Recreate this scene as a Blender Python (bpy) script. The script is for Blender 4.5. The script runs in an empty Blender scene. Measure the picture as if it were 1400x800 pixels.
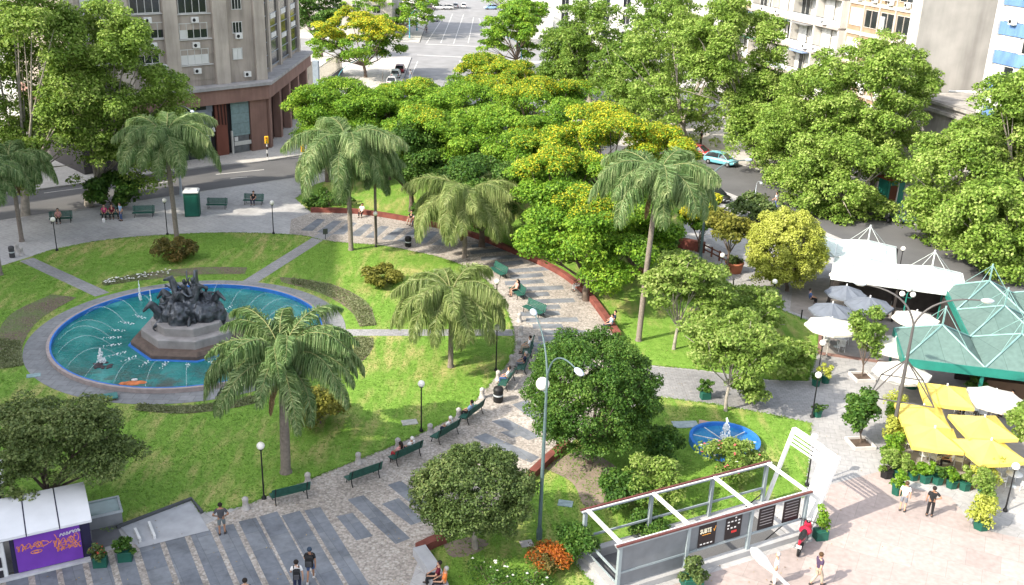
import bpy, bmesh, math, random
import numpy as np
from mathutils import Vector, Matrix
from mathutils.geometry import tessellate_polygon
R = math.radians
scene = bpy.context.scene
COL = scene.collection

# ------------------------------------------------------------------ camera
CAM_H, F_PX, PITCH, ROLL = 28.0, 1374.0, R(21.0), R(2.0)
_fw = Vector((0, math.cos(PITCH), -math.sin(PITCH)))
_rt = Vector((1, 0, 0)); _up = Vector((0, math.sin(PITCH), math.cos(PITCH)))
_rt2 = math.cos(ROLL)*_rt + math.sin(ROLL)*_up
_up2 = -math.sin(ROLL)*_rt + math.cos(ROLL)*_up
cam_d = bpy.data.cameras.new('camera'); cam = bpy.data.objects.new('camera', cam_d); COL.objects.link(cam)
cam_d.sensor_width = 36; cam_d.lens = F_PX/1400*36; cam_d.clip_start = 0.5; cam_d.clip_end = 5000
mw = Matrix.Identity(4)
for i, v in enumerate((_rt2, _up2, -_fw)):
    for j in range(3): mw[j][i] = v[j]
mw.translation = (0, 0, CAM_H)
cam.matrix_world = mw
scene.camera = cam

# ------------------------------------------------------------------ world, sun, exposure
SUN_AZ, SUN_EL = R(32.0), R(38.0)          # direction the light travels over the ground, and its height
world = bpy.data.worlds.new("World"); scene.world = world; world.use_nodes = True
nt = world.node_tree; bg = nt.nodes['Background']
sky = nt.nodes.new('ShaderNodeTexSky'); sky.sky_type = 'NISHITA'; sky.sun_disc = False
sky.sun_elevation = SUN_EL; sky.sun_rotation = R(238); sky.air_density = 1.0; sky.dust_density = 2.5; sky.ozone_density = 1.0
hs = nt.nodes.new('ShaderNodeHueSaturation'); hs.inputs['Saturation'].default_value = 0.42
nt.links.new(sky.outputs[0], hs.inputs['Color']); nt.links.new(hs.outputs[0], bg.inputs[0]); bg.inputs[1].default_value = 0.15
sd = bpy.data.lights.new('sun', 'SUN'); so = bpy.data.objects.new('sun', sd); COL.objects.link(so)
sd.energy = 2.6; sd.angle = R(0.6); sd.color = (1, 0.91, 0.76)
so.rotation_euler = Vector((math.cos(SUN_AZ)*math.cos(SUN_EL), math.sin(SUN_AZ)*math.cos(SUN_EL), -math.sin(SUN_EL))).to_track_quat('-Z', 'Y').to_euler()
vs = scene.view_settings
vs.view_transform = 'Standard'; vs.look = 'None'; vs.exposure = 1.66; vs.gamma = 1; vs.use_curve_mapping = False
scene.cycles.max_bounces = 6; scene.cycles.diffuse_bounces = 3; scene.cycles.transmission_bounces = 3
scene.cycles.glossy_bounces = 2; scene.cycles.use_denoising = True
scene.cycles.sample_clamp_indirect = 4

# ------------------------------------------------------------------ from a photo pixel to a point of the place
def ray(px, py): return _fw*F_PX + _rt2*(px-700) - _up2*(py-400)
def G(px, py, z=0.0):
    d = ray(px, py); t = (z-CAM_H)/d.z
    return Vector((0, 0, CAM_H)) + d*t
def onplane(px, py, p0, n):
    d = ray(px, py); o = Vector((0, 0, CAM_H)); t = (p0-o).dot(n)/d.dot(n)
    return o + d*t
def proj(p):
    d = Vector(p)-Vector((0, 0, CAM_H)); q = d.dot(_fw)
    return 700+F_PX*d.dot(_rt2)/q, 400-F_PX*d.dot(_up2)/q
def zfor(p, py):
    lo, hi = -5.0, 60.0
    for _ in range(50):
        m = (lo+hi)/2
        if proj((p[0], p[1], m))[1] > py: lo = m
        else: hi = m
    return lo
def depth(p): return (Vector(p)-Vector((0, 0, CAM_H))).dot(_fw)
def g2(px, py, z=0): v = G(px, py, z); return (v.x, v.y)

# ------------------------------------------------------------------ materials
MATS = {}
def mat(name, col, rough=0.75, var=0.12, scale=2.0, detail=4, bump=0.0, bscale=None, metal=0.0, spec=0.3, emit=None, col2=None):
    if name in MATS: return MATS[name]
    m = bpy.data.materials.new(name); m.use_nodes = True; n = m.node_tree; p = n.nodes['Principled BSDF']
    p.inputs['Roughness'].default_value = rough; p.inputs['Metallic'].default_value = metal
    p.inputs['Specular IOR Level'].default_value = spec
    tc = n.nodes.new('ShaderNodeTexCoord')
    nz = n.nodes.new('ShaderNodeTexNoise'); nz.inputs['Scale'].default_value = scale; nz.inputs['Detail'].default_value = detail
    n.links.new(tc.outputs['Object'], nz.inputs['Vector'])
    rp = n.nodes.new('ShaderNodeValToRGB')
    c = col; c2 = col2 or tuple(min(1, x*(1+var)) for x in c); c1 = tuple(x*(1-var) for x in c)
    rp.color_ramp.elements[0].position = 0.3; rp.color_ramp.elements[0].color = (*c1, 1)
    rp.color_ramp.elements[1].position = 0.7; rp.color_ramp.elements[1].color = (*c2, 1)
    n.links.new(nz.outputs['Fac'], rp.inputs[0]); n.links.new(rp.outputs[0], p.inputs['Base Color'])
    if bump:
        nb = n.nodes.new('ShaderNodeTexNoise'); nb.inputs['Scale'].default_value = bscale or scale*6; nb.inputs['Detail'].default_value = 3
        n.links.new(tc.outputs['Object'], nb.inputs['Vector'])
        b = n.nodes.new('ShaderNodeBump'); b.inputs['Strength'].default_value = bump; b.inputs['Distance'].default_value = 0.05
        n.links.new(nb.outputs['Fac'], b.inputs['Height']); n.links.new(b.outputs[0], p.inputs['Normal'])
    MATS[name] = m; return m

class NT:
    """small helper for longer node graphs"""
    def __init__(s, name, rough=0.8, spec=0.3):
        s.m = bpy.data.materials.new(name); s.m.use_nodes = True; s.t = s.m.node_tree; s.p = s.t.nodes['Principled BSDF']
        s.p.inputs['Roughness'].default_value = rough; s.p.inputs['Specular IOR Level'].default_value = spec
        s.tc = s.t.nodes.new('ShaderNodeTexCoord'); MATS[name] = s.m
    def n(s, kind, **kw):
        x = s.t.nodes.new(kind)
        for k, v in kw.items():
            if k.startswith('i_'):
                x.inputs[k[2:].replace('_', ' ')].default_value = v
            else: setattr(x, k, v)
        return x
    def l(s, a, b): s.t.links.new(a, b)
    def noise(s, scale, detail=4, vec=None, dist=0.0, rough=0.5):
        x = s.n('ShaderNodeTexNoise', i_Scale=scale, i_Detail=detail, i_Distortion=dist, i_Roughness=rough)
        s.l(vec or s.tc.outputs['Object'], x.inputs['Vector']); return x
    def ramp(s, fac, stops):
        r = s.n('ShaderNodeValToRGB'); e = r.color_ramp.elements
        while len(e) < len(stops): e.new(0.5)
        for el, (pos, c) in zip(e, stops): el.position = pos; el.color = (*c, 1) if len(c) == 3 else c
        s.l(fac, r.inputs[0]); return r
    def mix(s, fac, a, b, mode='MIX'):
        x = s.n('ShaderNodeMixRGB', blend_type=mode)
        for k, v in ((0, fac), (1, a), (2, b)):
            if isinstance(v, (int, float)): x.inputs[k].default_value = v
            elif isinstance(v, tuple): x.inputs[k].default_value = (*v, 1)
            else: s.l(v, x.inputs[k])
        return x
    def bump(s, h, strength=0.4, dist=0.05):
        b = s.n('ShaderNodeBump'); b.inputs['Strength'].default_value = strength; b.inputs['Distance'].default_value = dist
        s.l(h, b.inputs['Height']); s.l(b.outputs[0], s.p.inputs['Normal'])
    def color(s, c): s.l(c, s.p.inputs['Base Color'])

def leafmat(name, dark, mid, light, trans=0.35, rough=0.55):
    s = NT(name, rough, 0.25)
    geo = s.n('ShaderNodeNewGeometry')
    big = s.noise(0.35, 3)
    add = s.n('ShaderNodeMath', operation='MULTIPLY_ADD'); s.l(geo.outputs['Random Per Island'], add.inputs[0]); add.inputs[1].default_value = 0.55
    sc = s.n('ShaderNodeMath', operation='MULTIPLY_ADD'); s.l(big.outputs['Fac'], sc.inputs[0]); sc.inputs[1].default_value = 1.1; sc.inputs[2].default_value = -0.32
    s.l(sc.outputs[0], add.inputs[2])
    r = s.ramp(add.outputs[0], [(0.1, dark), (0.5, mid), (0.95, light)])
    s.color(r.outputs[0])
    tr = s.n('ShaderNodeBsdfTranslucent'); br = s.mix(0.25, r.outputs[0], (0.35, 0.45, 0.05)); s.l(br.outputs[0], tr.inputs[0])
    mx = s.n('ShaderNodeMixShader'); mx.inputs[0].default_value = trans
    out = s.t.nodes['Material Output']
    s.l(s.p.outputs[0], mx.inputs[1]); s.l(tr.outputs[0], mx.inputs[2]); s.l(mx.outputs[0], out.inputs[0])
    return s.m

# ------------------------------------------------------------------ mesh building
class MB:
    def __init__(s): s.v = []; s.f = []; s.sm = []
    def add(s, vs, fs, smooth=False):
        o = len(s.v); s.v += [tuple(v) for v in vs]
        for f in fs: s.f.append(tuple(i+o for i in f)); s.sm.append(smooth)
        return s
    def box(s, cx, cy, cz, sx, sy, sz, rz=0.0, bev=0.0, M=None):
        """box with its centre at (cx,cy,cz); bev chamfers the upright edges and the top"""
        hx, hy, hz = sx/2, sy/2, sz/2
        if bev:
            b = min(bev, hx*.49, hy*.49, hz*.9)
            def ring(ix, iy, z): return [(-ix, -iy+b, z), (-ix+b, -iy, z), (ix-b, -iy, z), (ix, -iy+b, z), (ix, iy-b, z), (ix-b, iy, z), (-ix+b, iy, z), (-ix, iy-b, z)]
            vs = ring(hx, hy, -hz)+ring(hx, hy, hz-b)+ring(hx-b, hy-b, hz)
            fs = [tuple(range(7, -1, -1)), tuple(range(16, 24))]
            for k in (0, 8):
                for i in range(8): fs.append((k+i, k+(i+1) % 8, k+8+(i+1) % 8, k+8+i))
        else:
            vs = [(x, y, z) for z in (-hz, hz) for x, y in ((-hx, -hy), (hx, -hy), (hx, hy), (-hx, hy))]
            fs = [(3, 2, 1, 0), (4, 5, 6, 7), (0, 1, 5, 4), (1, 2, 6, 5), (2, 3, 7, 6), (3, 0, 4, 7)]
        c, n = math.cos(rz), math.sin(rz)
        out = [(cx+x*c-y*n, cy+x*n+y*c, cz+z) for x, y, z in vs]
        if M: out = [tuple(M @ Vector(v)) for v in out]
        return s.add(out, fs)
    def tube(s, pts, rad, n=8, caps=True, smooth=True):
        pts = [Vector(p) for p in pts]
        if isinstance(rad, (int, float)): rad = [rad]*len(pts)
        vs = []; fs = []; prev = None
        for i, p in enumerate(pts):
            d = (pts[min(i+1, len(pts)-1)]-pts[max(i-1, 0)])
            if d.length < 1e-6: d = Vector((0, 0, 1))
            d.normalize()
            if prev is None: a = d.orthogonal().normalized()
            else:
                a = prev - d*prev.dot(d)
                a = a.normalized() if a.length > 1e-5 else d.orthogonal().normalized()
            prev = a; b = d.cross(a)
            for k in range(n):
                t = 2*math.pi*k/n; vs.append(p+(a*math.cos(t)+b*math.sin(t))*rad[i])
        for i in range(len(pts)-1):
            for k in range(n): fs.append((i*n+k, i*n+(k+1) % n, (i+1)*n+(k+1) % n, (i+1)*n+k))
        s.add(vs, fs, smooth)
        if caps:
            s.add(vs[:n], [tuple(range(n-1, -1, -1))]); s.add(vs[-n:], [tuple(range(n))])
        return s
    def lathe(s, prof, n=24, c=(0, 0, 0), smooth=True, sx=1, sy=1, caps=True):
        vs = []; fs = []
        for r, z in prof:
            for k in range(n):
                t = 2*math.pi*k/n; vs.append((c[0]+r*math.cos(t)*sx, c[1]+r*math.sin(t)*sy, c[2]+z))
        for i in range(len(prof)-1):
            for k in range(n): fs.append((i*n+k, i*n+(k+1) % n, (i+1)*n+(k+1) % n, (i+1)*n+k))
        s.add(vs, fs, smooth)
        if caps:
            if prof[0][0] > 1e-4: s.add(vs[:n], [tuple(range(n-1, -1, -1))])
            if prof[-1][0] > 1e-4: s.add(vs[-n:], [tuple(range(n))])
        return s
    def ball(s, c, r, n=12, rz=None, m=8):
        prof = [(max(r*math.sin(math.pi*i/m), 1e-5), -(rz or r)*math.cos(math.pi*i/m)) for i in range(m+1)]
        return s.lathe(prof, n, c, caps=False)
    def prism(s, poly, z0, z1):
        n = len(poly)
        a = sum(poly[i][0]*poly[(i+1) % n][1]-poly[(i+1) % n][0]*poly[i][1] for i in range(n))
        if a < 0: poly = poly[::-1]
        vs = [(x, y, z0) for x, y in poly]+[(x, y, z1) for x, y in poly]
        fs = [tuple(range(n-1, -1, -1)), tuple(range(n, 2*n))]+[(i, (i+1) % n, n+(i+1) % n, n+i) for i in range(n)]
        return s.add(vs, fs)
    def sheet(s, loops, z):
        loops3 = [[Vector((p[0], p[1], 0)) for p in lp] for lp in loops]
        tri = tessellate_polygon(loops3); flat = [v for lp in loops3 for v in lp]
        vs = [(v.x, v.y, z) for v in flat]; fs = []
        for a, b, c in tri:
            if (flat[b]-flat[a]).cross(flat[c]-flat[a]).z < 0: b, c = c, b
            fs.append((a, b, c))
        return s.add(vs, fs)
    def quad(s, a, b, c, d): return s.add([a, b, c, d], [(0, 1, 2, 3)])
    def build(s, name, material, parent=None, loc=None, rz=0.0, smooth=None):
        me = bpy.data.meshes.new(name); me.from_pydata(s.v, [], s.f)
        me.polygons.foreach_set('use_smooth', [bool(x) if smooth is None else smooth for x in s.sm])
        me.materials.append(material); me.update()
        o = bpy.data.objects.new(name, me); COL.objects.link(o)
        if parent: o.parent = parent
        if loc is not None: o.location = loc
        o.rotation_euler.z = rz
        return o

def thing(name, label, cat, loc=(0, 0, 0), rz=0.0, group=None):
    o = bpy.data.objects.new(name, None); COL.objects.link(o); o.empty_display_size = 0.2
    o.location = loc; o.rotation_euler.z = rz
    return tag(o, label, cat, group)
def tag(o, label, cat, group=None, kind=None):
    o['label'] = label; o['category'] = cat
    if group: o['group'] = group
    if kind: o['kind'] = kind
    return o
def struct(o, label, cat): return tag(o, label, cat, None, 'structure')
def copy_tree(o, parent=None, loc=None, rz=None, scale=None, label=None):
    c = o.copy(); COL.objects.link(c); c.parent = parent
    if loc is not None: c.location = loc
    if rz is not None: c.rotation_euler.z = rz
    if scale is not None: c.scale = scale if hasattr(scale, '__len__') else (scale,)*3
    if label: c['label'] = label
    for ch in list(o.children): copy_tree(ch, c)
    return c
def paint(o, material):
    """give one object its own material while it shares its mesh with copies"""
    o.material_slots[0].link = 'OBJECT'; o.material_slots[0].material = material
def npmesh(name, verts, nper, material):
    """mesh of separate faces, nper verts each"""
    nv = len(verts); nf = nv//nper
    me = bpy.data.meshes.new(name); me.vertices.add(nv); me.vertices.foreach_set('co', np.ascontiguousarray(verts, np.float32).ravel())
    me.loops.add(nv); me.loops.foreach_set('vertex_index', np.arange(nv, dtype=np.int32))
    me.polygons.add(nf); me.polygons.foreach_set('loop_start', np.arange(0, nv, nper, dtype=np.int32))
    me.update(calc_edges=True); me.materials.append(material); return me
def link(name, me, parent=None, loc=None):
    o = bpy.data.objects.new(name, me); COL.objects.link(o); o.parent = parent
    if loc is not None: o.location = loc
    return o
def text_mesh(name, txt, size, material, parent, M, extrude=0.004, font_shear=0.0):
    cu = bpy.data.curves.new(name, 'FONT'); cu.body = txt; cu.size = size; cu.extrude = extrude; cu.offset = size*.03; cu.align_x = 'CENTER'; cu.align_y = 'CENTER'; cu.shear = font_shear
    t = bpy.data.objects.new(name, cu); COL.objects.link(t)
    dg = bpy.context.evaluated_depsgraph_get(); me = bpy.data.meshes.new_from_object(t.evaluated_get(dg))
    bpy.data.objects.remove(t); bpy.data.curves.remove(cu)
    me.materials.clear(); me.materials.append(material)
    o = bpy.data.objects.new(name, me); COL.objects.link(o); o.parent = parent; o.matrix_local = M
    return o
def arc(cx, cy, r, a0, a1, n): return [(cx+r*math.cos(a0+(a1-a0)*i/n), cy+r*math.sin(a0+(a1-a0)*i/n)) for i in range(n+1)]
def smooth_path(pts, k=6):
    """Catmull-Rom through 2-D points"""
    out = []
    P = [pts[0]]+list(pts)+[pts[-1]]
    for i in range(1, len(P)-2):
        a, b, c, d = (np.array(P[i+j][:2], float) for j in (-1, 0, 1, 2))
        for t in np.linspace(0, 1, k, endpoint=False):
            out.append(tuple(0.5*((2*b)+(-a+c)*t+(2*a-5*b+4*c-d)*t*t+(-a+3*b-3*c+d)*t**3)))
    out.append(tuple(pts[-1][:2])); return out
ORD = ['first', 'second', 'third', 'fourth', 'fifth', 'sixth', 'seventh', 'eighth', 'ninth', 'tenth', 'eleventh', 'twelfth', 'thirteenth', 'fourteenth', 'fifteenth', 'sixteenth']

# ------------------------------------------------------------------ colours
WHITE = mat('white_paint', (0.64, 0.645, 0.64), 0.5, 0.05)
GREYPAINT = mat('pale_grey_paint', (0.42, 0.46, 0.48), 0.5, 0.08, 3)
DKGREEN = mat('bench_green_paint', (0.02, 0.085, 0.065), 0.5, 0.2, 5)
BLACK = mat('black_iron', (0.015, 0.015, 0.016), 0.5, 0.2)
TEALPOLE = mat('grey_teal_pole_paint', (0.09, 0.135, 0.14), 0.5, 0.15)
GLOBE = mat('opal_globe', (0.80, 0.78, 0.72), 0.3, 0.03)
GLASS = mat('dark_window_glass', (0.02, 0.024, 0.028), 0.12, 0.3, 0.8, spec=0.6)
STONE = mat('bollard_stone', (0.40, 0.38, 0.36), 0.9, 0.15, 4, bump=0.3)
CONC = mat('concrete', (0.33, 0.33, 0.33), 0.9, 0.12, 1.2, 6, bump=0.15)
REDWALL = mat('red_brick_paint', (0.17, 0.055, 0.042), 0.85, 0.3, 1.6, 6, bump=0.2)
TRUNK = mat('grey_brown_bark', (0.13, 0.10, 0.08), 0.95, 0.35, 3, bump=0.6)
PALETRUNK = mat('pale_bark', (0.30, 0.27, 0.23), 0.95, 0.25, 3, bump=0.5)
PALMTRUNK = mat('palm_bark', (0.20, 0.17, 0.145), 0.95, 0.2, 6, bump=0.5)
PLANTERG = mat('planter_green', (0.012, 0.085, 0.06), 0.6, 0.15)
SOIL = mat('soil', (0.09, 0.065, 0.05), 0.98, 0.3, 3, bump=0.5)
# ------------------------------------------------------------------ people (bodies grown over a skeleton)
def skin_mesh(name, J, edges, sub=1):
    """J: {joint: (position, radius)}; the first joint is the root"""
    keys = list(J); ix = {k: i for i, k in enumerate(keys)}
    me = bpy.data.meshes.new('sk'); me.from_pydata([J[k][0] for k in keys], [(ix[a], ix[b]) for a, b in edges], [])
    o = bpy.data.objects.new('sk', me); COL.objects.link(o); o.modifiers.new('skin', 'SKIN').use_smooth_shade = True
    for i, k in enumerate(keys):
        r = J[k][1]; me.skin_vertices[0].data[i].radius = r if hasattr(r, '__len__') else (r, r); me.skin_vertices[0].data[i].use_root = (i == 0)
    m = o.modifiers.new('sub', 'SUBSURF'); m.levels = sub; m.render_levels = sub
    dg = bpy.context.evaluated_depsgraph_get(); out = bpy.data.meshes.new_from_object(o.evaluated_get(dg)); out.name = name
    bpy.data.objects.remove(o); bpy.data.meshes.remove(me)
    out.materials.clear(); out.polygons.foreach_set('use_smooth', [True]*len(out.polygons)); return out
def pose(kind):
    P = dict(pelvis=(0, 0, .95), waist=(0, 0, 1.10), chest=(0, .01, 1.29), neck=(0, 0, 1.45), jaw=(0, .03, 1.54), head=(0, .02, 1.62), crown=(0, 0, 1.69))
    for n, s in (('l', -1), ('r', 1)):
        P['sh'+n] = (.17*s, 0, 1.39); P['el'+n] = (.25*s, -.03, 1.13); P['wr'+n] = (.26*s, .06, .89); P['hip'+n] = (.09*s, 0, .90); P['kn'+n] = (.105*s, .02, .50); P['an'+n] = (.11*s, -.02, .09); P['to'+n] = (.13*s, .13, .045)
    if kind == 'walk':
        P.update(knr=(.1, .16, .52), anr=(.1, .20, .10), tor=(.11, .36, .06), knl=(-.1, .04, .5), anl=(-.1, -.27, .14), tol=(-.1, -.15, .05), elr=(.25, -.13, 1.14), wrr=(.25, -.14, .90), ell=(-.25, .06, 1.14), wrl=(-.24, .24, .98))
    if kind == 'hip': P.update(elr=(.40, -.07, 1.18), wrr=(.20, .05, 1.03), ell=(-.26, -.03, 1.13))
    if kind == 'akimbo': P.update(elr=(.36, -.08, 1.15), wrr=(.22, .10, .98), ell=(-.36, -.08, 1.15), wrl=(-.22, .10, .98), knr=(.12, .10, .51), anr=(.12, .06, .10), tor=(.14, .22, .045))
    if kind == 'sit':
        dz = -.44
        for k in ('pelvis', 'waist', 'chest', 'neck', 'jaw', 'head', 'crown', 'shl', 'shr'): x, y, z = P[k]; P[k] = (x, y-.02-(z-.95)*.16, z+dz)
        for n, s in (('l', -1), ('r', 1)): P.update({'hip'+n: (.1*s, .02, .50), 'kn'+n: (.14*s, .44, .50), 'an'+n: (.14*s, .42, .09), 'to'+n: (.15*s, .57, .045), 'el'+n: (.27*s, .05, .70), 'wr'+n: (.14*s, .30, .60)})
    return P
RAD = dict(pelvis=(.145, .115), waist=(.13, .10), chest=(.155, .11), neck=.055, jaw=.072, head=.098, crown=.066, sh=.066, el=.043, wr=.031, hip=.088, kn=.058, an=.040, to=.036)
EDG = [('pelvis', 'waist'), ('waist', 'chest'), ('chest', 'neck'), ('neck', 'jaw'), ('jaw', 'head'), ('head', 'crown')]
PLIB = {}
def person_lib(kind):
    P = pose(kind); J = {k: (v, RAD.get(k, RAD.get(k[:-1]))) for k, v in P.items()}; E = list(EDG)
    for n in 'lr': E += [('chest', 'sh'+n), ('sh'+n, 'el'+n), ('el'+n, 'wr'+n), ('pelvis', 'hip'+n), ('hip'+n, 'kn'+n), ('kn'+n, 'an'+n), ('an'+n, 'to'+n)]
    hx, hy, hz = P['head']
    J['nose'] = ((hx, hy+.115, hz-.015), .014); E.append(('head', 'nose'))
    for n, s in (('l', -1), ('r', 1)):
        J['ear'+n] = ((hx+.105*s, hy-.01, hz-.01), .018); E.append(('head', 'ear'+n))
        w = Vector(P['wr'+n]); e = Vector(P['el'+n]); d = (w-e).normalized(); sd_ = Vector((0, 1, 0)) if abs(d.y) < .8 else Vector((1, 0, 0)); sd_ = (sd_-d*sd_.dot(d)).normalized()
        J['palm'+n] = (tuple(w+d*.07), (.036, .024)); E.append(('wr'+n, 'palm'+n)); bend = Vector((-s*.5, .2, 0))
        for q, (off, l) in enumerate(((-.030, .066), (-.010, .078), (.010, .074), (.029, .058))):
            a = w+d*.10+sd_*off; J[f'f{q}{n}'] = (tuple(a), .010); J[f'g{q}{n}'] = (tuple(a+d*l+bend*.025), .008); E += [('palm'+n, f'f{q}{n}'), (f'f{q}{n}', f'g{q}{n}')]
        J['th'+n] = (tuple(w+d*.055+sd_*.045), .011); J['tt'+n] = (tuple(w+d*.105+sd_*.065), .009); E += [('palm'+n, 'th'+n), ('th'+n, 'tt'+n)]
    PLIB[kind, 'body'] = skin_mesh('person', J, E)
    g = lambda k, f: (P[k], tuple(np.array(RAD.get(k, RAD.get(k[:-1])))*f) if hasattr(RAD.get(k, RAD.get(k[:-1])), '__len__') else (RAD.get(k, RAD.get(k[:-1]))*f,)*2)
    S = {'waist': g('waist', 1.18), 'pelvis': g('pelvis', 1.14), 'chest': g('chest', 1.14)}; E2 = [('waist', 'pelvis'), ('waist', 'chest')]
    S['nk'] = (tuple(Vector(P['chest']).lerp(Vector(P['neck']), .72)), (.085, .075)); E2.append(('chest', 'nk'))
    for n in 'lr':
        S['sh'+n] = g('sh'+n, 1.28); S['sl'+n] = (tuple(Vector(P['sh'+n]).lerp(Vector(P['el'+n]), .7)), (.066, .066)); E2 += [('chest', 'sh'+n), ('sh'+n, 'sl'+n)]
    PLIB[kind, 'shirt'] = skin_mesh('shirt', S, E2)
    for lng in (0, 1):
        S = {'pelvis': g('pelvis', 1.08), 'waist': (tuple(Vector(P['pelvis']).lerp(Vector(P['waist']), .5)), (.14, .11))}; E2 = [('pelvis', 'waist')]
        for n in 'lr':
            S['hip'+n] = g('hip'+n, 1.15); k = Vector(P['kn'+n]); S['kn'+n] = (tuple(k), (.078, .078)); E2 += [('pelvis', 'hip'+n), ('hip'+n, 'kn'+n)]
            if lng: S['an'+n] = (tuple(k.lerp(Vector(P['an'+n]), .93)), (.062, .062)); E2.append(('kn'+n, 'an'+n))
        PLIB[kind, 'legs', lng] = skin_mesh('trousers', S, E2)
    S = {}; E2 = []
    mb = MB()
    for n in 'lr':
        a, t = Vector(P['an'+n]), Vector(P['to'+n]); a2 = Vector((a.x, a.y-.05, t.z+.005)); mb.tube([a2+(a2-t).normalized()*.02, a2, a2.lerp(t, .6), t+(t-a2).normalized()*.06], [.03, .052, .055, .03], 7)
    me = bpy.data.meshes.new('shoes'); me.from_pydata(mb.v, [], mb.f); PLIB[kind, 'shoes'] = me
    for hs in (0, 1):
        mb = MB(); mb.ball((hx, hy-.022, hz+.03), .112, 12, .112, 8); mb.v = [(x, y, z) if not (y > hy+.03 and z < hz+.055) else (x*.8, min(y, hy+.03), max(z, hz+.05)) for x, y, z in mb.v]
        if hs: mb.tube([(hx, hy-.09, hz+.04), (hx, hy-.12, hz-.06), (hx, hy-.115, hz-.2), (hx, hy-.1, hz-.28)], [.07, .085, .075, .03], 8)
        me = bpy.data.meshes.new('hair'); me.from_pydata(mb.v, [], mb.f); me.polygons.foreach_set('use_smooth', [True]*len(me.polygons)); PLIB[kind, 'hair', hs] = me
    mb = MB()
    for s in (-1, 1): mb.ball((hx+.036*s, hy+.092, hz+.02), .014, 6, .011, 4)
    me = bpy.data.meshes.new('eyes'); me.from_pydata(mb.v, [], mb.f); PLIB[kind, 'eyes'] = me
for k_ in ('stand', 'walk', 'hip', 'akimbo', 'sit'): person_lib(k_)
for me in PLIB.values():
    if not len(me.materials): me.materials.append(BLACK)
def cloth(c, name): return mat(name, c, .85, .12, 6)
SKIN = [mat('light_skin', (.48, .28, .19), .6, .06), mat('tan_skin', (.34, .18, .11), .6, .06), mat('brown_skin', (.16, .08, .05), .6, .06)]
HAIR = dict(dark=cloth((.018, .013, .011), 'dark_hair'), brown=cloth((.07, .04, .02), 'brown_hair'), grey=cloth((.35, .34, .33), 'grey_hair'), cap=cloth((.03, .05, .08), 'dark_cap'), white=cloth((.7, .68, .64), 'white_cap'))
SHOE = cloth((.05, .045, .045), 'dark_shoes'); SHOEW = cloth((.6, .58, .56), 'white_shoes')
def person(label, loc, rz, kind, shirt, legs, lng=1, hair='dark', skin=0, long_hair=0, shoes=None, scale=1.0, group=None):
    o = link('person', PLIB[kind, 'body'], None, loc); o.rotation_euler.z = rz; o.scale = (scale,)*3; tag(o, label, 'person', group); paint(o, SKIN[skin])
    for nm, me, m in (('shirt', PLIB[kind, 'shirt'], shirt), ('trousers' if lng else 'shorts', PLIB[kind, 'legs', lng], legs), ('shoes', PLIB[kind, 'shoes'], shoes or SHOE), ('hair', PLIB[kind, 'hair', long_hair], HAIR[hair]), ('eyes', PLIB[kind, 'eyes'], BLACK)):
        c = link(nm, me, o); paint(c, m)
    return o
C_ = dict(white=cloth((.72, .71, .70), 'white_cotton'), black=cloth((.016, .016, .018), 'black_cotton'), grey=cloth((.06, .06, .068), 'charcoal_cotton'), navy=cloth((.02, .025, .06), 'navy_cotton'), denim=cloth((.06, .10, .22), 'blue_denim'), lblue=cloth((.30, .44, .62), 'light_blue_cotton'), pink=cloth((.60, .30, .28), 'pink_cotton'), red=cloth((.40, .035, .05), 'red_cotton'), magenta=cloth((.42, .05, .14), 'magenta_cotton'), maroon=cloth((.13, .015, .03), 'maroon_cotton'), orange=cloth((.72, .20, .05), 'orange_cotton'), purple=cloth((.06, .04, .08), 'dark_purple_cotton'), khaki=cloth((.36, .31, .24), 'beige_cotton'), plaid=cloth((.13, .16, .17), 'grey_plaid'), midgrey=cloth((.17, .18, .21), 'grey_cotton'))
# ================================================================== GROUND
def m_asphalt():
    s = NT('asphalt', 0.85, 0.3); a = s.noise(0.25, 5); b = s.noise(25, 3)
    r = s.ramp(a.outputs['Fac'], [(0.3, (0.075, 0.075, 0.08)), (0.7, (0.125, 0.125, 0.13))])
    s.color(s.mix(0.35, r.outputs[0], s.ramp(b.outputs['Fac'], [(0.3, (0.04, 0.04, 0.04)), (0.7, (0.19, 0.19, 0.19))]).outputs[0]).outputs[0]); s.bump(b.outputs['Fac'], 0.2, 0.02); return s.m
def m_slabs(name, c1, c2, mortar, w, h, rough=0.85, stain=0.25, bias=0.0, rot=0.0, big=(0.13, 6)):
    s = NT(name, rough, 0.3)
    mp = s.n('ShaderNodeMapping'); mp.inputs['Rotation'].default_value = (0, 0, rot); s.l(s.tc.outputs['Object'], mp.inputs[0])
    br = s.n('ShaderNodeTexBrick', offset=0.5); s.l(mp.outputs[0], br.inputs['Vector'])
    br.inputs['Color1'].default_value = (*c1, 1); br.inputs['Color2'].default_value = (*c2, 1); br.inputs['Mortar'].default_value = (*mortar, 1)
    br.inputs['Scale'].default_value = 1; br.inputs['Mortar Size'].default_value = 0.012; br.inputs['Bias'].default_value = bias
    br.inputs['Brick Width'].default_value = w; br.inputs['Row Height'].default_value = h
    a = s.noise(big[0], big[1], rough=0.65); st = s.ramp(a.outputs['Fac'], [(0.35, (1-stain,)*3), (0.5, (1, 1, 1)), (0.68, (1+stain*.5,)*3)])
    b = s.noise(3.5, 5); fine = s.ramp(b.outputs['Fac'], [(0.3, (0.86,)*3), (0.7, (1.1,)*3)])
    c = s.mix(1.0, br.outputs[0], st.outputs[0], 'MULTIPLY'); c = s.mix(1.0, c.outputs[0], fine.outputs[0], 'MULTIPLY')
    s.color(c.outputs[0]); s.bump(b.outputs['Fac'], 0.1, 0.02); return s.m
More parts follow.
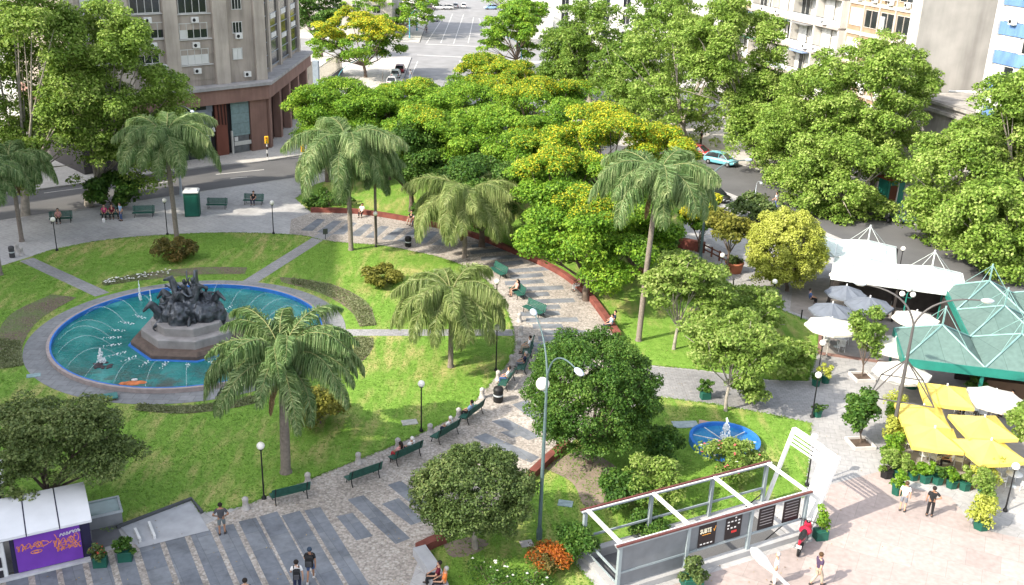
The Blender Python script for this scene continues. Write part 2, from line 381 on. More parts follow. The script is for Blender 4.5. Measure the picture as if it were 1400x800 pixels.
def m_cobble():
    s = NT('cobble_stones', 0.85, 0.3)
    vo = s.n('ShaderNodeTexVoronoi', feature='F1', i_Scale=8.5); s.l(s.tc.outputs['Object'], vo.inputs['Vector'])
    sp = s.n('ShaderNodeSeparateColor'); s.l(vo.outputs['Color'], sp.inputs[0])
    r = s.ramp(sp.outputs[0], [(0.0, (0.29, 0.26, 0.23)), (0.35, (0.35, 0.315, 0.28)), (0.7, (0.41, 0.37, 0.33)), (1.0, (0.46, 0.43, 0.39))])
    e = s.ramp(vo.outputs['Distance'], [(0.0, (1.05,)*3), (0.55, (0.95,)*3), (0.8, (0.66,)*3)])
    a = s.noise(0.3, 5); st = s.ramp(a.outputs['Fac'], [(0.3, (0.75,)*3), (0.7, (1.12,)*3)])
    c = s.mix(1, r.outputs[0], e.outputs[0], 'MULTIPLY'); c = s.mix(1, c.outputs[0], st.outputs[0], 'MULTIPLY')
    s.color(c.outputs[0]); s.bump(vo.outputs['Distance'], -0.5, 0.04); return s.m
def m_lawn():
    s = NT('lawn_grass', 0.9, 0.15)
    a = s.noise(0.16, 4, dist=0.4); b = s.noise(1.6, 5, rough=0.7); f = s.noise(26, 2)
    mp = s.n('ShaderNodeMapping'); mp.inputs['Scale'].default_value = (1, 0.22, 1); mp.inputs['Rotation'].default_value = (0, 0, 0.35); s.l(s.tc.outputs['Object'], mp.inputs[0])
    mow = s.noise(1.5, 3, mp.outputs[0])
    g = s.ramp(b.outputs['Fac'], [(0.25, (0.105, 0.21, 0.026)), (0.55, (0.17, 0.305, 0.047)), (0.8, (0.24, 0.36, 0.075))])
    dry = s.mix(1.0, a.outputs['Fac'], mow.outputs['Fac'], 'MULTIPLY')
    dm = s.ramp(dry.outputs[0], [(0.235, (0, 0, 0)), (0.40, (0.8, 0.8, 0.8))])
    c = s.mix(dm.outputs[0], g.outputs[0], (0.42, 0.37, 0.15))
    c = s.mix(1, c.outputs[0], s.ramp(f.outputs['Fac'], [(0.3, (0.72,)*3), (0.7, (1.2,)*3)]).outputs[0], 'MULTIPLY')
    s.color(c.outputs[0]); s.bump(f.outputs['Fac'], 0.8, 0.05); return s.m
def m_bedsoil():
    s = NT('planted_soil', 0.95, 0.15); a = s.noise(0.5, 5); b = s.noise(9, 4)
    g = s.ramp(b.outputs['Fac'], [(0.35, (0.11, 0.085, 0.07)), (0.55, (0.17, 0.135, 0.10)), (0.72, (0.15, 0.18, 0.07))])
    s.color(s.mix(s.ramp(a.outputs['Fac'], [(0.42, (0, 0, 0)), (0.62, (0.8,)*3)]).outputs[0], g.outputs[0], (0.13, 0.17, 0.07)).outputs[0]); s.bump(b.outputs['Fac'], 0.7, 0.06); return s.m
ASPH = m_asphalt()
PLAZA = m_slabs('plaza_paving', (0.36, 0.355, 0.355), (0.40, 0.395, 0.39), (0.27, 0.265, 0.26), 1.2, 0.8, stain=0.28, rot=0.7)
WALK = m_slabs('pale_pavement', (0.42, 0.40, 0.37), (0.46, 0.44, 0.41), (0.33, 0.32, 0.30), 0.8, 0.8, stain=0.2)
GREYPATH = m_slabs('grey_setts', (0.245, 0.245, 0.25), (0.30, 0.297, 0.30), (0.17, 0.17, 0.175), 0.34, 0.2, stain=0.22)
PINK = m_slabs('pink_granite_paving', (0.325, 0.275, 0.258), (0.385, 0.32, 0.30), (0.265, 0.23, 0.217), 1.5, 1.5, stain=0.12, rot=0.45)
SLATE = m_slabs('slate_slabs', (0.15, 0.165, 0.19), (0.19, 0.205, 0.225), (0.12, 0.13, 0.14), 1.5, 1.35, stain=0.3, rot=1.03, big=(0.6, 5))
COBBLE = m_cobble(); LAWN = m_lawn(); BEDSOIL = m_bedsoil()
LINE = mat('road_line_paint', (0.50, 0.49, 0.47), 0.7, 0.15, 2)
KERB = mat('kerb_stone', (0.34, 0.33, 0.32), 0.85, 0.15, 2)

ROAD_Z = -0.12
def pxs(lst, z=0.0): return [g2(x, y, z) for x, y in lst]
FC = Vector((-21.85, 62.9, 0))                                   # middle of the round pool

# the whole ground is the street level; pavements are raised 12 cm above it
o = MB().sheet([[(-900, -200), (900, -200), (900, 2600), (-900, 2600)]], ROAD_Z-0.004).build('ground', mat('distant_ground', (0.20, 0.19, 0.17), 0.95, 0.25, 0.02))
struct(o, 'pale ground of the town running off beyond the avenue', 'ground')
o = MB().sheet([[(-160, -60), (120, -60), (120, 420), (-160, 420)]], ROAD_Z).build('road', ASPH)
struct(o, 'grey asphalt of the streets round the square and of the avenue', 'road')

AVE = mat('sunlit_asphalt', (.215, .215, .22), .85, .14, .35, 5)  # paler asphalt: the bright sun on the avenue is put into this colour
o = MB().sheet([[(-18.6, 140), (0.6, 150), (1.0, 199), (60, 199.5), (60, 225), (0, 222), (-3, 262), (-5.6, 301), (-9, 419), (-30, 419), (-26.4, 301), (-23.8, 262), (-21.7, 222), (-100, 225), (-100, 204), (-21.1, 199), (-19.3, 166)]], ROAD_Z+.002).build('road', AVE)
struct(o, 'asphalt of the wide avenue and its crossing, sunlit brightness put into its colour', 'road')
# stairwell hole of the underground entrance
SUB_T = 2.5
sA, sB, sC, sD = (G(797.5, 699, SUB_T), G(849, 746, SUB_T), G(1107, 673, SUB_T), G(1049, 633, SUB_T))
su = ((sC-sB)+(sD-sA)); su.z = 0; SUB_L = su.length/2; su.normalize(); sn = Vector((-su.y, su.x, 0))     # along the frame, towards its far side
SUB_W = abs(((sA-sB)+(sD-sC)).dot(sn))/2
SUB_O = Vector(((sA+sB)/2)); SUB_O.z = 0
def subp(u, v): p = SUB_O+su*u+sn*v; return (p.x, p.y)
HOLE = [subp(0.25, -SUB_W/2+.2), subp(SUB_L-0.5, -SUB_W/2+.2), subp(SUB_L-0.5, SUB_W/2-.2), subp(0.25, SUB_W/2-.2)]

PLAZA_POLY = [(-95, 38), (-70, 64), (-46.7, 86.3), (-40.2, 91.2), (-30.4, 99.6), (-22.7, 106.0), (-18, 110.5), (-11, 113.5), (5, 115.5), (14.5, 114.5), (18.6, 111.8), (22.3, 105.9), (24.8, 101.2), (29.5, 92), (33, 84), (36, 75), (38.5, 64), (43, 50), (46, 30), (48, -30), (-95, -30)]
def raised(poly, name, material, label, cat, holes=(), z=0.0):
    mb = MB().sheet([poly]+[list(h) for h in holes], z)
    n = len(poly)
    for i in range(n):
        (x0, y0), (x1, y1) = poly[i], poly[(i+1) % n]
        mb.quad((x0, y0, ROAD_Z-.01), (x1, y1, ROAD_Z-.01), (x1, y1, z), (x0, y0, z))
    o = mb.build(name, material); struct(o, label, cat); return o
raised(PLAZA_POLY, 'plaza_pavement', PLAZA, 'light grey paving of the square round the lawns and fountain', 'pavement', [HOLE])
# kerb stones along the streets
def kerb(path, name, label, w=0.3):
    mb = MB()
    for i in range(len(path)-1):
        a, b = Vector((*path[i], 0)), Vector((*path[i+1], 0)); d = (b-a).normalized(); nn = Vector((-d.y, d.x, 0))*w/2
        mb.prism([(a-nn).to_2d()[:], (b-nn).to_2d()[:], (b+nn).to_2d()[:], (a+nn).to_2d()[:]], ROAD_Z-.02, 0.012)
    o = mb.build(name, KERB); struct(o, label, 'kerb'); return o
kerb(smooth_path(PLAZA_POLY[1:16], 4), 'kerb', 'stone kerb between the square and the street')

# far pavements
SW_L = [(-95, 58)]+[g2(294, 227, ROAD_Z), g2(342, 223.5, ROAD_Z), g2(367, 220, ROAD_Z), g2(410, 213, ROAD_Z)]
SW_L += [(-21.9, 121.5), (-20.0, 128), (-19.4, 145), (-19.6, 166), (-21.3, 199), (-60, 203), (-160, 206), (-160, 70)]
raised(SW_L, 'pavement', WALK, 'pale pavement in front of the columned corner building', 'pavement')
kerb(SW_L[:10], 'kerb', 'kerb of the pavement below the corner building')
SW_L2 = [(-21.9, 222), (-24, 262), (-26.6, 301), (-30, 420), (-160, 420), (-160, 226)]
raised(SW_L2, 'pavement', WALK, 'pale pavement beyond the crossing on the left of the avenue', 'pavement')
SW_R = [(1.2, 199), (1.0, 150), (2.2, 139), (5.5, 132.5), (11, 128.5), (22.3, 122.6), (26.2, 119.9), (28.6, 117), (32.0, 111.5), (36.5, 103.5), (41, 93), (44.5, 83), (48, 70), (52, 55), (120, 55), (120, 204)]
raised(SW_R, 'pavement', WALK, 'pale pavement under the tall plane trees across the street', 'pavement')
kerb(SW_R[1:13], 'kerb', 'kerb of the pavement under the plane trees')
SW_R2 = [(0.2, 221), (-3, 262), (-5.5, 301), (-9, 420), (120, 420), (120, 226)]
raised(SW_R2, 'pavement', WALK, 'pale pavement beyond the crossing on the right of the avenue', 'pavement')

# painted road markings
mk = MB()
def stripe(a, b, w=0.16, z=ROAD_Z+0.004):
    a = Vector((*a, 0)); b = Vector((*b, 0)); d = (b-a).normalized(); nn = Vector((-d.y, d.x, 0))*w/2
    mk.quad((*(a-nn).to_2d(), z), (*(b-nn).to_2d(), z), (*(b+nn).to_2d(), z), (*(a+nn).to_2d(), z))
for a, b, w in (((295, 238.5), (361, 232), .2), ((315, 244), (338, 242), .2), ((165, 251), (182, 249.5), .2), ((60, 264), (120, 256), .14), ((205, 252), (232, 248), .2)):
    stripe(g2(*a, ROAD_Z), g2(*b, ROAD_Z), w)
for p0, p1 in (((633.7, 20), (620, 60)), ((618.7, 19), (602.5, 59)), ((647.5, 24), (640, 59)), ((655, 25), (662.5, 45)), ((604, 27), (583, 59)), ((559, 112), (571, 84))):
    stripe(g2(*p0, ROAD_Z), g2(*p1, ROAD_Z), .15)
for k in range(4): stripe((-11.6-(198-8*k-200)*.02, 193-8*k), (-11.6-(198-8*k-200)*.02, 198-8*k), .15)
stripe((-20.5, 203), (1, 201), .5); stripe((-20.5, 220), (-.5, 218.5), .5); stripe((-21.5, 241), (-2, 240), .35)
o = mk.build('road_markings', LINE); struct(o, 'worn white lane lines and crossing bands painted on the asphalt', 'road markings')

# ---- promenade of cobbles with slate bands
LAWN_EDGE = [(48, 349), (80, 340), (150, 327.5), (250, 320), (330, 318.5), (410, 322), (450, 330), (520, 336), (560, 343), (600, 352), (640, 367), (672, 391), (692, 424), (702, 456), (699, 488), (667, 527), (640, 557), (600, 581), (544, 606), (490, 628.5), (421, 656), (330, 693)]
RED_EDGE = [(425, 290), (460, 290.5), (500, 293), (560, 303), (640, 322), (700, 345), (760, 372), (800, 402), (830, 440), (845, 462)]
RED_LOW = [(845, 462), (843, 520), (815, 575), (770, 615), (723, 655), (665, 700), (605, 742), (575, 757)]
lawn_e = smooth_path(pxs(LAWN_EDGE), 5); red_e = smooth_path(pxs(RED_EDGE), 6); red_l = smooth_path(pxs(RED_LOW), 5)
CX, CY = -22.3, 63.5
prom = pxs([(330, 693)])+[p for p in smooth_path(pxs([(330, 693), (421, 656), (490, 628.5), (544, 606), (600, 581), (640, 557), (667, 527), (699, 488), (702, 456), (692, 424), (672, 391), (640, 367), (600, 352), (560, 343), (520, 336), (450, 330)]), 5)][1:]
prom += pxs([(395, 324), (398, 300), (425, 291)])+red_e[1:]+red_l[1:]+pxs([(560, 800), (430, 860), (-60, 900), (-60, 800), (150, 752), (262, 727)])
o = MB().sheet([prom], 0.004).build('cobbled_promenade', COBBLE); struct(o, 'beige cobbled walk curving round the lawn between benches and red wall', 'path')
sl = MB()
def quadpx(q, z=0.008): sl.add([tuple(G(x, y, z)) for x, y in q], [(3, 2, 1, 0)])
# bands in front of the kiosk (long ones running out of the picture)
L0 = [((-12, 801), (12, 800)), ((8, 794), (38, 787)), ((47, 785), (76, 777)), ((84, 775), (112, 768)), ((120, 766), (147, 758)), ((156, 757), (180, 751)), ((190, 748), (218, 741)), ((225, 739), (252, 733)), ((260, 731), (287, 724)), ((294, 722), (319, 716)), ((326, 713), (350, 707.5)), ((354, 706.5), (379, 699)), ((385, 705), (410, 698)), ((416, 698), (438, 693))]
e0 = G(354, 708); sdir = (G(452, 705)-G(437, 694)); sdir = (G(505, 800)-G(438, 693)).normalized()
for a, b in L0:
    A, B = G(*a, .008), G(*b, .008); t = 15
    sl.add([tuple(A), tuple(B), tuple(B+sdir*t), tuple(A+sdir*t)], [(3, 2, 1, 0)])
for q in ([(460, 706), (482, 701), (510, 733), (487, 739)], [(475, 683), (497, 677), (561, 736), (541, 744)], [(522, 689), (545, 681), (580, 712), (562, 718)], [(530, 663), (548, 657), (590, 690), (570, 695)],
          [(583, 638), (600, 629), (640, 650), (628, 660)], [(610, 622), (627, 614), (640, 620), (625, 628)], [(647, 598), (664, 592), (738, 625), (726, 633)], [(672, 576), (690, 571), (740, 597), (722, 602)], [(684, 591), (704, 587), (720, 594), (700, 599)],
          [(700, 553), (720, 547), (760, 570), (735, 578)], [(715, 533), (735, 529), (770, 540), (752, 548)]): quadpx(q)
for k in range(24):                                               # radial bands up the curve
    y = 505-k*8.4; xl = np.interp(y, [300, 340, 380, 420, 460, 510], [590, 640, 690, 712, 727, 735]); L = [44, 62, 40, 70, 52][k % 5]*(1 if y < 470 else 1.1)
    xl += [8, 0, 14, -4, 6][(k*2) % 5]; sk = np.interp(y, [320, 380, 430, 500], [-6, -3.5, -1.5, 3.5]); hh = np.interp(y, [320, 420, 500], [2.2, 2.9, 3.6])
    if y < 335: continue
    quadpx([(xl, y-hh), (xl+L, y-hh+sk), (xl+L+3, y+hh+sk), (xl+1, y+hh)])
for x in (425, 447, 468, 490, 512, 535, 556, 580, 604):           # bands by the low red wall at the top
    yy = np.interp(x, [425, 604], [299, 319]); quadpx([(x+9, yy), (x+20, yy+1), (x+2, yy+17), (x-14, yy+16)])
o = sl.build('slate_bands', SLATE); struct(o, 'dark blue grey slate bands laid across the cobbled walk', 'paving')

# ---- lawns
GL = [g2(330, 693), g2(275, 700.5), g2(262, 684), g2(163, 719), g2(150, 727), g2(60, 690), (-31.5, 44), (-39, 48), (-45, 58), (-45.5, 68), g2(-40, 377)]
o = MB().sheet([lawn_e+GL], 0.012).build('lawn', LAWN); struct(o, 'big round lawn about the fountain, mown with dry yellowish patches', 'lawn')
L2 = red_e+pxs([(850, 470), (868, 497), (960, 506), (1050, 519), (1104, 521), (1112, 500), (1118, 470), (1120, 445), (1075, 427), (1010, 397), (968, 366), (930, 345), (935, 300), (944, 262)])+[(14, 112), (4, 113.5), (-10, 111.5), (-17, 108), (-21, 103), (-22, 97)]
o = MB().sheet([L2], 0.012).build('lawn', LAWN); struct(o, 'shaded planted ground and grass behind the long red wall', 'lawn')
hA = [subp(-0.55, SUB_W/2+.28), subp(-0.55, -SUB_W/2-.4)]
L3 = red_l[6:]+pxs([(600, 800), (620, 850)])+[(1.0, 30.5), subp(-0.9, -SUB_W/2-.6)]+hA[::-1]+[subp(SUB_L-.1, SUB_W/2+.28), subp(SUB_L+.3, SUB_W/2+.1)]+pxs([(1098, 680), (1104, 640), (1109, 579), (1050, 566), (975, 553), (903, 543), (860, 560)])
o = MB().sheet([L3], 0.012).build('lawn', LAWN); struct(o, 'grass with bare earth under the round trees by the small blue pool', 'lawn')
# bare earth in that lawn
eb = MB().sheet([smooth_path(pxs([(742, 640), (790, 618), (830, 630), (858, 660), (830, 688), (800, 693), (782, 660), (742, 640)]), 6)[:-1]], 0.016)
eb.sheet([smooth_path(pxs([(606, 745), (640, 735), (668, 742), (650, 757), (618, 762), (606, 745)]), 5)[:-1]], 0.016)
struct(eb.build('bare_earth', mat('bare_earth_soil', (0.23, 0.185, 0.145), 0.95, 0.25, 1.2, 6, bump=0.2)), 'trodden bare earth under the big round trees', 'earth')
# paths of grey setts across the lawns
def strip(pts, w, name, label, m=GREYPATH, z=0.018):
    mb = MB(); P = [Vector((*p, 0)) for p in pts]; vs = []
    for i, p in enumerate(P):
        d = (P[min(i+1, len(P)-1)]-P[max(0, i-1)]).normalized(); nn = Vector((-d.y, d.x, 0))*w/2
        vs += [(*(p+nn).to_2d(), z), (*(p-nn).to_2d(), z)]
    mb.add(vs, [(2*i, 2*i+1, 2*i+3, 2*i+2) for i in range(len(P)-1)]); o = mb.build(name, m); struct(o, label, 'path'); return o
strip(pxs([(36, 355), (140, 403)]), 1.15, 'path', 'narrow grey path from the left kerb to the pool ring')
strip(pxs([(447, 319), (330, 393)]), 1.2, 'path', 'narrow grey path from the promenade down to the pool ring')
strip(pxs([(470, 455), (702, 455)]), 1.15, 'path', 'narrow grey path running right from the pool ring')
gp_ = pxs([(868, 499), (960, 508), (1050, 521), (1104, 523), (1114, 523), (1113, 575), (1108, 578), (1050, 565), (975, 552), (903, 542), (850, 535)])
struct(MB().sheet([gp_], 0.016).build('path', GREYPATH), 'wide grey setts path between the two lawns by the cafes', 'path')
WAY = pxs([(930, 345), (968, 366), (1010, 397), (1075, 427), (1120, 445), (1118, 470), (1106, 560), (1106, 640), (1100, 690), (1225, 650), (1260, 430), (1130, 390), (1000, 345), (960, 320)])
struct(MB().sheet([WAY], 0.003).build('path', m_slabs('walkway_slabs', (0.29, 0.287, 0.29), (0.33, 0.325, 0.325), (0.22, 0.22, 0.22), 0.6, 0.6, stain=0.2, rot=0.2)), 'light grey slab walk past the cafe terraces', 'path')
PK = pxs([(1130, 664), (1205, 644), (1250, 668), (1300, 680), (1332, 720), (1368, 730), (1500, 760), (1500, 1000), (880, 1000)])+[subp(0.2, -SUB_W/2-.5), subp(SUB_L+.2, -SUB_W/2-.5)]
struct(MB().sheet([PK], 0.006).build('pink_pavement', PINK), 'pinkish granite paving by the underground entrance', 'pavement')
TER = pxs([(1120, 440), (1120, 484), (1235, 500), (1225, 560), (1222, 640), (1250, 660), (1330, 670), (1360, 640), (1480, 640), (1480, 470), (1330, 400), (1150, 380), (1085, 380), (1080, 425)])
struct(MB().sheet([TER], 0.010).build('terrace', mat('terrace_floor', (0.25, 0.23, 0.215), 0.85, 0.15, 2)), 'brownish grey terrace floor under the cafe umbrellas', 'terrace')
tk = MB()
for a, b in (((1120, 484), (1235, 500)), ((1120, 484), (1122, 448))):
    A, B = G(*a), G(*b); d = (B-A).normalized(); nn = Vector((-d.y, d.x, 0))*.12
    tk.prism([(A-nn).to_2d()[:], (B-nn).to_2d()[:], (B+nn).to_2d()[:], (A+nn).to_2d()[:]], 0, .12)
struct(tk.build('terrace_kerb', mat('brown_kerb', (0.20, 0.12, 0.10), 0.85)), 'low brown kerb edging the cafe terrace', 'kerb')

# ---- flower beds round the pool
BEDLEAF = leafmat('bed_leaf', (0.10, 0.12, 0.05), (0.21, 0.24, 0.12), (0.37, 0.38, 0.23))
rng = np.random.default_rng(7)
def bed(pts_in, pts_out, label, frac=(0.2, 1.0), n=900, white=0):
    a, b = smooth_path(pxs(pts_in), 6), smooth_path(pxs(pts_out), 6)
    o = MB().sheet([a+b[::-1]], 0.03).build('flower_bed', BEDSOIL); tag(o, label, 'flower bed')
    A = np.array(a); B = np.array(b); V = []
    for i in range(n):
        t = frac[0]+(frac[1]-frac[0])*rng.random(); s_ = rng.uniform(.08, .92); ia = t*(len(A)-1); ib = t*(len(B)-1)
        pa = np.array([np.interp(ia, range(len(A)), A[:, k]) for k in (0, 1)]); pb = np.array([np.interp(ib, range(len(B)), B[:, k]) for k in (0, 1)])
        p = pa*(1-s_)+pb*s_
        for k in range(4):
            q = np.array([*(p+rng.normal(0, .07, 2)), (.035+rng.random()*.09)]); u = rng.normal(0, 1, 3); u /= np.linalg.norm(u); w = np.cross(u, rng.normal(0, 1, 3)); w /= np.linalg.norm(w)
            V += [q-u*.07, q-w*.04, q+u*.07, q+w*.04]
    pl = link('low_plants', npmesh('low_plants', np.array(V), 4, BEDLEAF), o)
    if white:
        V = []
        for i in range(white):
            t = rng.random()*.5; ia = t*(len(A)-1); ib = t*(len(B)-1); s_ = rng.uniform(.1, .9)
            p = np.array([np.interp(ia, range(len(A)), A[:, k]) for k in (0, 1)])*(1-s_)+np.array([np.interp(ib, range(len(B)), B[:, k]) for k in (0, 1)])*s_
            q = np.array([*p, .2]); V += [q+np.array(d)*.09 for d in ((-1, 0, 0), (0, -1, .3), (1, 0, 0), (0, 1, .3))]
        link('white_flowers', npmesh('white_flowers', np.array(V), 4, mat('white_petal', (.75, .75, .7), .6)), o)
bed([(143, 391), (200, 383), (270, 376), (335, 375)], [(141, 385), (198, 374), (270, 366), (338, 366)], 'curved soil bed behind the fountain with white flowers at one end', (0, .35), 350, 60)
bed([(385, 386), (440, 402), (478, 425), (492, 447)], [(382, 379), (450, 388), (500, 412), (515, 445)], 'curved planted bed right of the pool ring above the narrow path', (.1, 1), 900)
bed([(482, 462), (484, 475), (475, 490), (462, 500)], [(510, 462), (510, 475), (500, 490), (485, 502)], 'short planted bed right of the pool ring below the narrow path', (0, 1), 500)
bed([(32, 500), (32, 470), (55, 437), (105, 407)], [(0, 505), (-5, 465), (15, 430), (70, 403), ], 'curved bed left of the pool ring, bare soil in the middle', (0, .35), 500, 0)
bed([(190, 553), (250, 556), (310, 549), (350, 541)], [(188, 562), (250, 566), (315, 559), (360, 549)], 'low planted bed in front of the pool, nearest the palm', (0, 1), 900)
# ================================================================== FOUNTAIN
RP = 8.85
BLUE = mat('blue_pool_paint', (0.03, 0.16, 0.50), 0.5, 0.15, 2)
COPE = mat('pinkish_coping', (0.33, 0.28, 0.27), 0.85, 0.15, 3)
RINGM = m_slabs('pool_ring_slabs', (0.19, 0.197, 0.205), (0.235, 0.24, 0.245), (0.12, 0.12, 0.12), 0.9, 0.7, stain=0.2)
pool = thing('fountain_pool', 'big round pool of teal water with blue inner wall and grey slab ring', 'fountain', FC)
def annulus(r0, r1, z, n=96):
    mb = MB(); vs = []
    for k in range(n): c, s_ = math.cos(2*math.pi*k/n), math.sin(2*math.pi*k/n); vs += [(r0*c, r0*s_, z), (r1*c, r1*s_, z)]
    return mb.add(vs, [(2*k, 2*k+1, 2*((k+1) % n)+1, 2*((k+1) % n)) for k in range(n)])
annulus(RP+.2, 10.45, 0.03).build('slab_ring', RINGM, pool)
MB().lathe([(RP+.2, 0.02), (RP+.2, .30), (RP+.0, .30)], 96, caps=False, smooth=False).build('coping', COPE, pool)
MB().lathe([(RP+.0, .305), (RP-.11, .305), (RP-.11, 0.02)], 96, caps=False, smooth=False).build('blue_wall', BLUE, pool)
def m_water(name, c0, c1, c2, debris=True):
    s = NT(name, 0.12, 0.5); a = s.noise(0.35, 5, dist=.6); w = s.noise(3.6, 4, dist=1.2)
    base = s.ramp(a.outputs['Fac'], [(0.3, c0), (0.5, c1), (0.72, c2)])
    br = s.n('ShaderNodeTexBrick', offset=0.0); s.l(s.tc.outputs['Object'], br.inputs['Vector'])
    br.inputs['Color1'].default_value = (1, 1, 1, 1); br.inputs['Color2'].default_value = (.93, .93, .93, 1); br.inputs['Mortar'].default_value = (.62, .66, .7, 1)
    br.inputs['Scale'].default_value = 1; br.inputs['Mortar Size'].default_value = .02; br.inputs['Brick Width'].default_value = 2.2; br.inputs['Row Height'].default_value = 2.2
    c = s.mix(1.0, base.outputs[0], br.outputs[0], 'MULTIPLY')
    if debris:
        d = s.noise(0.5, 6, rough=.7); gr = s.n('ShaderNodeSeparateXYZ'); s.l(s.tc.outputs['Object'], gr.inputs[0])
        mr = s.n('ShaderNodeMapRange'); s.l(gr.outputs[1], mr.inputs[0]); mr.inputs[1].default_value = -4.5; mr.inputs[2].default_value = -8.6
        mu = s.mix(1.0, mr.outputs[0], s.ramp(d.outputs['Fac'], [(0.45, (0, 0, 0)), (0.58, (.9,)*3)]).outputs[0], 'MULTIPLY')
        c = s.mix(mu.outputs[0], c.outputs[0], (0.075, 0.06, 0.045))
    s.color(c.outputs[0]); s.bump(w.outputs['Fac'], 0.5, 0.08); return s.m
WATER = m_water('pool_water', (0.012, 0.125, 0.125), (0.022, 0.20, 0.19), (0.07, 0.31, 0.29))
MB().lathe([(0.01, .06), (RP-.11, .06)], 96, caps=False, smooth=False).build('pool_water', WATER, pool)
def foam_mat():
    s = NT('white_spray', 0.6, 0.3); s.color(s.ramp(s.noise(6, 3).outputs['Fac'], [(.3, (.7, .75, .78)), (.7, (.85, .88, .9))]).outputs[0])
    tr = s.n('ShaderNodeBsdfTransparent'); mx = s.n('ShaderNodeMixShader'); nz = s.noise(14, 3)
    r = s.ramp(nz.outputs['Fac'], [(.40, (0, 0, 0)), (.62, (1, 1, 1))]); s.l(r.outputs[0], mx.inputs[0])
    s.l(tr.outputs[0], mx.inputs[1]); s.l(s.p.outputs[0], mx.inputs[2]); s.l(mx.outputs[0], s.t.nodes['Material Output'].inputs[0]); return s.m
FOAM = foam_mat()
def jet_mat():
    s = NT('thin_water_jet', 0.25, 0.5); s.p.inputs['Base Color'].default_value = (.75, .85, .88, 1)
    tr = s.n('ShaderNodeBsdfTransparent'); mx = s.n('ShaderNodeMixShader'); mx.inputs[0].default_value = .16
    s.l(tr.outputs[0], mx.inputs[1]); s.l(s.p.outputs[0], mx.inputs[2]); s.l(mx.outputs[0], s.t.nodes['Material Output'].inputs[0]); return s.m
JETM = jet_mat()
# arching jets from the rim towards the statue, each with its splash
jt = thing('water_jet', 'thin arching water jet from the pool rim falling in a white splash', 'water jet', FC, 0, 'arching water jets round the rim of the big pool')
pts = [(RP-.25-3.3*t, 0, .12+3.4*t*(1-t)) for t in np.linspace(0, 1, 12)]
MB().tube(pts, [.022+.014*i/11 for i in range(12)], 5, caps=False).build('jet', JETM, jt)
sp = MB(); rr = random.Random(3)
for k in range(20):
    a, d = rr.uniform(0, 6.28), rr.random()**1.2*.42; x, y = RP-3.6+d*math.cos(a)*1.9, d*math.sin(a)*.42; h = .12*(1-d/.45)*rr.random(); r = rr.uniform(.03, .075)
    sp.ball((x, y, .05+h*.5), r, 5, r*.45, 3)
sp.build('splash', mat('white_water', (.8, .84, .86), .4, .05), jt)
for k in range(1, 24): copy_tree(jt, None, FC, 2*math.pi*k/24+random.Random(k).uniform(-.03, .03), (random.Random(k).uniform(.97, 1.0),)*2+(random.Random(k+9).uniform(.75, 1.1),))
# bubbling jet left of the statue and the two tall ones behind it
def plume(loc, h, r, label, n=160, seed=1):
    t = thing('water_jet', label, 'water jet', loc); rr = random.Random(seed); mb = MB()
    for k in range(n):
        u = rr.random(); rad = r*(1-u)**.7*rr.random(); a = rr.uniform(0, 6.28); q = rr.uniform(.02, .05)*(1.4-u*.7)
        mb.ball((rad*math.cos(a), rad*math.sin(a), u*h), q, 5, q*1.7, 3)
    mb.build('plume', MATS['white_water'], t); return t
pj = G(139, 496, .06); plume(pj, 1.0, .32, 'white bubbling jet rising from the water left of the statue')
d_ = MB()
for k in range(40):
    a, d = rr.uniform(0, 6.28), rr.random()**.5*.62; d_.ball((d*math.cos(a), d*math.sin(a)*.8, 0.01), rr.uniform(.08, .16), 6, .05, 3)
o = d_.build('jet_nozzle_mat', mat('dark_wet_mat', (.06, .045, .05), .6), None, G(140, 500, .06)); tag(o, 'dark wet ring of rubble round the bubbling jet', 'rubble')
plume(G(192, 411, .06), 1.55, .10, 'tall thin white jet behind the left side of the statue', 70, 5)
plume(G(207, 418, .06), 1.2, .06, 'thin leaning white jet just left of the statue', 50, 6)
cl = MB()
for (x, y, rx, ry, a) in ((0, 0, .55, .3, .3), (.5, .15, .4, .22, -.2), (-.45, -.1, .3, .2, .8)): cl.lathe([(1, .0), (.7, .06), (.3, .09), (.01, .07)], 9, (x, y, .0), sx=rx, sy=ry, caps=False)
o = cl.build('orange_cloth', mat('faded_orange_cloth', (.50, .16, .06), .8, .3, 4), None, G(180, 524, .07)); tag(o, 'orange rag lying in the shallow water by the front rim', 'cloth')
o = MB().box(0, 0, .05, .34, .16, .1, .3, .03).build('white_float', WHITE, None, G(184, 520, .12)); tag(o, 'small white object on the orange rag in the pool', 'float')

# ------------------------------------------------------------------ statue
PL = mat('plinth_granite', (0.27, 0.258, 0.253), 0.85, 0.2, 1.5, bump=.15)
PLD = mat('wet_brown_stone', (0.115, 0.085, 0.07), 0.7, 0.3, 2, bump=.3)
BRZ = mat('dark_bronze', (0.038, 0.044, 0.055), 0.38, 0.6, 2.2, 6, bump=.6, bscale=7, metal=0.5, spec=.6, col2=(0.115, 0.13, 0.15))
SC = G(262, 462, .1); SC.z = 0
mon = thing('equestrian_monument', 'dark bronze group of charging horsemen on a stepped octagonal plinth in the pool', 'statue', SC)
def octa(r, z0, z1, name, m, bev=.1, rot=.39):
    return MB().lathe([(r, z0), (r, z1-bev), (r-bev, z1), (.01, z1)], 8, smooth=False, caps=False).build(name, m, mon, None, rot)
octa(4.05, -.02, .1, 'blue_footing', BLUE, .02); octa(3.85, .0, .5, 'lower_step', PLD, .2); octa(3.15, .5, 1.0, 'middle_step', PL, .05); octa(2.45, 1.0, 1.5, 'upper_step', PL, .05)
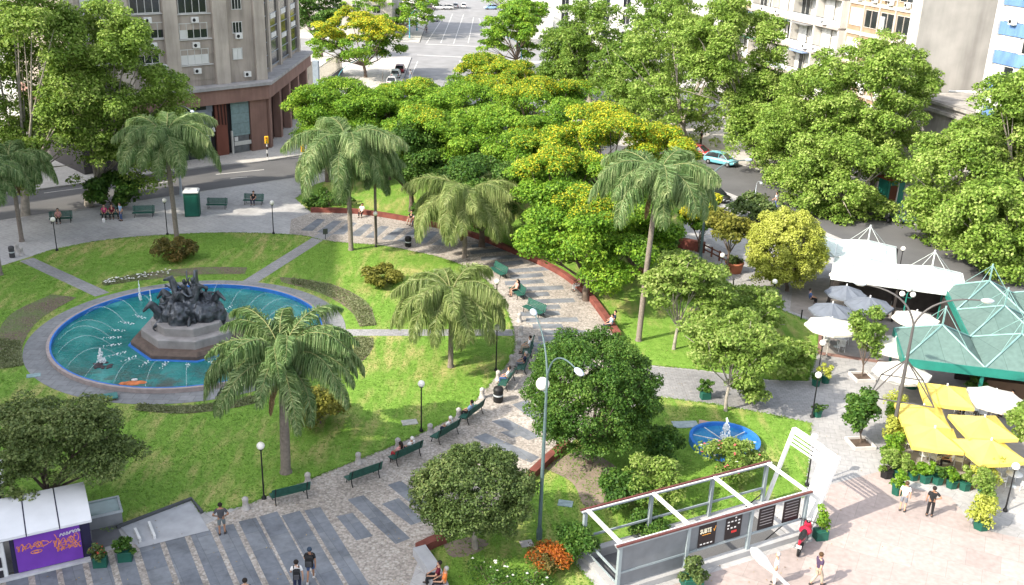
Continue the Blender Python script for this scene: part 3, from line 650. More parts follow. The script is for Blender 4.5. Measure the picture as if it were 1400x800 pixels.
def remeshed(mb, name, parent, vox, m, dec=None, noise=0.0):
    me = bpy.data.meshes.new('tmp'); me.from_pydata(mb.v, [], mb.f); t = bpy.data.objects.new('tmp', me); COL.objects.link(t)
    md = t.modifiers.new('r', 'REMESH'); md.mode = 'VOXEL'; md.voxel_size = vox
    ms = t.modifiers.new('s', 'SMOOTH'); ms.iterations = 2; ms.factor = .5
    if noise:
        tx = bpy.data.textures.new('n', 'CLOUDS'); tx.noise_scale = .28; dp = t.modifiers.new('d', 'DISPLACE'); dp.texture = tx; dp.strength = noise; dp.mid_level = .5
    dg = bpy.context.evaluated_depsgraph_get(); out = bpy.data.meshes.new_from_object(t.evaluated_get(dg)); bpy.data.objects.remove(t); bpy.data.meshes.remove(me)
    out.materials.clear(); out.materials.append(m); out.polygons.foreach_set('use_smooth', [True]*len(out.polygons)); out.name = name
    return link(name, out, parent)
def horse(mb, M, lift=0.0):
    def T(pts, r): mb.tube([M @ Vector(p) for p in pts], r, 8)
    T([(-.95, 0, 1.25), (-.7, 0, 1.38), (-.2, 0, 1.30), (.3, 0, 1.36), (.7, 0, 1.45), (.85, 0, 1.5)], [.18, .36, .38, .37, .33, .2])
    T([(.7, 0, 1.55), (1.0, 0, 1.95), (1.22, 0, 2.25)], [.27, .2, .15]); T([(1.15, 0, 2.3), (1.4, 0, 2.16), (1.72, 0, 1.95)], [.16, .13, .08])
    T([(1.15, .07, 2.35), (1.16, .09, 2.52)], [.05, .02]); T([(1.15, -.07, 2.35), (1.16, -.09, 2.52)], [.05, .02])
    T([(.62, 0, 1.8), (.85, 0, 2.15), (1.1, 0, 2.42)], [.1, .11, .08])
    for s_ in (-1, 1):
        T([(-.75, .2*s_, 1.2), (-.62, .22*s_, .85), (-.95, .22*s_, .52), (-.98, .22*s_, .05)], [.24, .15, .08, .07])
        k = .5 if s_ > 0 else .2
        T([(.65, .18*s_, 1.25), (.95+k*.4, .2*s_, 1.0), (1.15+k*.4, .2*s_, .7+k*.3), (.95+k*.5, .2*s_, .42+k*.5)], [.2, .12, .07, .07])
    T([(-1.0, 0, 1.4), (-1.3, 0, 1.35), (-1.5, 0, .9)], [.1, .12, .04])
def rider(mb, M, arm=1, lance=False):
    def T(pts, r): mb.tube([M @ Vector(p) for p in pts], r, 7)
    T([(0, 0, 1.6), (.05, 0, 1.9), (.16, 0, 2.2)], [.2, .21, .19]); T([(.17, 0, 2.2), (.2, 0, 2.36)], [.09, .08]); mb.ball(M @ Vector((.24, 0, 2.47)), .14, 8, .17, 6)
    for s_ in (-1, 1): T([(0, .18*s_, 1.62), (.35, .36*s_, 1.4), (.22, .38*s_, 1.0), (.32, .38*s_, .92)], [.15, .12, .08, .06])
    T([(.14, .2, 2.15), (.4, .38, 2.2+.25*arm), (.75, .4, 2.3+.5*arm)], [.09, .07, .05]); T([(.14, -.2, 2.15), (.4, -.32, 1.9), (.7, -.2, 1.85)], [.09, .07, .05])
    T([(-.1, 0, 2.2), (-.35, 0, 1.95), (-.6, .1, 1.75)], [.14, .2, .08])
    if lance: T([(-.6, .4, 2.3), (1.9, .4, 2.9)], [.025, .025])
rock = MB(); rr = random.Random(11)
for k in range(60):
    a, d = rr.uniform(0, 6.28), rr.random()**.5*2.0; h = 1.5*(1-(d/2.25)**2)+.15; rock.ball((d*math.cos(a), d*math.sin(a)*.85, 1.45+h*.35), rr.uniform(.3, .62), 7, rr.uniform(.25, .7)+h*.25, 5)
remeshed(rock, 'rocky_mound', mon, .09, BRZ, noise=.22)
mon.scale = (1.0, 1.0, 1.16)
specs = [(-.1, .4, 1.75, 180, -14, 1, True), (.2, -.5, 1.9, 15, 12, 1, False), (-.9, -.55, 1.35, 215, -6, 0, False), (.9, .5, 1.5, -20, 0, -.3, True), (.3, .75, 2.2, 95, 22, 1, False), (-.5, -.2, 2.15, 165, 16, .4, False)]
for x, y, z, az, pt, arm, lance in specs:
    M = Matrix.Translation((x, y, z-.9)) @ Matrix.Rotation(R(az), 4, 'Z') @ Matrix.Rotation(R(-pt), 4, 'Y')
    hb = MB(); horse(hb, M); h = remeshed(hb, 'horse', mon, .06, BRZ)
    rb = MB(); rider(rb, M, arm, lance); remeshed(rb, 'rider', mon, .045, BRZ)
fb = MB()
for x, y, a in ((-1.5, -1.0, .4), (.6, -1.5, 2.6), (1.5, -.7, 1.2)):
    M = Matrix.Translation((x, y, 1.75)) @ Matrix.Rotation(a, 4, 'Z') @ Matrix.Rotation(R(75), 4, 'Y'); rider(fb, Matrix(M) @ Matrix.Translation((0, 0, -1.6)), .2)
remeshed(fb, 'fallen_figures', mon, .05, BRZ)

# ================================================================== KIOSK
PURPLE = mat('purple_shutter', (0.155, 0.045, 0.36), 0.55, 0.1, 1.5)
NAVY = mat('dark_navy_trim', (0.02, 0.018, 0.05), 0.6)
kA, kB = G(22, 788), G(127, 763); ku = (kB-kA).normalized(); kn = Vector((ku.y, -ku.x, 0))     # outward to the camera
kz = zfor(kB, 709)
kang = math.atan2(ku.y, ku.x); KL = (kB-kA).length
kio = thing('kiosk', 'white roofed news kiosk with closed purple shutter sprayed with orange graffiti', 'kiosk', kA, kang)
dep = 2.3
MB().box(KL/2, dep/2+.02, kz/2, KL+.1, dep, kz-.01).build('wall', NAVY, kio)
MB().box(KL/2-.12, -.02, kz/2, KL-.5, .07, kz-.35).build('shutter', PURPLE, kio)
MB().box(KL/2-1.2, -.1, .06, KL+2.2, .3, .12).build('plinth', mat('pale_kerb_white', (.5, .5, .52), .8), kio)
rf = MB()
for k in range(5):
    x0 = -3.3+k*1.0*(KL+3.5)/5; x1 = x0+(KL+3.5)/5-.05
    N = 6; vs = []
    for i in range(N+1):
        t = i/N; y = -.25+t*(dep+.45); z = kz+.05+.42*math.sin(math.pi*min(1, t*.62+.0)); vs += [(x0, y, z), (x1, y, z)]
    rf.add(vs, [(2*i, 2*i+1, 2*i+3, 2*i+2) for i in range(N)], True)
    rf.add([(x0, -.25, kz-.07), (x1, -.25, kz-.07), (x1, -.25, kz+.05), (x0, -.25, kz+.05)], [(0, 1, 2, 3)])
roof = rf.build('roof', mat('white_roof_sheet', (.66, .67, .69), .4, .06, 1.2), kio)
rs = MB()
for k in range(1, 5):
    x0 = -3.3+k*(KL+3.5)/5-.025
    for i in range(6):
        t0, t1 = i/6, (i+1)/6; f = lambda t: (x0, -.25+t*(dep+.45), kz+.05+.42*math.sin(math.pi*min(1, t*.62)))
        rs.tube([f(t0), f(t1)], .03, 4, caps=False)
rs.build('seam', NAVY, roof)
MB().box(KL/2-1.6, dep/2, kz-.03, KL+3.4, dep+.3, .06).build('soffit', NAVY, kio)
sd_ = thing('drinks_cabinet', 'white serving cabinet with dark shelves beside the purple shutter', 'cabinet', kA+ku*(-1.15)+kn*.02, kang)
MB().box(0, .3, kz*.44, 1.75, .6, kz*.88, 0, .03).build('case', WHITE, sd_)
for z, h in ((kz*.74, .32), (kz*.42, .5), (kz*.14, .35)): MB().box(0.05, -.012, z, 1.3, .03, h).build('shelf_opening', mat('dark_shelf', (.03, .028, .035), .5), sd_)
MB().box(0.05, -.035, kz*.74, 1.1, .03, .2).build('white_panel', WHITE, sd_)
# graffiti: loops of sprayed paint lying flat on the shutter
ORG = mat('orange_spray', (.72, .24, .10), .7, .2, 6)
gf = MB(); rr = random.Random(5)
def squig(fn, w=.035, n=60, z=-.062):
    P = [fn(i/n) for i in range(n+1)]
    for i in range(n):
        a, b = Vector(P[i]), Vector(P[i+1]); d = (b-a)
        if d.length < 1e-5: continue
        nn = Vector((-d.y, d.x)).normalized()*w/2
        gf.add([(a.x-nn.x, z, a.y-nn.y), (b.x-nn.x, z, b.y-nn.y), (b.x+nn.x, z, b.y+nn.y), (a.x+nn.x, z, a.y+nn.y)], [(0, 1, 2, 3)])
SX = KL/4.0
for x0, wd, hy, amp in ((.25, 1.4, .66, .19), (2.1, 1.2, .60, .21), (2.2, 1.3, .45, .16)):
    squig(lambda t: ((x0+wd*t+.09*math.sin(t*44))*SX, kz*hy+amp*math.cos(t*38)*(.6+.4*math.sin(t*9))))
    squig(lambda t: ((x0+wd*t+.05*math.sin(t*31))*SX, kz*hy+amp*.8*math.cos(t*27+1)), .03)
for x0, z0, rx, rz_ in ((1.55, .66, .32, .12), (1.2, .50, .28, .08), (1.2, .50, .13, .05), (2.6, .47, .34, .1), (3.3, .64, .12, .2)): squig(lambda t: ((x0+rx*math.cos(6.6*t))*SX, kz*z0+rz_*math.sin(6.6*t)))
squig(lambda t: ((1.9+.16*t)*SX, kz*(.66-.02*math.sin(6*t)))); squig(lambda t: ((2.2+.1*math.sin(3*t))*SX, kz*(.82-.25*t)))
gf.build('orange_graffiti', ORG, kio)
gf = MB()
for i in range(7): squig(lambda t: ((2.52+i*.16+.055*math.cos(6.3*t+i))*SX, kz*(.765+i*.006)+.07*math.sin(6.3*t*(1 if i % 2 else 1.4)+i*1.7)), .032, 20, -.066)
gf.build('white_graffiti', WHITE, kio)
# second roof sliver at the very left and the glass box behind the kiosk
k2 = G(-14, 745); k2t = thing('kiosk', 'white sheet roof of a neighbouring kiosk cut by the left edge', 'kiosk', k2+Vector((-1.6, 1.9, 0)), kang)
MB().box(0, 0, 1.15, 2.6, 2.0, 2.3).build('wall', NAVY, k2t); MB().box(0, 0, 2.38, 3.0, 2.4, .1, 0, .03).build('roof', MATS['white_roof_sheet'], k2t)
gb = thing('glass_skylight', 'glass topped box with grey metal rim on the grass behind the kiosk', 'skylight', G(143, 711), kang)
MB().box(0, 0, .33, 1.5, 1.35, .66).build('base', mat('grey_metal', (.22, .23, .24), .5), gb)
fr = MB()
for x, y, sx_, sy_ in ((0, .67, 1.6, .1), (0, -.67, 1.6, .1), (.75, 0, .1, 1.24), (-.75, 0, .1, 1.24)): fr.box(x, y, .7, sx_, sy_, .1)
fr.build('rim', GREYPAINT, gb); MB().box(0, 0, .69, 1.4, 1.24, .03).build('glass', mat('pale_green_glass', (.20, .30, .29), .1, .2, 1, spec=.6), gb)
lb_ = MB().ball((0, 0, .12), .13); o = lb_.build('lawn_light', GLOBE, None, G(160, 684)); tag(o, 'small round white light on the grass by the glass box', 'lamp')
# concrete apron and its dark edging
ap = MB().sheet([pxs([(165, 722), (262, 685), (286, 726), (190, 750)])], .03); o = ap.build('concrete_apron', mat('pale_concrete', (.36, .37, .39), .85, .12, 1.5)); struct(o, 'pale concrete apron with dark raised edge cut into the lawn', 'paving')
ap = MB().sheet([pxs([(125, 722), (157, 713), (170, 742), (128, 752)])], .026); struct(ap.build('dark_slab', mat('dark_concrete', (.14, .14, .15), .85)), 'dark concrete slab beside the kiosk end', 'paving')
def lowwall(pts, h, w, name, label, m, cat='wall', par=None):
    mb = MB(); P = [Vector((*p, 0)) for p in pts]; L = []; Rr = []
    for i, p in enumerate(P):
        d = (P[min(i+1, len(P)-1)]-P[max(0, i-1)]).normalized(); nn = Vector((-d.y, d.x, 0))*w/2; L.append(p+nn); Rr.append(p-nn)
    n = len(P); vs = [(*v.to_2d(), 0) for v in L]+[(*v.to_2d(), h) for v in L]+[(*v.to_2d(), 0) for v in Rr]+[(*v.to_2d(), h) for v in Rr]; fs = []
    for i in range(n-1): fs += [(i, i+1, n+i+1, n+i), (2*n+i+1, 2*n+i, 3*n+i, 3*n+i+1), (n+i, n+i+1, 3*n+i+1, 3*n+i)]
    fs += [(0, n, 3*n, 2*n), (n-1, 3*n-1, 4*n-1, 2*n-1)]
    o = mb.add(vs, fs).build(name, m, par)
    if label: tag(o, label, cat)
    return o
lowwall(pxs([(160, 723), (262, 684), (276, 702)]), .16, .14, 'edging_wall', 'low dark edging wall round the concrete apron', mat('dark_edge', (.07, .075, .08), .8))
for a, b, l in (((185, 727), (192, 742), 'left'), ((204, 718), (212, 738), 'right')):
    A, B = G(*a), G(*b); o = lowwall([A.to_2d()[:], B.to_2d()[:]], .22, .12, 'white_rail', 'short white raised bar on the concrete apron, '+('nearer the kiosk' if l == 'left' else 'farther from the kiosk'), WHITE, 'rail')

# ================================================================== RED WALLS
lowwall(red_e[:], .42, .42, 'red_wall', 'long curved low red wall people sit on along the promenade', REDWALL)
lowwall(pxs([(775, 610), (748, 633), (723, 657)]), .42, .42, 'red_wall', 'short low red wall beside the big round tree', REDWALL)
lowwall(pxs([(607, 740), (590, 747), (572, 756)]), .42, .45, 'red_wall', 'short low red wall beside the smaller round tree', REDWALL)
lowwall(pxs([(573, 758), (590, 782), (604, 812)]), .45, .62, 'concrete_ledge', 'pale concrete ledge two people sit on at the bottom edge', mat('pale_concrete', (.36, .37, .39), .85))

# ================================================================== UNDERGROUND ENTRANCE
SUBANG = math.atan2(su.y, su.x)
sub = thing('underground_entrance', 'grey steel frame over underground stairs with dark posters on its side', 'underground entrance', SUB_O, SUBANG)
SP = mat('frame_grey_paint', (.25, .295, .315), .45, .08, 3); RB = mat('red_brown_rail', (.13, .045, .04), .5, .2, 4); STEPM = mat('stair_stone', (.30, .30, .31), .85, .12, 3)
W2 = SUB_W/2; L_ = SUB_L; T_ = SUB_T
for s_ in (-1, 1):
    xs = [0.05, L_*.345, L_*.68, L_-.05]
    for x in xs: MB().box(x, s_*W2, T_/2+.1, .16, .16, T_-.2).build('post', SP, sub)
    MB().box(L_/2, s_*W2, T_-.04, L_+.3, .2, .07).build('top_beam', SP, sub)
    MB().box(L_/2, s_*(W2+.05), T_+.035, L_+.34, .1, .08).build('top_rail', RB, sub)
    MB().box(L_/2, s_*(W2-.09), T_+.03, L_+.34, .06, .05).build('top_edge', WHITE, sub)
    for k in range(3):
        x0, x1 = xs[k]+.08, xs[k+1]-.08
        MB().box((x0+x1)/2, s_*W2, 1.08, x1-x0, .07, .1).build('mid_rail', SP, sub)
for x in (0.1, L_*.345, L_*.68, L_-.1): MB().box(x, 0, T_+.06, .16, SUB_W-.22, .12).build('cross_beam', WHITE, sub)
MB().box(0.05, 0, 1.02, .07, SUB_W-.16, .1).build('end_rail', SP, sub); MB().box(0.05, 0, .5, .06, SUB_W-.16, .06).build('end_rail', SP, sub)
kb = MB()
for s_ in (-1, 1): kb.box(L_/2, s_*W2, .15, L_+.3, .36, .3)
kb.box(0.02, 0, .14, .34, SUB_W-.37, .28); kb.build('kerb_wall', CONC, sub)
# well
well = MB(); d0 = -4.2
x0, x1, y0, y1 = .25, L_-.5, -W2+.2, W2-.2
well.quad((x0, y1, d0), (x1, y1, d0), (x1, y1, .1), (x0, y1, .1)); well.quad((x1, y0, d0), (x0, y0, d0), (x0, y0, .1), (x1, y0, .1)); well.quad((x0, y0, d0), (x0, y1, d0), (x0, y1, .1), (x0, y0, .1)); well.quad((x0, y0, d0), (x1, y0, d0), (x1, y1, d0), (x0, y1, d0))
well.build('well_wall', CONC, sub)
st = MB()
for k in range(20): st.box(x1-.17-k*.33, 0, (-.19*k-4.2)/2-.02, .33, SUB_W-.42, 4.2-.19*k)
st.build('stairs', STEPM, sub)
hr = MB(); hr.tube([(x1, y1-.15, 1.0), (x1-6.6, y1-.15, -2.8)], .03, 6); hr.tube([(x1, y0+.15, 1.0), (x1-6.6, y0+.15, -2.8)], .03, 6); hr.build('handrail', BLACK, sub)
# grey side panel with posters
PAN = mat('side_panel_grey', (.16, .175, .19), .6, .1, 2)
panel = MB().box((.14+L_*.68-.1)/2, -W2+.02, (1.14+T_-.1)/2, L_*.68-.3, .05, T_-.1-1.14).build('side_panel', PAN, sub)
MB().box((.14+L_*.345-.1)/2, -W2+.05, .72, L_*.345-.3, .04, .72).build('lower_panel', PAN, sub)
PB = mat('poster_black', (.018, .014, .016), .45, .2)
def poster(x, w, h, kind, lean=0):
    z0 = 1.2; p = MB().box(0, 0, h/2, w, .025, h).build('poster', PB, sub, (x, -W2-.035, z0))
    Mx = lambda xx, zz: Matrix.Translation((xx, -.017, zz)) @ Matrix.Rotation(R(90), 4, 'X')
    if kind == 'subte':
        text_mesh('lettering', 'SUBTE', .25, mat('poster_cream', (.85, .8, .6), .5), p, Mx(-.105, h*.68) @ Matrix.Diagonal((.88, 1.25, 1, 1)))
        mb = MB(); mb.add([(w*.37, -.018, h*.58), (w*.41, -.018, h*.58), (w*.485, -.018, h*.80), (w*.44, -.018, h*.80)], [(0, 1, 2, 3)]); mb.add([(w*.37, -.018, h*.58), (w*.33, -.018, h*.70), (w*.36, -.018, h*.70), (w*.39, -.018, h*.63)], [(0, 3, 2, 1)])
        mb.box(-.05, -.016, h*.52, w*.5, .008, .03); mb.build('emblem', mat('poster_orange', (.75, .33, .05), .5), p)
        mb = MB()
        for k in range(4): mb.box(-w*.32+k*w*.2, -.016, h*.12, w*.12, .008, .06)
        mb.build('small_print', WHITE, p)
    elif kind == 'logos':
        mb = MB(); rr = random.Random(2)
        for r_ in range(4):
            for k in range(4):
                if rr.random() < .8: mb.box(-w*.34+k*w*.22, -.016, h*.9-r_*h*.14, w*.15*rr.uniform(.6, 1), .008, .07)
        mb.build('small_print', WHITE, p); MB().box(.05, -.016, h*.3, .3, .008, .12).build('red_mark', mat('poster_red', (.5, .03, .03), .5), p)
    else:
        mb = MB()
        for k in range(6): mb.box(0, -.016, h*(.85-.13*k), w*.75, .008, .035)
        mb.build('small_print', mat('print_grey', (.25, .24, .25), .6), p)
fx = lambda px, py: ((onplane(px, py, SUB_O+sn*(-W2), sn)-SUB_O).dot(su))
for px, py, w, kind in ((965, 740, .95, 'subte'), (1001, 727, .9, 'logos'), (1047, 707, .95, 'lines'), (1081, 698, 1.0, 'lines')): poster(fx(px, py), w, 1.22, kind)
# leaning white portal over the stair head
pt = thing('entrance_portal', 'tall white leaning steel portal with slats at the head of the underground stairs', 'portal', SUB_O+su*(L_+.12), SUBANG)
ph, lx = 4.1, 1.25; 
def slope(y, t): return Vector((.1+lx*t, y, ph*t))
a, b = -W2-.1, W2+.05
MB().tube([slope(b, 0), slope(b, 1)], .11, 4, smooth=False).build('leg', WHITE, pt)
pl_ = MB(); pl_.add([slope(a-.02, 0), slope(a+.25, 0), slope(a+.95, .48), slope(a+1.05, 1.0), slope(a-.02, 1.0)]+[slope(q, t)+Vector((.14, 0, -.02)) for q, t in ((a-.02, 0), (a+.25, 0), (a+.95, .48), (a+1.05, 1.0), (a-.02, 1.0))], [(4, 3, 2, 1, 0), (5, 6, 7, 8, 9)]+[(i, (i+1) % 5, 5+(i+1) % 5, 5+i) for i in range(5)])
pl_.build('leg_panel', WHITE, pt)
for k, t in enumerate((1.0, .955, .91, .865, .82)): MB().tube([slope(a+1.0, t), slope(b, t)], .055 if k else .1, 4, smooth=False).build('slat', WHITE, pt)
# ================================================================== BUILDINGS
class Facade:
    """upright wall plane: p0 on the ground, direction left to right as seen from the square"""
    def __init__(s, p0, ang):
        s.p0 = Vector((p0[0], p0[1], 0)); s.ang = ang; s.d = Vector((math.cos(ang), math.sin(ang), 0)); s.n = Vector((s.d.y, -s.d.x, 0))
    def uz(s, px, py, off=0.0):
        p = onplane(px, py, s.p0+s.n*off, s.n); return (p-s.p0).dot(s.d), p.z
    def rect(s, x0, y0, x1, y1, off=0.0):
        u0, z1 = s.uz(x0, y0, off); u1, z0 = s.uz(x1, y1, off); return u0, u1, z0, z1
def slab(name, u0, u1, z0, z1, y0, y1, m, parent, bev=0.0):
    """box in facade axes; y<0 stands out of the wall"""
    return MB().box((u0+u1)/2, (y0+y1)/2, (z0+z1)/2, abs(u1-u0), abs(y1-y0), abs(z1-z0), 0, bev).build(name, m, parent)
FRAMEW = mat('window_frame_white', (.55, .55, .53), .5, .06)
BLIND = mat('white_roller_blind', (.62, .62, .60), .7, .06, 1)
ACM = mat('air_conditioner_white', (.66, .66, .64), .5, .06)
def window(parent, u, z, w, h, panes=3, y=-.02, blind=0.0, sill=True, frame_m=None):
    f = MB(); t = .07
    f.box(u, y-.04, z+h/2+t/2, w+2*t, .1, t); f.box(u, y-.04, z-h/2-t/2, w+2*t, .1, t)
    for k in range(panes+1): f.box(u-w/2+w*k/panes, y-.04, z, t*.8, .1, h)
    fo = f.build('window', frame_m or FRAMEW, parent)
    MB().box(u, y-.015, z, w, .02, h).build('pane', GLASS, fo)
    if blind > 0: MB().box(u-w/2+w*blind/2, y-.045, z, w*blind-.08, .02, h).build('blind', BLIND, fo)
    if sill: MB().box(u, y-.12, z-h/2-.15, w+.9, .3, .1).build('sill', mat('white_sill', (.52, .51, .49), .7, .1), fo)
    return fo
def aircon(parent, u, z, y=0.0):
    a = MB().box(u, y-.22, z, .85, .36, .6, 0, .03).build('air_conditioner', ACM, parent)
    MB().lathe([(.19, 0), (.19, .02), (.01, .02)], 12, caps=False).build('fan_grille', BLACK, a).matrix_local = Matrix.Translation((u-.15, y-.402, z)) @ Matrix.Rotation(R(90), 4, 'X')
    return a
def m_render(name, c, streak=.35, sc=(.9, .9, .12)):
    s = NT(name, .9, .2); mp = s.n('ShaderNodeMapping'); mp.inputs['Scale'].default_value = sc; s.l(s.tc.outputs['Object'], mp.inputs[0])
    a = s.noise(1.0, 6, mp.outputs[0], rough=.65); b = s.noise(.35, 4); g = s.noise(9, 3)
    r = s.ramp(a.outputs['Fac'], [(.35, tuple(x*(1-streak) for x in c)), (.55, c), (.75, tuple(min(1, x*1.12) for x in c))])
    c2 = s.mix(1, r.outputs[0], s.ramp(b.outputs['Fac'], [(.3, (.82,)*3), (.7, (1.1,)*3)]).outputs[0], 'MULTIPLY'); s.color(c2.outputs[0]); s.bump(g.outputs['Fac'], .15, .03); return s.m
# ---- corner building with columned ground floors
STUC = m_render('weathered_grey_stucco', (.385, .335, .29), .3); STUC2 = m_render('pale_pilaster_stucco', (.47, .415, .36), .24)
REDST = m_render('polished_red_stone', (.19, .075, .055), .15); CORN = m_render('brown_cornice', (.27, .165, .135), .2)
LC = Vector((-30.0, 118.3, 0)); fa = R(45)
bl = thing('corner_building', 'tall weathered grey corner block with red stone base and a white lettered dark sign', 'building', LC, fa)
FL = Facade(LC, fa)                                             # front; u runs to the corner at 0
ztop = zfor(LC, 112)-ROAD_Z; HB = 34
bl.location.z = ROAD_Z+.12
uL = FL.uz(92, 60, -.9)[0]
side_len = 26.5
sang = R(91)-fa                                                   # the side street face, seen in the block's own axes
sdv = Vector((math.cos(sang), math.sin(sang), 0))
def bp(u, v): return (u, v)
KS = side_len
nsd = Vector((sdv.y, -sdv.x, 0))
def inset(e):
    q = sdv*KS-nsd*e; w = q-nsd*14
    return [(uL, e), (-e*.424, e), (q.x, q.y), (w.x, w.y), (uL, 16)]
MB().prism(inset(.9), ztop-.4, HB).build('wall', STUC, bl)
MB().prism(inset(.5), 0, ztop-1.9).build('ground_floor_wall', mat('dark_shop_interior', (.045, .04, .042), .6), bl)
corn = MB().prism(inset(-.75), ztop-2.0, ztop-.35); corn.build('cornice', CORN, bl)
MB().prism(inset(-1.1), ztop-.35, ztop).build('canopy_roof', m_render('lead_grey_canopy', (.36, .35, .345), .2), bl)
# pilasters and floor bands on the front
for x0, x1 in ((153, 176), (224, 243), (291, 310), (88, 104)):
    u0, u1 = FL.uz(x0, 60, -.9)[0], FL.uz(x1, 60, -.9)[0]; slab('pilaster', u0, u1, ztop, HB, .45, .93, STUC2, bl)
u0, u1 = FL.uz(362, 60, -.9)[0], -.36; slab('pilaster', u0, u1, ztop, HB, .6, .93, STUC2, bl)
zrow = {}
for cxs, y in ((( 131, 197, 262), 7), ((205, 264), 42), ((266,), 77.5)):
    for x in cxs:
        u, z = FL.uz(x, y, -.9); w = 3.3; h = 1.55
        wf = window(bl, u, z, w, h, 4, .9, blind=(.42 if x in (131, ) else .3 if (x, y) == (264, 42) else 1.0 if y > 70 else 0))
        aircon(bl, u+.1, z-1.55, .9)
        slab('spandrel', u-2.5, u+2.5, z-2.6, z-1.05, .83, .9, STUC, bl)
for x, y in ((131, 42), (131, 77), (197, 77)):
    u, z = FL.uz(x, y, -.9); window(bl, u, z, 3.3, 1.55, 4, .9)
for x, y, pn in ((322.5, 5, 3), (324, 37.5, 3), (324.5, 73.5, 2)):
    u, z = FL.uz(x, y, -.9); window(bl, u, z, 1.15, 1.15, pn, .9, sill=False, blind=1.0 if pn == 2 else 0)
for x, y in ((325, 49), (337, 101), (222, 92)):
    u, z = FL.uz(x, y, -.9); aircon(bl, u, z, .9)
u, z = FL.uz(172, 95, -.9)
# ground floor front
def fpart(name, x0, y0, x1, y1, m, y=-.05, th=.12):
    u0, u1, z0, z1 = FL.rect(x0, y0, x1, y1); z0 = max(z0, .0); return slab(name, u0, u1, z0, min(z1, ztop-2.0), y, y+th, m, bl)
TEALG = m_slabs('pale_teal_glass', (.20, .29, .30), (.22, .31, .32), (.10, .13, .13), 3.4, 1.15, rough=.2, stain=.1)
MATS['pale_teal_glass'].node_tree.nodes['Mapping'].inputs['Rotation'].default_value = (R(90), 0, 0)
DG = mat('dark_shop_glass', (.03, .035, .04), .15, .2, spec=.6); MUL = mat('grey_blue_mullion', (.20, .23, .27), .5)
fpart('red_stone_panel', 291, 128, 313, 216, REDST, -.2, .3); fpart('red_stone_panel', 342, 126, 362, 205, REDST, -.2, .3)
fpart('glass_curtain', 313.5, 128, 341.5, 183, TEALG, -.1, .1)
fpart('entrance_glass', 318, 185, 341.5, 209, mat('entrance_glass', (.12, .13, .14), .2, .2, spec=.6), -.05, .1); fpart('door_rail', 320, 194, 343, 196, FRAMEW, -.15, .1); fpart('notice', 320, 187.5, 325, 192.5, WHITE, -.14, .06); fpart('entrance_jamb', 315, 179, 319, 213, FRAMEW, -.3, .25)
fpart('shop_glass', 246, 130, 290, 153, DG, -.05, .1); fpart('shop_panel', 246, 154, 290, 172, MUL, -.12, .2); fpart('shop_glass', 246, 184, 279, 217, DG, -.05, .1); fpart('mullion', 279, 184, 290, 217, MUL, -.1, .15); fpart('mullion', 280, 131, 290, 152, MUL, -.1, .04)
sg = fpart('sign', 258, 173, 292, 182.5, mat('dark_navy_sign', (.02, .022, .06), .5), -.32, .18)
u0, u1, z0, z1 = FL.rect(258, 173, 292, 182.5)
text_mesh('sign_lettering', 'pluna', .95, WHITE, bl, Matrix.Translation(((u0+u1)/2+.55, -.335, (z0+z1)/2)) @ Matrix.Rotation(R(90), 4, 'X'))
q = MB(); zz = (z0+z1)/2; uu = (u0+u1)/2-1.35
for a, b, c, d in ((-.3, -.22, -.05, .02), (-.1, .05, .25, .3)): q.add([(uu+a, -.335, zz+b), (uu+a+.16, -.335, zz+b), (uu+c+.2, -.335, zz+d+.2), (uu+c, -.335, zz+d+.2)], [(0, 1, 2, 3)])
q.build('sign_emblem', WHITE, bl); fpart('sign_light_strip', 258, 183.2, 292, 184.2, WHITE, -.3, .12)
for k in range(3):
    u, z = FL.uz(298+k*4.5, 170); MB().tube([(u, -.26, z+2.3), (u+.05, -.26, z)], .07, 5).build('wall_flagpole', mat('dark_brown_bar', (.04, .02, .018), .6), bl)
slab('corner_pier', -2.05, .1, 0, ztop-2.0, -.3, .6, CORN, bl)
# side face: piers below, window strips between pale pilasters above
for j in range(5):
    t = .6+j*(KS-1.2)/4.35; p = sdv*t; MB().box(p.x+.2, p.y+.1, (ztop-2)/2, 1.0, .9, ztop-2.0, sang).build('column', CORN, bl)
    if j < 4: p2 = sdv*(t+(KS-1.2)/8.7); MB().box(p2.x-.55, p2.y, (ztop-2)/2, (KS-1.2)/4.35-1.05, .2, ztop-2.0, sang).build('recess_panel', mat('dark_recess_stone', (.05, .022, .018), .5, .2), bl)
nside = Vector((sdv.y, -sdv.x, 0))
for j in range(5):
    t = .9+j*(KS-2.0)/4.0; p = sdv*t-nside*.85; MB().box(p.x, p.y, (ztop+HB)/2, .95, .7, HB-ztop, sang).build('pilaster', STUC2, bl)
    if j < 4:
        p = sdv*(t+(KS-2.0)/8)-nside*.88; w = (KS-2)/4-1.0
        wf = MB()
        for zz in np.arange(ztop+.5, HB, 1.55): wf.box(p.x, p.y, zz, w, .26, .12, sang)
        wo = wf.build('window', MUL, bl); MB().box(p.x, p.y, (ztop+.6+HB)/2, w, .2, HB-ztop-.6, sang).build('pane', GLASS, wo)
        for zz in (ztop+3.4+.7*(j % 2), ztop+6.4): q_ = p+nside*.15; MB().box(q_.x, q_.y, zz, w*.55, .12, .6, sang).build('louvre_panel', BLIND, wo)
# ---- pale building beyond it on the left, mostly behind trees
pb = Facade(LC-FL.d*41-FL.n*2, fa)
b2 = thing('apartment_building', 'pale building half hidden behind the big tree at the left edge', 'building', pb.p0, fa)
MB().box(-16, 6, 14, 32, 12, 28).build('wall', mat('pale_bluish_wall', (.45, .46, .47), .8, .1, .5), b2)
for i in range(5):
    for j in range(7): window(b2, -3.5-i*5, 3+j*3.6, 2.6, 1.6, 2, 0, sill=False)
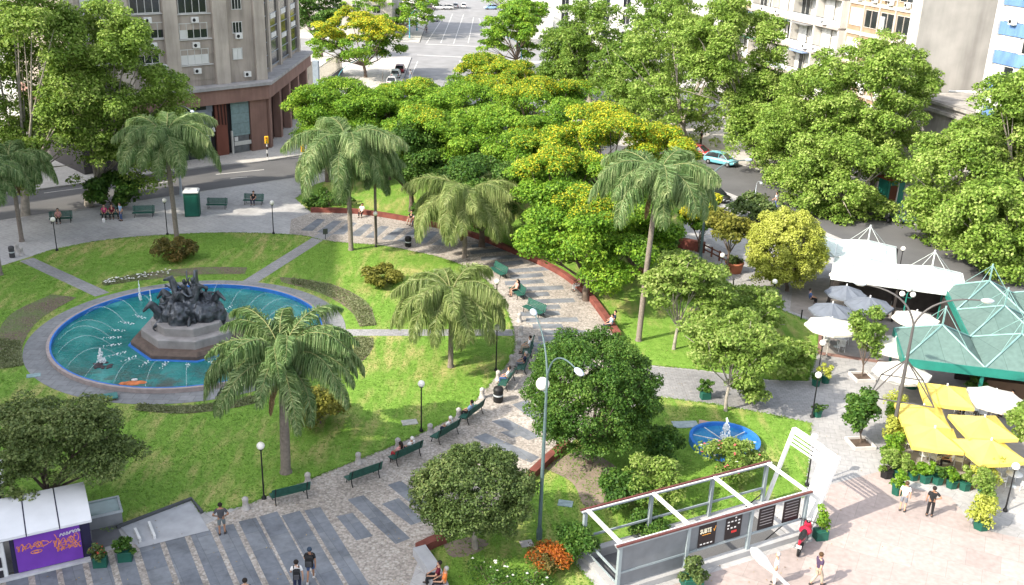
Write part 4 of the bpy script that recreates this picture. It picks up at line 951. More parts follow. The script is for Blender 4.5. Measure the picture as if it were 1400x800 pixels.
# ---- cream wall and gate behind the corner building
cw = lowwall([G(407, 131).to_2d()[:], G(428, 130).to_2d()[:]], zfor(G(418, 130), 84), .4, 'garden_wall', 'cream wall end standing behind the columned corner building', mat('cream_wall', (.50, .46, .39), .85, .1))
MB().box(*(G(419, 130).to_2d()+Vector((0, -.25))), zfor(G(418, 130), 84)*.55, 1.0, .05, .9).build('dark_opening', GLASS, cw)
h_ = zfor(G(431, 128), 84)
fe = thing('iron_fence', 'grey slatted fence on a dark plinth running beside the avenue pavement', 'fence', (0, 0, 0))
A, B = G(433, 127), G(468, 100); d = (B-A); ang = math.atan2(d.y, d.x); fe.location = A; fe.rotation_euler.z = ang
MB().box(d.length/2, 0, .5, d.length, .3, 1.0).build('plinth', mat('dark_plinth', (.15, .15, .16), .8), fe)
sl_ = MB()
for k in range(int(d.length/.45)): sl_.box(.3+k*.45, 0, 1+(h_*.72-1)/2, .12, .06, h_*.72-1)
sl_.box(d.length/2, .06, h_*.72, d.length, .08, .1); sl_.box(d.length/2, .06, 1.2, d.length, .06, .1); sl_.build('slats', mat('cream_slats', (.42, .39, .33), .7), fe)
MB().box(0, 0, h_/2, .9, .9, h_).build('post', mat('blue_grey_post', (.24, .29, .34), .6), fe)

# ---- row across the street on the right
rang = R(-76); RF = Vector((44, 112, 0)); FR = Facade(RF, rang); RF = RF+FR.d*FR.uz(1261, 0)[0]; FR = Facade(RF, rang); BT = FR.uz(1373, 0)[0]
apt = thing('apartment_building', 'cream apartment block with long balcony slabs, brown panels and air conditioners', 'building', RF, rang)
AH = 40
uA0 = -44.0; uBr = FR.uz(1160, 30)[0]
GREYW = m_render('stained_grey_side_wall', (.47, .45, .42), .25, (.28, .28, .03))
CREAM = m_render('cream_render', (.60, .575, .53), .12); BROWN = m_render('brown_facade_panel', (.33, .235, .155), .2); SLABM = m_render('balcony_slab', (.42, .37, .34), .2)
MB().box((uA0-.35)/2, 13.1, AH/2, -uA0-.35, 26, AH).build('wall', CREAM, apt)
MB().box(0, 13.0, AH/2, .7, 26.2, AH).build('side_wall', GREYW, apt)
MB().box(-.35, -.3, AH/2, .5, .8, AH).build('edge_pier', mat('white_edge', (.62, .62, .60), .7), apt)
zl1 = FR.uz(1107, 29)[1]; zl2 = FR.uz(1103, 66.5)[1]; fh = zl1-zl2
levels = [zl2+fh*i for i in range(-2, 5) if zl2+fh*i > 2.5]
slab('brown_front', uBr, -.62, 4, AH, -.12, .1, BROWN, apt)
MULT = mat('tan_mullion', (.46, .41, .35), .7)
for z in levels:
    slab('balcony_slab', uA0, uBr-.05, z-.14, z+.14, -1.25, .0, SLABM, apt); slab('floor_band', uBr, -.62, z-.3, z+.15, -.25, -.12, MULT, apt)
n_b = 5; wb = (uBr-uA0)/n_b
for z in levels:
    for j in range(n_b+1): slab('party_fin', uA0+j*wb-.15, uA0+j*wb+.15, z+.14, z+fh-.14, -1.2, 0, CREAM, apt)
    rr = random.Random(int(z*10))
    for j in range(n_b):
        u = uA0+(j+.5)*wb
        for q in (-.27, .23): 
            wf = window(apt, u+q*wb, z+fh*.52, wb*.36, fh*.72, 2, -.02, blind=rr.choice((0, .5, 1.0, 1.0)), sill=False)
        par = MB(); par.box(u, -1.17, z+.55, wb-.34, .06, .75); par.build('parapet', rr.choice((CREAM, CREAM, CREAM, mat('amber_parapet', (.33, .26, .17), .5), mat('blue_white_parapet', (.5, .55, .6), .5))), apt)
        if rr.random() < .75: aircon(apt, u+rr.uniform(-2, 2), z+.55, -1.2)
        if rr.random() < .45:
            slab('awning', u-wb*.4, u+wb*.4, z+fh-.3, z+fh-.2, -2.0, -.1, rr.choice((mat('green_awning', (.06, .16, .12), .7), mat('blue_awning', (.2, .27, .42), .7), mat('grey_awning', (.2, .2, .2), .7))), apt)
        rl = MB()
        for k in range(3): rl.box(u, -1.2, z+.98+k*.0, wb-.34, .05, .05)
        rl.build('rail', BLACK, apt)
for z in levels:
    for j in range(4):
        u0 = uBr+.4+j*(-.62-uBr-.4)/4; u1 = u0+(-.62-uBr-.4)/4-.35; rr = random.Random(int(z*7+j))
        window(apt, (u0+u1)/2, z+fh*.5, (u1-u0)*.9, fh*.55, 2, -.13, blind=rr.choice((0, 0, 1)), sill=False, frame_m=MULT)
        if rr.random() < .6: aircon(apt, (u0+u1)/2+.5, z+.5, -.15)
        if rr.random() < .35: MB().tube([((u0+u1)/2-.7, -.3, z+.6), ((u0+u1)/2-.7, -.3, z+2.3)], .33, 8).build('white_tank', WHITE, apt)
    for j in range(5): u0 = uBr+.2+j*(-.62-uBr-.4)/4; slab('mullion', u0-.1, u0+.12, z+.16, z+fh-.31, -.3, -.12, MULT, apt)
sh = MB()
for j in range(7): sh.box(uA0+3+j*5.6, -.03, 1.6, 4.2, .1, 2.8)
sh.build('shopfronts', DG, apt)
# low house in the gap
lw = thing('low_house', 'low grey old house with arched grilles between the grey wall and the blue striped block', 'building', FR.p0+FR.d*(BT*.5+.2), rang)
zL = FR.uz(1318, 150)[1]
LH = m_render('old_grey_house', (.36, .34, .32), .35)
MB().box(0, 5.2, zL/2, BT-.75, 10, zL).build('wall', LH, lw); MB().box(0, .0, zL-.9, BT-.75, .9, .35).build('cornice', LH, lw); MB().box(0, .1, zL-.15, BT-.75, .5, .3).build('parapet', LH, lw)
for u in (-BT*.27, .2, BT*.3):
    g_ = MB(); a_ = arc(0, 0, .95, 0, math.pi, 10); g_.add([(u+x, .16, zL-4.4+y) for x, y in a_]+[(u-.95, .16, zL-6.6), (u+.95, .16, zL-6.6)], [tuple(range(12))[::-1]])
    w_ = g_.build('arched_window', GLASS, lw); gr = MB()
    for q in range(5): gr.box(u-.76+q*.38, .12, zL-5.3, .06, .06, 2.5)
    for q in range(3): gr.box(u, .12, zL-4.6-q*.8, 1.9, .06, .06)
    gr.build('grille', mat('grille_grey', (.4, .4, .42), .6), w_)
pi_ = MB().tube([(-2, 2, zL+.9), (2.5, 2.5, zL+1.6), (6.2, 3, zL+1.8)], .12, 6); pi_.build('roof_pipe', WHITE, lw)
# blue striped block
bb = thing('office_block', 'white block with blue striped spandrels and air conditioners at the right edge', 'building', FR.p0+FR.d*BT, rang)
FB = Facade(FR.p0+FR.d*BT, rang); BH = 40
BW = m_render('white_block_render', (.62, .62, .61), .08); BSP = m_render('sky_blue_spandrel', (.13, .24, .46), .3, (1.2, 1.2, .3))
MB().box(14, 8, BH/2, 27.6, 16, BH).build('wall', BW, bb); MB().box(.05, -.12, BH/2, .5, .7, BH).build('edge_pier', BW, bb)
z1 = FB.uz(1352, 115)[1]; z2 = FB.uz(1362, 77)[1]; fb = z2-z1
for i in range(-4, 7):
    z = z1+fb*i
    if z < 2 or z > BH-2: continue
    slab('spandrel', .35, 27.5, z-.6, z+.6, -.22, 0, BSP, bb)
    rr = random.Random(i+50)
    for j in range(8):
        u = 2.0+j*3.2; window(bb, u, z+fb/2, 2.7, fb-1.5, 2, -.02, blind=rr.choice((1, 1, 1, .5, 0)), sill=False)
        if rr.random() < .55: aircon(bb, u+rr.uniform(-.7, .7), z+.75, -.22)
# white buildings past the crossing
wb1 = thing('corner_house', 'bright white building past the crossing right of the avenue', 'building', (7, 229, .0))
WW = m_render('bright_white_render', (.72, .71, .68), .06)
MB().box(16, 10, 6, 32, 20, 12).build('wall', WW, wb1); MB().box(16, -.2, 12.1, 32.6, 1.0, .4).build('cornice', WW, wb1)
for i in range(7):
    for j in range(3): window(wb1, 2.5+i*4.5, 2.0+j*3.6, 1.6, 2.0, 2, 0, sill=False)
wb2 = thing('corner_house', 'long white building with a dark window band behind the tall planes', 'building', (42, 214, 0), R(-12))
MB().box(20, 8, 7, 46, 16, 14).build('wall', WW, wb2); MB().box(20, -.1, 12.9, 44, .3, .5).build('dark_window_band', DG, wb2)
MB().box(20, -.2, 14.1, 46.4, .8, .3).build('cornice', WW, wb2)
for i in range(9): window(wb2, 0+i*4.8, 9.5, 2.6, 1.8, 3, 0, sill=False); window(wb2, 0+i*4.8, 5.5, 2.6, 1.8, 3, 0, sill=False)
wb3 = thing('apartment_building', 'pale distant block left of the avenue behind the trees', 'building', (-66, 232, 0))
MB().box(18, 10, 9, 38, 20, 18).build('wall', m_render('dull_cream_render', (.40, .38, .35), .15), wb3)
for i in range(8):
    for j in range(5): window(wb3, 2+i*4.5, 2.2+j*3.4, 1.8, 1.7, 2, 0, sill=False)
# unseen added slab on the left, outlined to shade this side of the square
ob = thing('shade_slab', 'unseen slab added beyond the left street to shade the fountain side', 'building', (0, 0, ROAD_Z))
MB().prism([(-70.3, 57), (-64.8, 17), (-54.3, 12), (-54.3, -30), (-90, -30), (-100, 57)], 0, 50).build('wall', STUC, ob)
for (xa, ya), (xb, yb) in (((-70.3, 57), (-64.8, 17)), ((-54.3, 12), (-54.3, -30))):
    d = Vector((xb-xa, yb-ya, 0)); L = d.length; a = math.atan2(d.y, d.x)
    for z in range(4, 48, 7):
        mb = MB()
        for k in range(int(L/4)): mb.box(xa+d.x/L*(2+k*4), ya+d.y/L*(2+k*4), z+1, 2, .2, 1.8, a)
        mb.build('window', GLASS, ob)

# ================================================================== CAFE ROOFS
MINT = m_slabs('mint_metal_roof', (.085, .142, .130), (.105, .165, .150), (.045, .08, .072), 1.15, 30, stain=.14, rough=.55)
FASC = mat('green_fascia', (.018, .165, .13), .5, .12, 2); MROD = mat('pale_green_rod', (.22, .38, .36), .5)
WMEM = m_slabs('white_mint_roof', (.47, .54, .52), (.51, .57, .55), (.33, .39, .38), 1.1, 30, stain=.07)
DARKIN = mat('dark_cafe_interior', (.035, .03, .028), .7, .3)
def pyramid_roof(parent, fl, u, v, su_, sv_, z, rise, m, mast=1.6, name='roof', rodm=None):
    fl = Vector((*fl, z)); c = [fl, fl+u*su_, fl+u*su_+v*sv_, fl+v*sv_]; ap = (c[0]+c[2])/2+Vector((0, 0, rise))
    mb = MB()
    for i in range(4): mb.add([c[i], c[(i+1) % 4], ap], [(0, 1, 2)])
    mb.add([p-Vector((0, 0, .06)) for p in c], [(3, 2, 1, 0)])
    r = mb.build(name, m, parent)
    rods = MB()
    for i in range(4): rods.tube([c[i]+Vector((0, 0, .04)), ap+Vector((0, 0, .04))], .06, 5)
    rods.build('hip_ridge', rodm or MROD, r)
    if mast:
        ms = MB().tube([ap, ap+Vector((0, 0, mast))], .06, 6); 
        for i in range(4): ms.tube([ap+Vector((0, 0, mast*.92)), ap+(c[i]-ap)*.62+Vector((0, 0, .05))], .018, 4)
        ms.build('mast', rodm or MROD, r)
    return c
def frame_pav(t, us, m_f, zt, cs, fh=.34):
    for a, b in cs:
        d = b-a; L = d.length; an = math.atan2(d.y, d.x); p = (a+b)/2; nn = Vector((d.y, -d.x, 0)).normalized()*.06
        MB().box(p.x+nn.x, p.y+nn.y, zt-fh/2+.02, L+.12, .1, fh, an).build('fascia', m_f, t)
pv = thing('restaurant_pavilion', 'mint green pyramid roofed cafe pavilion with masts and cable stays', 'pavilion', (0, 0, 0))
u = Vector((4.5, -1.0, 0)); SU = u.length; u.normalize(); v = Vector((-u.y, u.x, 0)); SV = 4.9
Afl = G(1237, 490, 3.0); Z = 3.0
f_ = lambda i, j: (Afl+u*SU*i+v*SV*j).to_2d()
V3 = lambda p, z=Z: Vector((p[0], p[1], z))
for i, j in ((0, 0), (1, 0), (1, 1), (1, 2), (2, 0), (2, 1), (2, 2)): pyramid_roof(pv, f_(i, j), u, v, SU-.04, SV-.04, Z, 1.5, MINT, mast=1.3)
frame_pav(pv, u, FASC, Z, [(V3(f_(0, 0)), V3(f_(3, 0))), (V3(f_(0, 1)), V3(f_(0, 0))), (V3(f_(1, 1)), V3(f_(0, 1))), (V3(f_(1, 3)), V3(f_(1, 1)))], .55)
for i, j in ((0, 0), (1, 0), (2, 0), (3, 0), (0, 1), (1, 1), (1, 2), (1, 3), (2, 1), (2, 2), (2, 3)):
    p = f_(i, j)+Vector((.12 if i == 0 else 0, .12)); MB().box(p.x, p.y, (Z-.1)/2, .16, .16, Z-.12).build('post', FASC, pv)
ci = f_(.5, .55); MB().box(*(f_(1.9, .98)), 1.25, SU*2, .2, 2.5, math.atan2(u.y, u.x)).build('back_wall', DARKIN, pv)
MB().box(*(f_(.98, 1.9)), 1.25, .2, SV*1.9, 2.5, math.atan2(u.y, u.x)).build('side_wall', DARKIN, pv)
MB().box(*(f_(1.6, .6)), .55, 3.6, .6, 1.1, math.atan2(u.y, u.x)).build('counter', mat('brown_counter', (.13, .08, .05), .5), pv)
tp = thing('canopy_pavilion', 'white membrane roofed cafe pavilion beyond the grey umbrellas with a dark open front', 'pavilion', (0, 0, 0))
Efl = G(1138, 377, 3.0); ue = (G(1320, 402, 3)-Efl); SE = ue.length/2; ue.normalize(); ve = Vector((-ue.y, ue.x, 0)); SVE = 4.7
e_ = lambda i, j: (Efl+ue*SE*i+ve*SVE*j).to_2d()
for i, j in ((0, 0), (0, 1), (1, 0), (-1, 1)): pyramid_roof(tp, e_(i, j), ue, ve, SE-.04, SVE-.04, 3.0, .95, WMEM, 1.35 if (i, j) in ((0, 1), (1, 0)) else 0, rodm=mat('pale_rod', (.55, .6, .58), .5))
frame_pav(tp, ue, mat('white_fascia', (.6, .64, .62), .5), 3.0, [(V3(e_(0, 0)), V3(e_(2, 0))), (V3(e_(0, 2)), V3(e_(0, 0))), (V3(e_(2, 0)), V3(e_(2, 1)))], .3)
for i, j in ((0, 0), (1, 0), (2, 0), (0, 1), (1, 1), (2, 1), (0, 2), (1, 2), (-1, 1), (-1, 2)): p = e_(i, j)+Vector((.1, .12)); MB().box(p.x, p.y, 1.45, .14, .14, 2.88).build('post', DARKIN, tp)
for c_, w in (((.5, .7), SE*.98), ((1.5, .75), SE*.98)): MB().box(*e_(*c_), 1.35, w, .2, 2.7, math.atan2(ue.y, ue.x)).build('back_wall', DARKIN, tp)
for k in range(3): p = e_(.35+k*.55, .62); MB().box(p.x, p.y, 1.9, .7, .05, .45, math.atan2(ue.y, ue.x)).build('menu_board', mat('grey_board', (.35, .34, .32), .6), tp)

# ---- umbrellas
def umbrella(px, py, r, n, label, m, zt=2.55, rise=.55, rz=0.0, valance=.16, group=None, scallop=False):
    p = G(px, py, zt); t = thing('cafe_umbrella', label, 'umbrella', (p.x, p.y, 0), rz, group)
    mb = MB(); ring = []
    for k in range(n):
        a = 2*math.pi*(k+.5)/n; ring.append(Vector((r*math.cos(a), r*math.sin(a), zt-rise*.45)))
    ap = Vector((0, 0, zt+rise*.55)); M_ = 4; vs = []
    for i in range(M_+1):
        f = i/M_
        for k in range(n):
            q = ring[k]*f+ap*(1-f); mid = (ring[k]+ring[(k+1) % n])/2*f+ap*(1-f); mid.z -= .06*math.sin(math.pi*f*.8)*(8/n); mid *= 1; mid = Vector((mid.x*.985, mid.y*.985, mid.z)); vs += [q, mid]
    N2 = 2*n
    fs = [(i*N2+k, (i+1)*N2+k, (i+1)*N2+(k+1) % N2, i*N2+(k+1) % N2) for i in range(M_) for k in range(N2)]
    mb.add(vs, fs); last = vs[-N2:]
    mb.add(list(last)+[Vector((q.x*1.005, q.y*1.005, q.z-valance)) for q in last], [(k, N2+k, N2+(k+1) % N2, (k+1) % N2) for k in range(N2)])
    cn = mb.build('canopy', m, t); MB().tube([(0, 0, zt-rise*.2), (0, 0, zt+rise*.55+.12)], .05, 6).build('finial', WHITE, cn)
    pl = MB().tube([(0, 0, 0), (0, 0, zt+rise*.4)], .03, 8); pl.build('pole', mat('umbrella_pole', (.45, .43, .4), .4), t)
    MB().lathe([(.3, 0), (.3, .06), (.06, .1), (.05, .3)], 12).build('base', mat('umbrella_base', (.12, .12, .12), .7), t)
    rb = MB()
    for k in range(n): rb.tube([ap-Vector((0, 0, .05)), ring[k]-Vector((0, 0, .03))], .014, 4)
    rb.build('ribs', MATS['umbrella_pole'], t)
    return t
YEL = mat('yellow_canvas', (.80, .63, .15), .7, .1, .9); WCAN = mat('white_canvas', (.66, .64, .58), .75, .05, 1.5); GCAN = mat('pale_grey_canvas', (.145, .165, .20), .75, .12, 1.5)
def translucent(m, k):
    t = m.node_tree; p = t.nodes['Principled BSDF']; tr = t.nodes.new('ShaderNodeBsdfTranslucent'); mx = t.nodes.new('ShaderNodeMixShader'); mx.inputs[0].default_value = k
    src = p.inputs['Base Color'].links[0].from_socket; t.links.new(src, tr.inputs[0]); t.links.new(p.outputs[0], mx.inputs[1]); t.links.new(tr.outputs[0], mx.inputs[2]); t.links.new(mx.outputs[0], t.nodes['Material Output'].inputs[0])
translucent(YEL, .3); translucent(WCAN, .25); translucent(GCAN, .15)
ua = math.atan2(u.y, u.x)
for px, py, r, dz, da, lab in ((1294, 534, 1.88, .3, 0, 'yellow square umbrella touching the green pavilion edge, nearest to it'), (1262, 562, 1.8, -.1, .05, 'yellow square umbrella beside the tall bent lamp post'),
                       (1277, 592, 1.85, -.3, .05, 'yellow square umbrella above the seated woman in white'), (1345, 577, 1.88, .15, .25, 'yellow square umbrella below the white one by the pavilion'), (1354, 609, 1.9, -.25, .4, 'yellow square umbrella closest to the camera, at the right end')):
    umbrella(px, py, r, 4, lab, YEL, 2.55+dz, .6, ua+da, .2, 'yellow cafe umbrellas')
for px, py, r, lab in ((1137, 441, 1.75, 'white round umbrella over white chairs at the corner of the terrace'), (1253, 431, 1.6, 'white round umbrella in front of the white pavilion'), (1224, 468, 1.75, 'white umbrella half hidden under the mint roof edge'), (1234, 504, 1.75, 'white umbrella just below the mint roof, beside the small tree'), (1361, 540, 1.75, 'white umbrella among the yellow ones at the pavilion front')):
    umbrella(px, py, r, 8, lab, WCAN, 2.6, .55, .2, .14, 'white cafe umbrellas')
for px, py, r, lab in ((1157, 396, 1.5, 'pale grey umbrella nearest the white pavilion front'), (1138, 420, 1.6, 'pale grey umbrella next to the white round one'), (1189, 412, 1.7, 'pale grey umbrella in the middle of the terrace behind the small tree')):
    umbrella(px, py, r, 8, lab, GCAN, 2.6, .6, .1, .14, 'grey cafe umbrellas')
fu = thing('folded_umbrella', 'closed white umbrella standing between the two pavilions', 'umbrella', G(1307, 440))
MB().lathe([(.05, 1.0), (.24, 1.05), (.22, 1.6), (.14, 2.6), (.03, 3.1)], 10).build('folded_canopy', WCAN, fu); MB().tube([(0, 0, 0), (0, 0, 1.2)], .035, 6).build('pole', MATS['umbrella_pole'], fu)
# ================================================================== VEGETATION
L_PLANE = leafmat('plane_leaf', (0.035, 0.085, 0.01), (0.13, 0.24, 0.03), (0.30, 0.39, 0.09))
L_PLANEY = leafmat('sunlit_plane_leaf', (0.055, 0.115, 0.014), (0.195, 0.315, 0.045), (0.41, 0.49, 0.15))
L_TIPU = leafmat('bright_green_leaf', (0.025, 0.085, 0.008), (0.14, 0.29, 0.022), (0.34, 0.46, 0.05))
L_YEL = leafmat('yellow_blossom', (0.12, 0.20, 0.012), (0.46, 0.43, 0.02), (0.72, 0.60, 0.045), .25)
L_DARK = leafmat('dark_laurel_leaf', (0.018, 0.055, 0.009), (0.05, 0.125, 0.016), (0.14, 0.225, 0.04), .25)
L_OLIVE = leafmat('dull_olive_leaf', (0.028, 0.055, 0.012), (0.085, 0.135, 0.036), (0.20, 0.235, 0.085), .25)
L_GOLD = leafmat('golden_green_leaf', (0.19, 0.22, 0.03), (0.38, 0.42, 0.065), (0.56, 0.57, 0.16), .3)
L_PALE = leafmat('pale_lime_leaf', (0.08, 0.15, 0.02), (0.20, 0.31, 0.055), (0.42, 0.48, 0.17), .4)
L_MOSS = leafmat('moss_yellow_leaf', (0.07, 0.085, 0.012), (0.17, 0.175, 0.028), (0.29, 0.27, 0.055), .3)
L_OLIVE2 = leafmat('light_olive_leaf', (0.035, 0.06, 0.015), (0.13, 0.185, 0.055), (0.30, 0.33, 0.13), .3)
L_RUST = leafmat('rusty_shrub_leaf', (0.05, 0.06, 0.015), (0.13, 0.115, 0.03), (0.27, 0.16, 0.05), .3)
L_ORNG = leafmat('orange_flower', (0.16, 0.035, 0.008), (0.34, 0.085, 0.012), (0.50, 0.19, 0.02), .2)
L_WHT = mat('white_petal', (.75, .75, .7), .6); L_PNK = mat('pink_petal', (.62, .12, .14), .6)
L_PALM = leafmat('palm_leaflet', (0.035, 0.085, 0.022), (0.125, 0.22, 0.075), (0.40, 0.46, 0.22), .3, .42)
L_PALMY = leafmat('yellowish_palm_leaflet', (0.08, 0.13, 0.03), (0.20, 0.275, 0.085), (0.43, 0.47, 0.20), .35, .42)

def leaves(rng, C, Rd, n, size, up=.55, shell=.55):
    """n folded leaf rhombs spread through clump ellipsoids (centres C, radii Rd)"""
    w = Rd[:, 0]*Rd[:, 1]; w = w/w.sum(); idx = rng.choice(len(C), n, p=w)
    d = rng.normal(0, 1, (n, 3)); d[:, 2] = np.where(rng.random(n) < .6, np.abs(d[:, 2]), d[:, 2]); d /= np.linalg.norm(d, axis=1)[:, None]
    r = shell+(1-shell)*rng.random(n)**.7; pos = C[idx]+d*Rd[idx]*r[:, None]+rng.normal(0, size*.35, (n, 3))
    nrm = d*.55+np.array([0, 0, up])+rng.normal(0, .5, (n, 3)); nrm /= np.linalg.norm(nrm, axis=1)[:, None]
    t = np.cross(nrm, rng.normal(0, 1, (n, 3))); t /= np.linalg.norm(t, axis=1)[:, None]; b = np.cross(nrm, t)
    s = size*rng.uniform(.65, 1.35, n)[:, None]
    fold = nrm*s*.18
    V = np.stack([pos-t*s, pos-b*s*.62+fold, pos+t*s, pos+b*s*.62+fold], 1)
    return V.reshape(-1, 3)
def lobes(rng, rx, rz, nl, flat=1.0, low=-.55, spread=.62, lr=(.34, .5), zf=.7):
    out = []; jt = 1 if nl < 40 else .25
    for i in range(nl):
        a = 2*math.pi*(i*.618+rng.random()*.25*jt); zc = low+(1-low)*((i+.5)/nl); zc = min(.92, zc+rng.uniform(-.12, .12)*jt)
        rad = math.sqrt(max(.05, 1-zc*zc))*spread*(1+rng.uniform(-.2, .15)*jt)
        k = rng.uniform(*lr); out.append((rad*rx*math.cos(a), rad*rx*math.sin(a), zc*rz*zf, k*rx, k*rz*flat))
    return out
def clumps(rng, LB, per, cr, flat=.6):
    C = []; Rr = []
    for x, y, z, rx, rz in LB:
        for k in range(per):
            d = rng.normal(0, 1, 3); d[2] = abs(d[2]) if rng.random() < .7 else d[2]; d /= np.linalg.norm(d)
            q = rng.uniform(.75, 1.02); C.append((x+d[0]*rx*q, y+d[1]*rx*q, z+d[2]*rz*q)); c = cr*rng.uniform(.65, 1.3); Rr.append((c, c, c*flat))
    return np.array(C), np.array(Rr)
def tree(label, base, top, cx=0.0, cy=0.0, rx=5, rz=4, nl=11, per=9, cr=.9, n=9000, leaf=.3, leafm=None, flat=.65, lflat=1.0, trunk_r=.28, seed=1, cat='tree', name='tree', group=None, bloom=0, bloomw=0.0, bark=None, low=-.55, spread=.62, lr=(.34, .5), up=.55, bloomsel=None, fork=.35, flowers=None, zf=.7):
    """base: ground point; top: crown centre height; cx,cy: crown centre offset"""
    rng = np.random.default_rng(seed); t = thing(name, label, cat, (base[0], base[1], base[2] if len(base) > 2 else 0), 0, group)
    LB = lobes(rng, rx, rz, nl, lflat, low, spread, lr, zf); C, Rr = clumps(rng, LB, per, cr, flat); off = np.array([cx, cy, top])
    link('crown', npmesh('crown', leaves(rng, C, Rr, n, leaf, up)+off, 4, leafm), t)
    if bloom:
        zz = C[:, 2]/rz+ (C @ np.array(bloomsel))*.12 if bloomsel is not None else C[:, 2]/rz
        o_ = np.argsort(-zz)[:max(3, int(len(C)*bloomw))]
        link('blossom', npmesh('blossom', leaves(rng, C[o_]+np.array([0, 0, .05]), Rr[o_]*np.array([1.05, 1.05, 1.05]), int(bloom*8), leaf*.68, .9)+off, 4, L_YEL), t)
    if flowers:
        V = []
        for fm, cnt in flowers:
            i = rng.choice(len(C), cnt); d = rng.normal(0, 1, (cnt, 3)); d[:, 2] = np.abs(d[:, 2]); d /= np.linalg.norm(d, axis=1)[:, None]; P = C[i]+d*Rr[i]*1.1+off
            V = np.concatenate([np.stack([P+np.array(q)*.075 for q in ((-1, 0, 0), (0, -1, .4), (1, 0, 0), (0, 1, .4))], 1).reshape(-1, 3)])
            link('flowers', npmesh('flowers', V, 4, fm), t)
    mb = MB(); fz = max(.2, (top-rz*.8)*.8 if top > rz else top*fork); jit = lambda k: Vector((rng.normal(0, k), rng.normal(0, k), 0))
    f = Vector((cx*.25, cy*.25, fz)); mb.tube([(0, 0, -.1), Vector((0, 0, fz*.5))+jit(trunk_r*.3), f], [trunk_r*1.25, trunk_r, trunk_r*.85], 9)
    for x, y, z, lx, lz in (LB if len(LB) < 18 else LB[::2] if len(LB) < 24 else LB[::len(LB)//12]):
        e = Vector((x+cx, y+cy, z+top)); m_ = f.lerp(e, .5)+Vector((0, 0, -.12*(e-f).length*.3))+jit(.1*lx); mb.tube([f, m_, e], [trunk_r*.55, trunk_r*.32, trunk_r*.1], 6, caps=False)
        for q in range(2): e2 = e+Vector(rng.normal(0, lx*.5, 3)); mb.tube([m_, m_.lerp(e2, .6), e2], [trunk_r*.25, trunk_r*.14, .02], 5, caps=False)
    mb.build('trunk', bark or TRUNK, t); return t
def ptree(label, bx, by, ccx, ccy, hw, hh, z0=0.0, **kw):
    """tree given by the photo: foot, crown middle and half sizes"""
    b = G(bx, by, z0); px, _ = proj(b); top = zfor(b, ccy)-z0; dp = depth((b.x, b.y, top)); rx = hw*dp/F_PX; rz = hh*dp/F_PX/.93
    bp = proj((b.x, b.y, top+z0)); return tree(label, b, top, (ccx-bp[0])*dp/F_PX, 0, rx, rz, **kw)

PL_KW = dict(per=15, cr=.95, n=42000, leaf=.15, leafm=L_PLANE, nl=19, flat=.72, lflat=.95, trunk_r=.36, bark=PALETRUNK, low=-.9, spread=.74, lr=(.3, .4), zf=.8)
big_l = [('huge leafy street tree at the left edge of the picture', 35, 296, 36, 122, 86, 138, 1), ('big leafy street tree right in front of the weathered corner block', 122, 281, 166, 142, 84, 118, 2)]
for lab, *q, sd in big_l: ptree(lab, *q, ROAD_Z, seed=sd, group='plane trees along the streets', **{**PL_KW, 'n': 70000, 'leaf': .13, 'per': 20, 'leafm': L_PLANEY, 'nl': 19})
ptree('low dark bushy sapling under the big tree by the left street', 152, 285, 152, 264, 36, 22, leafm=L_DARK, n=3500, leaf=.2, nl=6, per=7, cr=.6, trunk_r=.08, seed=3)
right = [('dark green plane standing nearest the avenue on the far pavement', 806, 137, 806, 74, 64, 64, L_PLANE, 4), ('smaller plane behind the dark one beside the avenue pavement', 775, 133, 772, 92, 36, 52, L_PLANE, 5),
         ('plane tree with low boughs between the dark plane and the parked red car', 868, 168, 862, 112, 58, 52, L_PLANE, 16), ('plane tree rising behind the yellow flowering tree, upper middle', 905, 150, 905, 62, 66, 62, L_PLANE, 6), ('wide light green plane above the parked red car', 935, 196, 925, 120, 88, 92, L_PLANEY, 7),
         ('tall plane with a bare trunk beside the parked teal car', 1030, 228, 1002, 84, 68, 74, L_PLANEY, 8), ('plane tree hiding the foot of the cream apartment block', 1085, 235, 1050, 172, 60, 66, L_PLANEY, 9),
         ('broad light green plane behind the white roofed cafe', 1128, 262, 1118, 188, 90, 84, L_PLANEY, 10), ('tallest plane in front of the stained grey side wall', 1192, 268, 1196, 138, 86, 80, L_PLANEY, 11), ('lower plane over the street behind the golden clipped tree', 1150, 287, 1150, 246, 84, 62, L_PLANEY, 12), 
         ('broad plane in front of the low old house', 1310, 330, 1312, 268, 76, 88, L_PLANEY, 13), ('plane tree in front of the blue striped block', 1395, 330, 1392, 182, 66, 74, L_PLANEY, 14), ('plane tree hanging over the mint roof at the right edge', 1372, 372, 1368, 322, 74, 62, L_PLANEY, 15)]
for lab, bx, by, cx_, cy_, hw, hh, lm, sd in right: ptree(lab, bx, by, cx_, cy_, hw, hh, 0.0, seed=sd, group='plane trees along the streets', **{**PL_KW, 'leafm': lm, 'n': 52000 if by > 200 else 30000, 'leaf': .14 if by > 200 else .17})
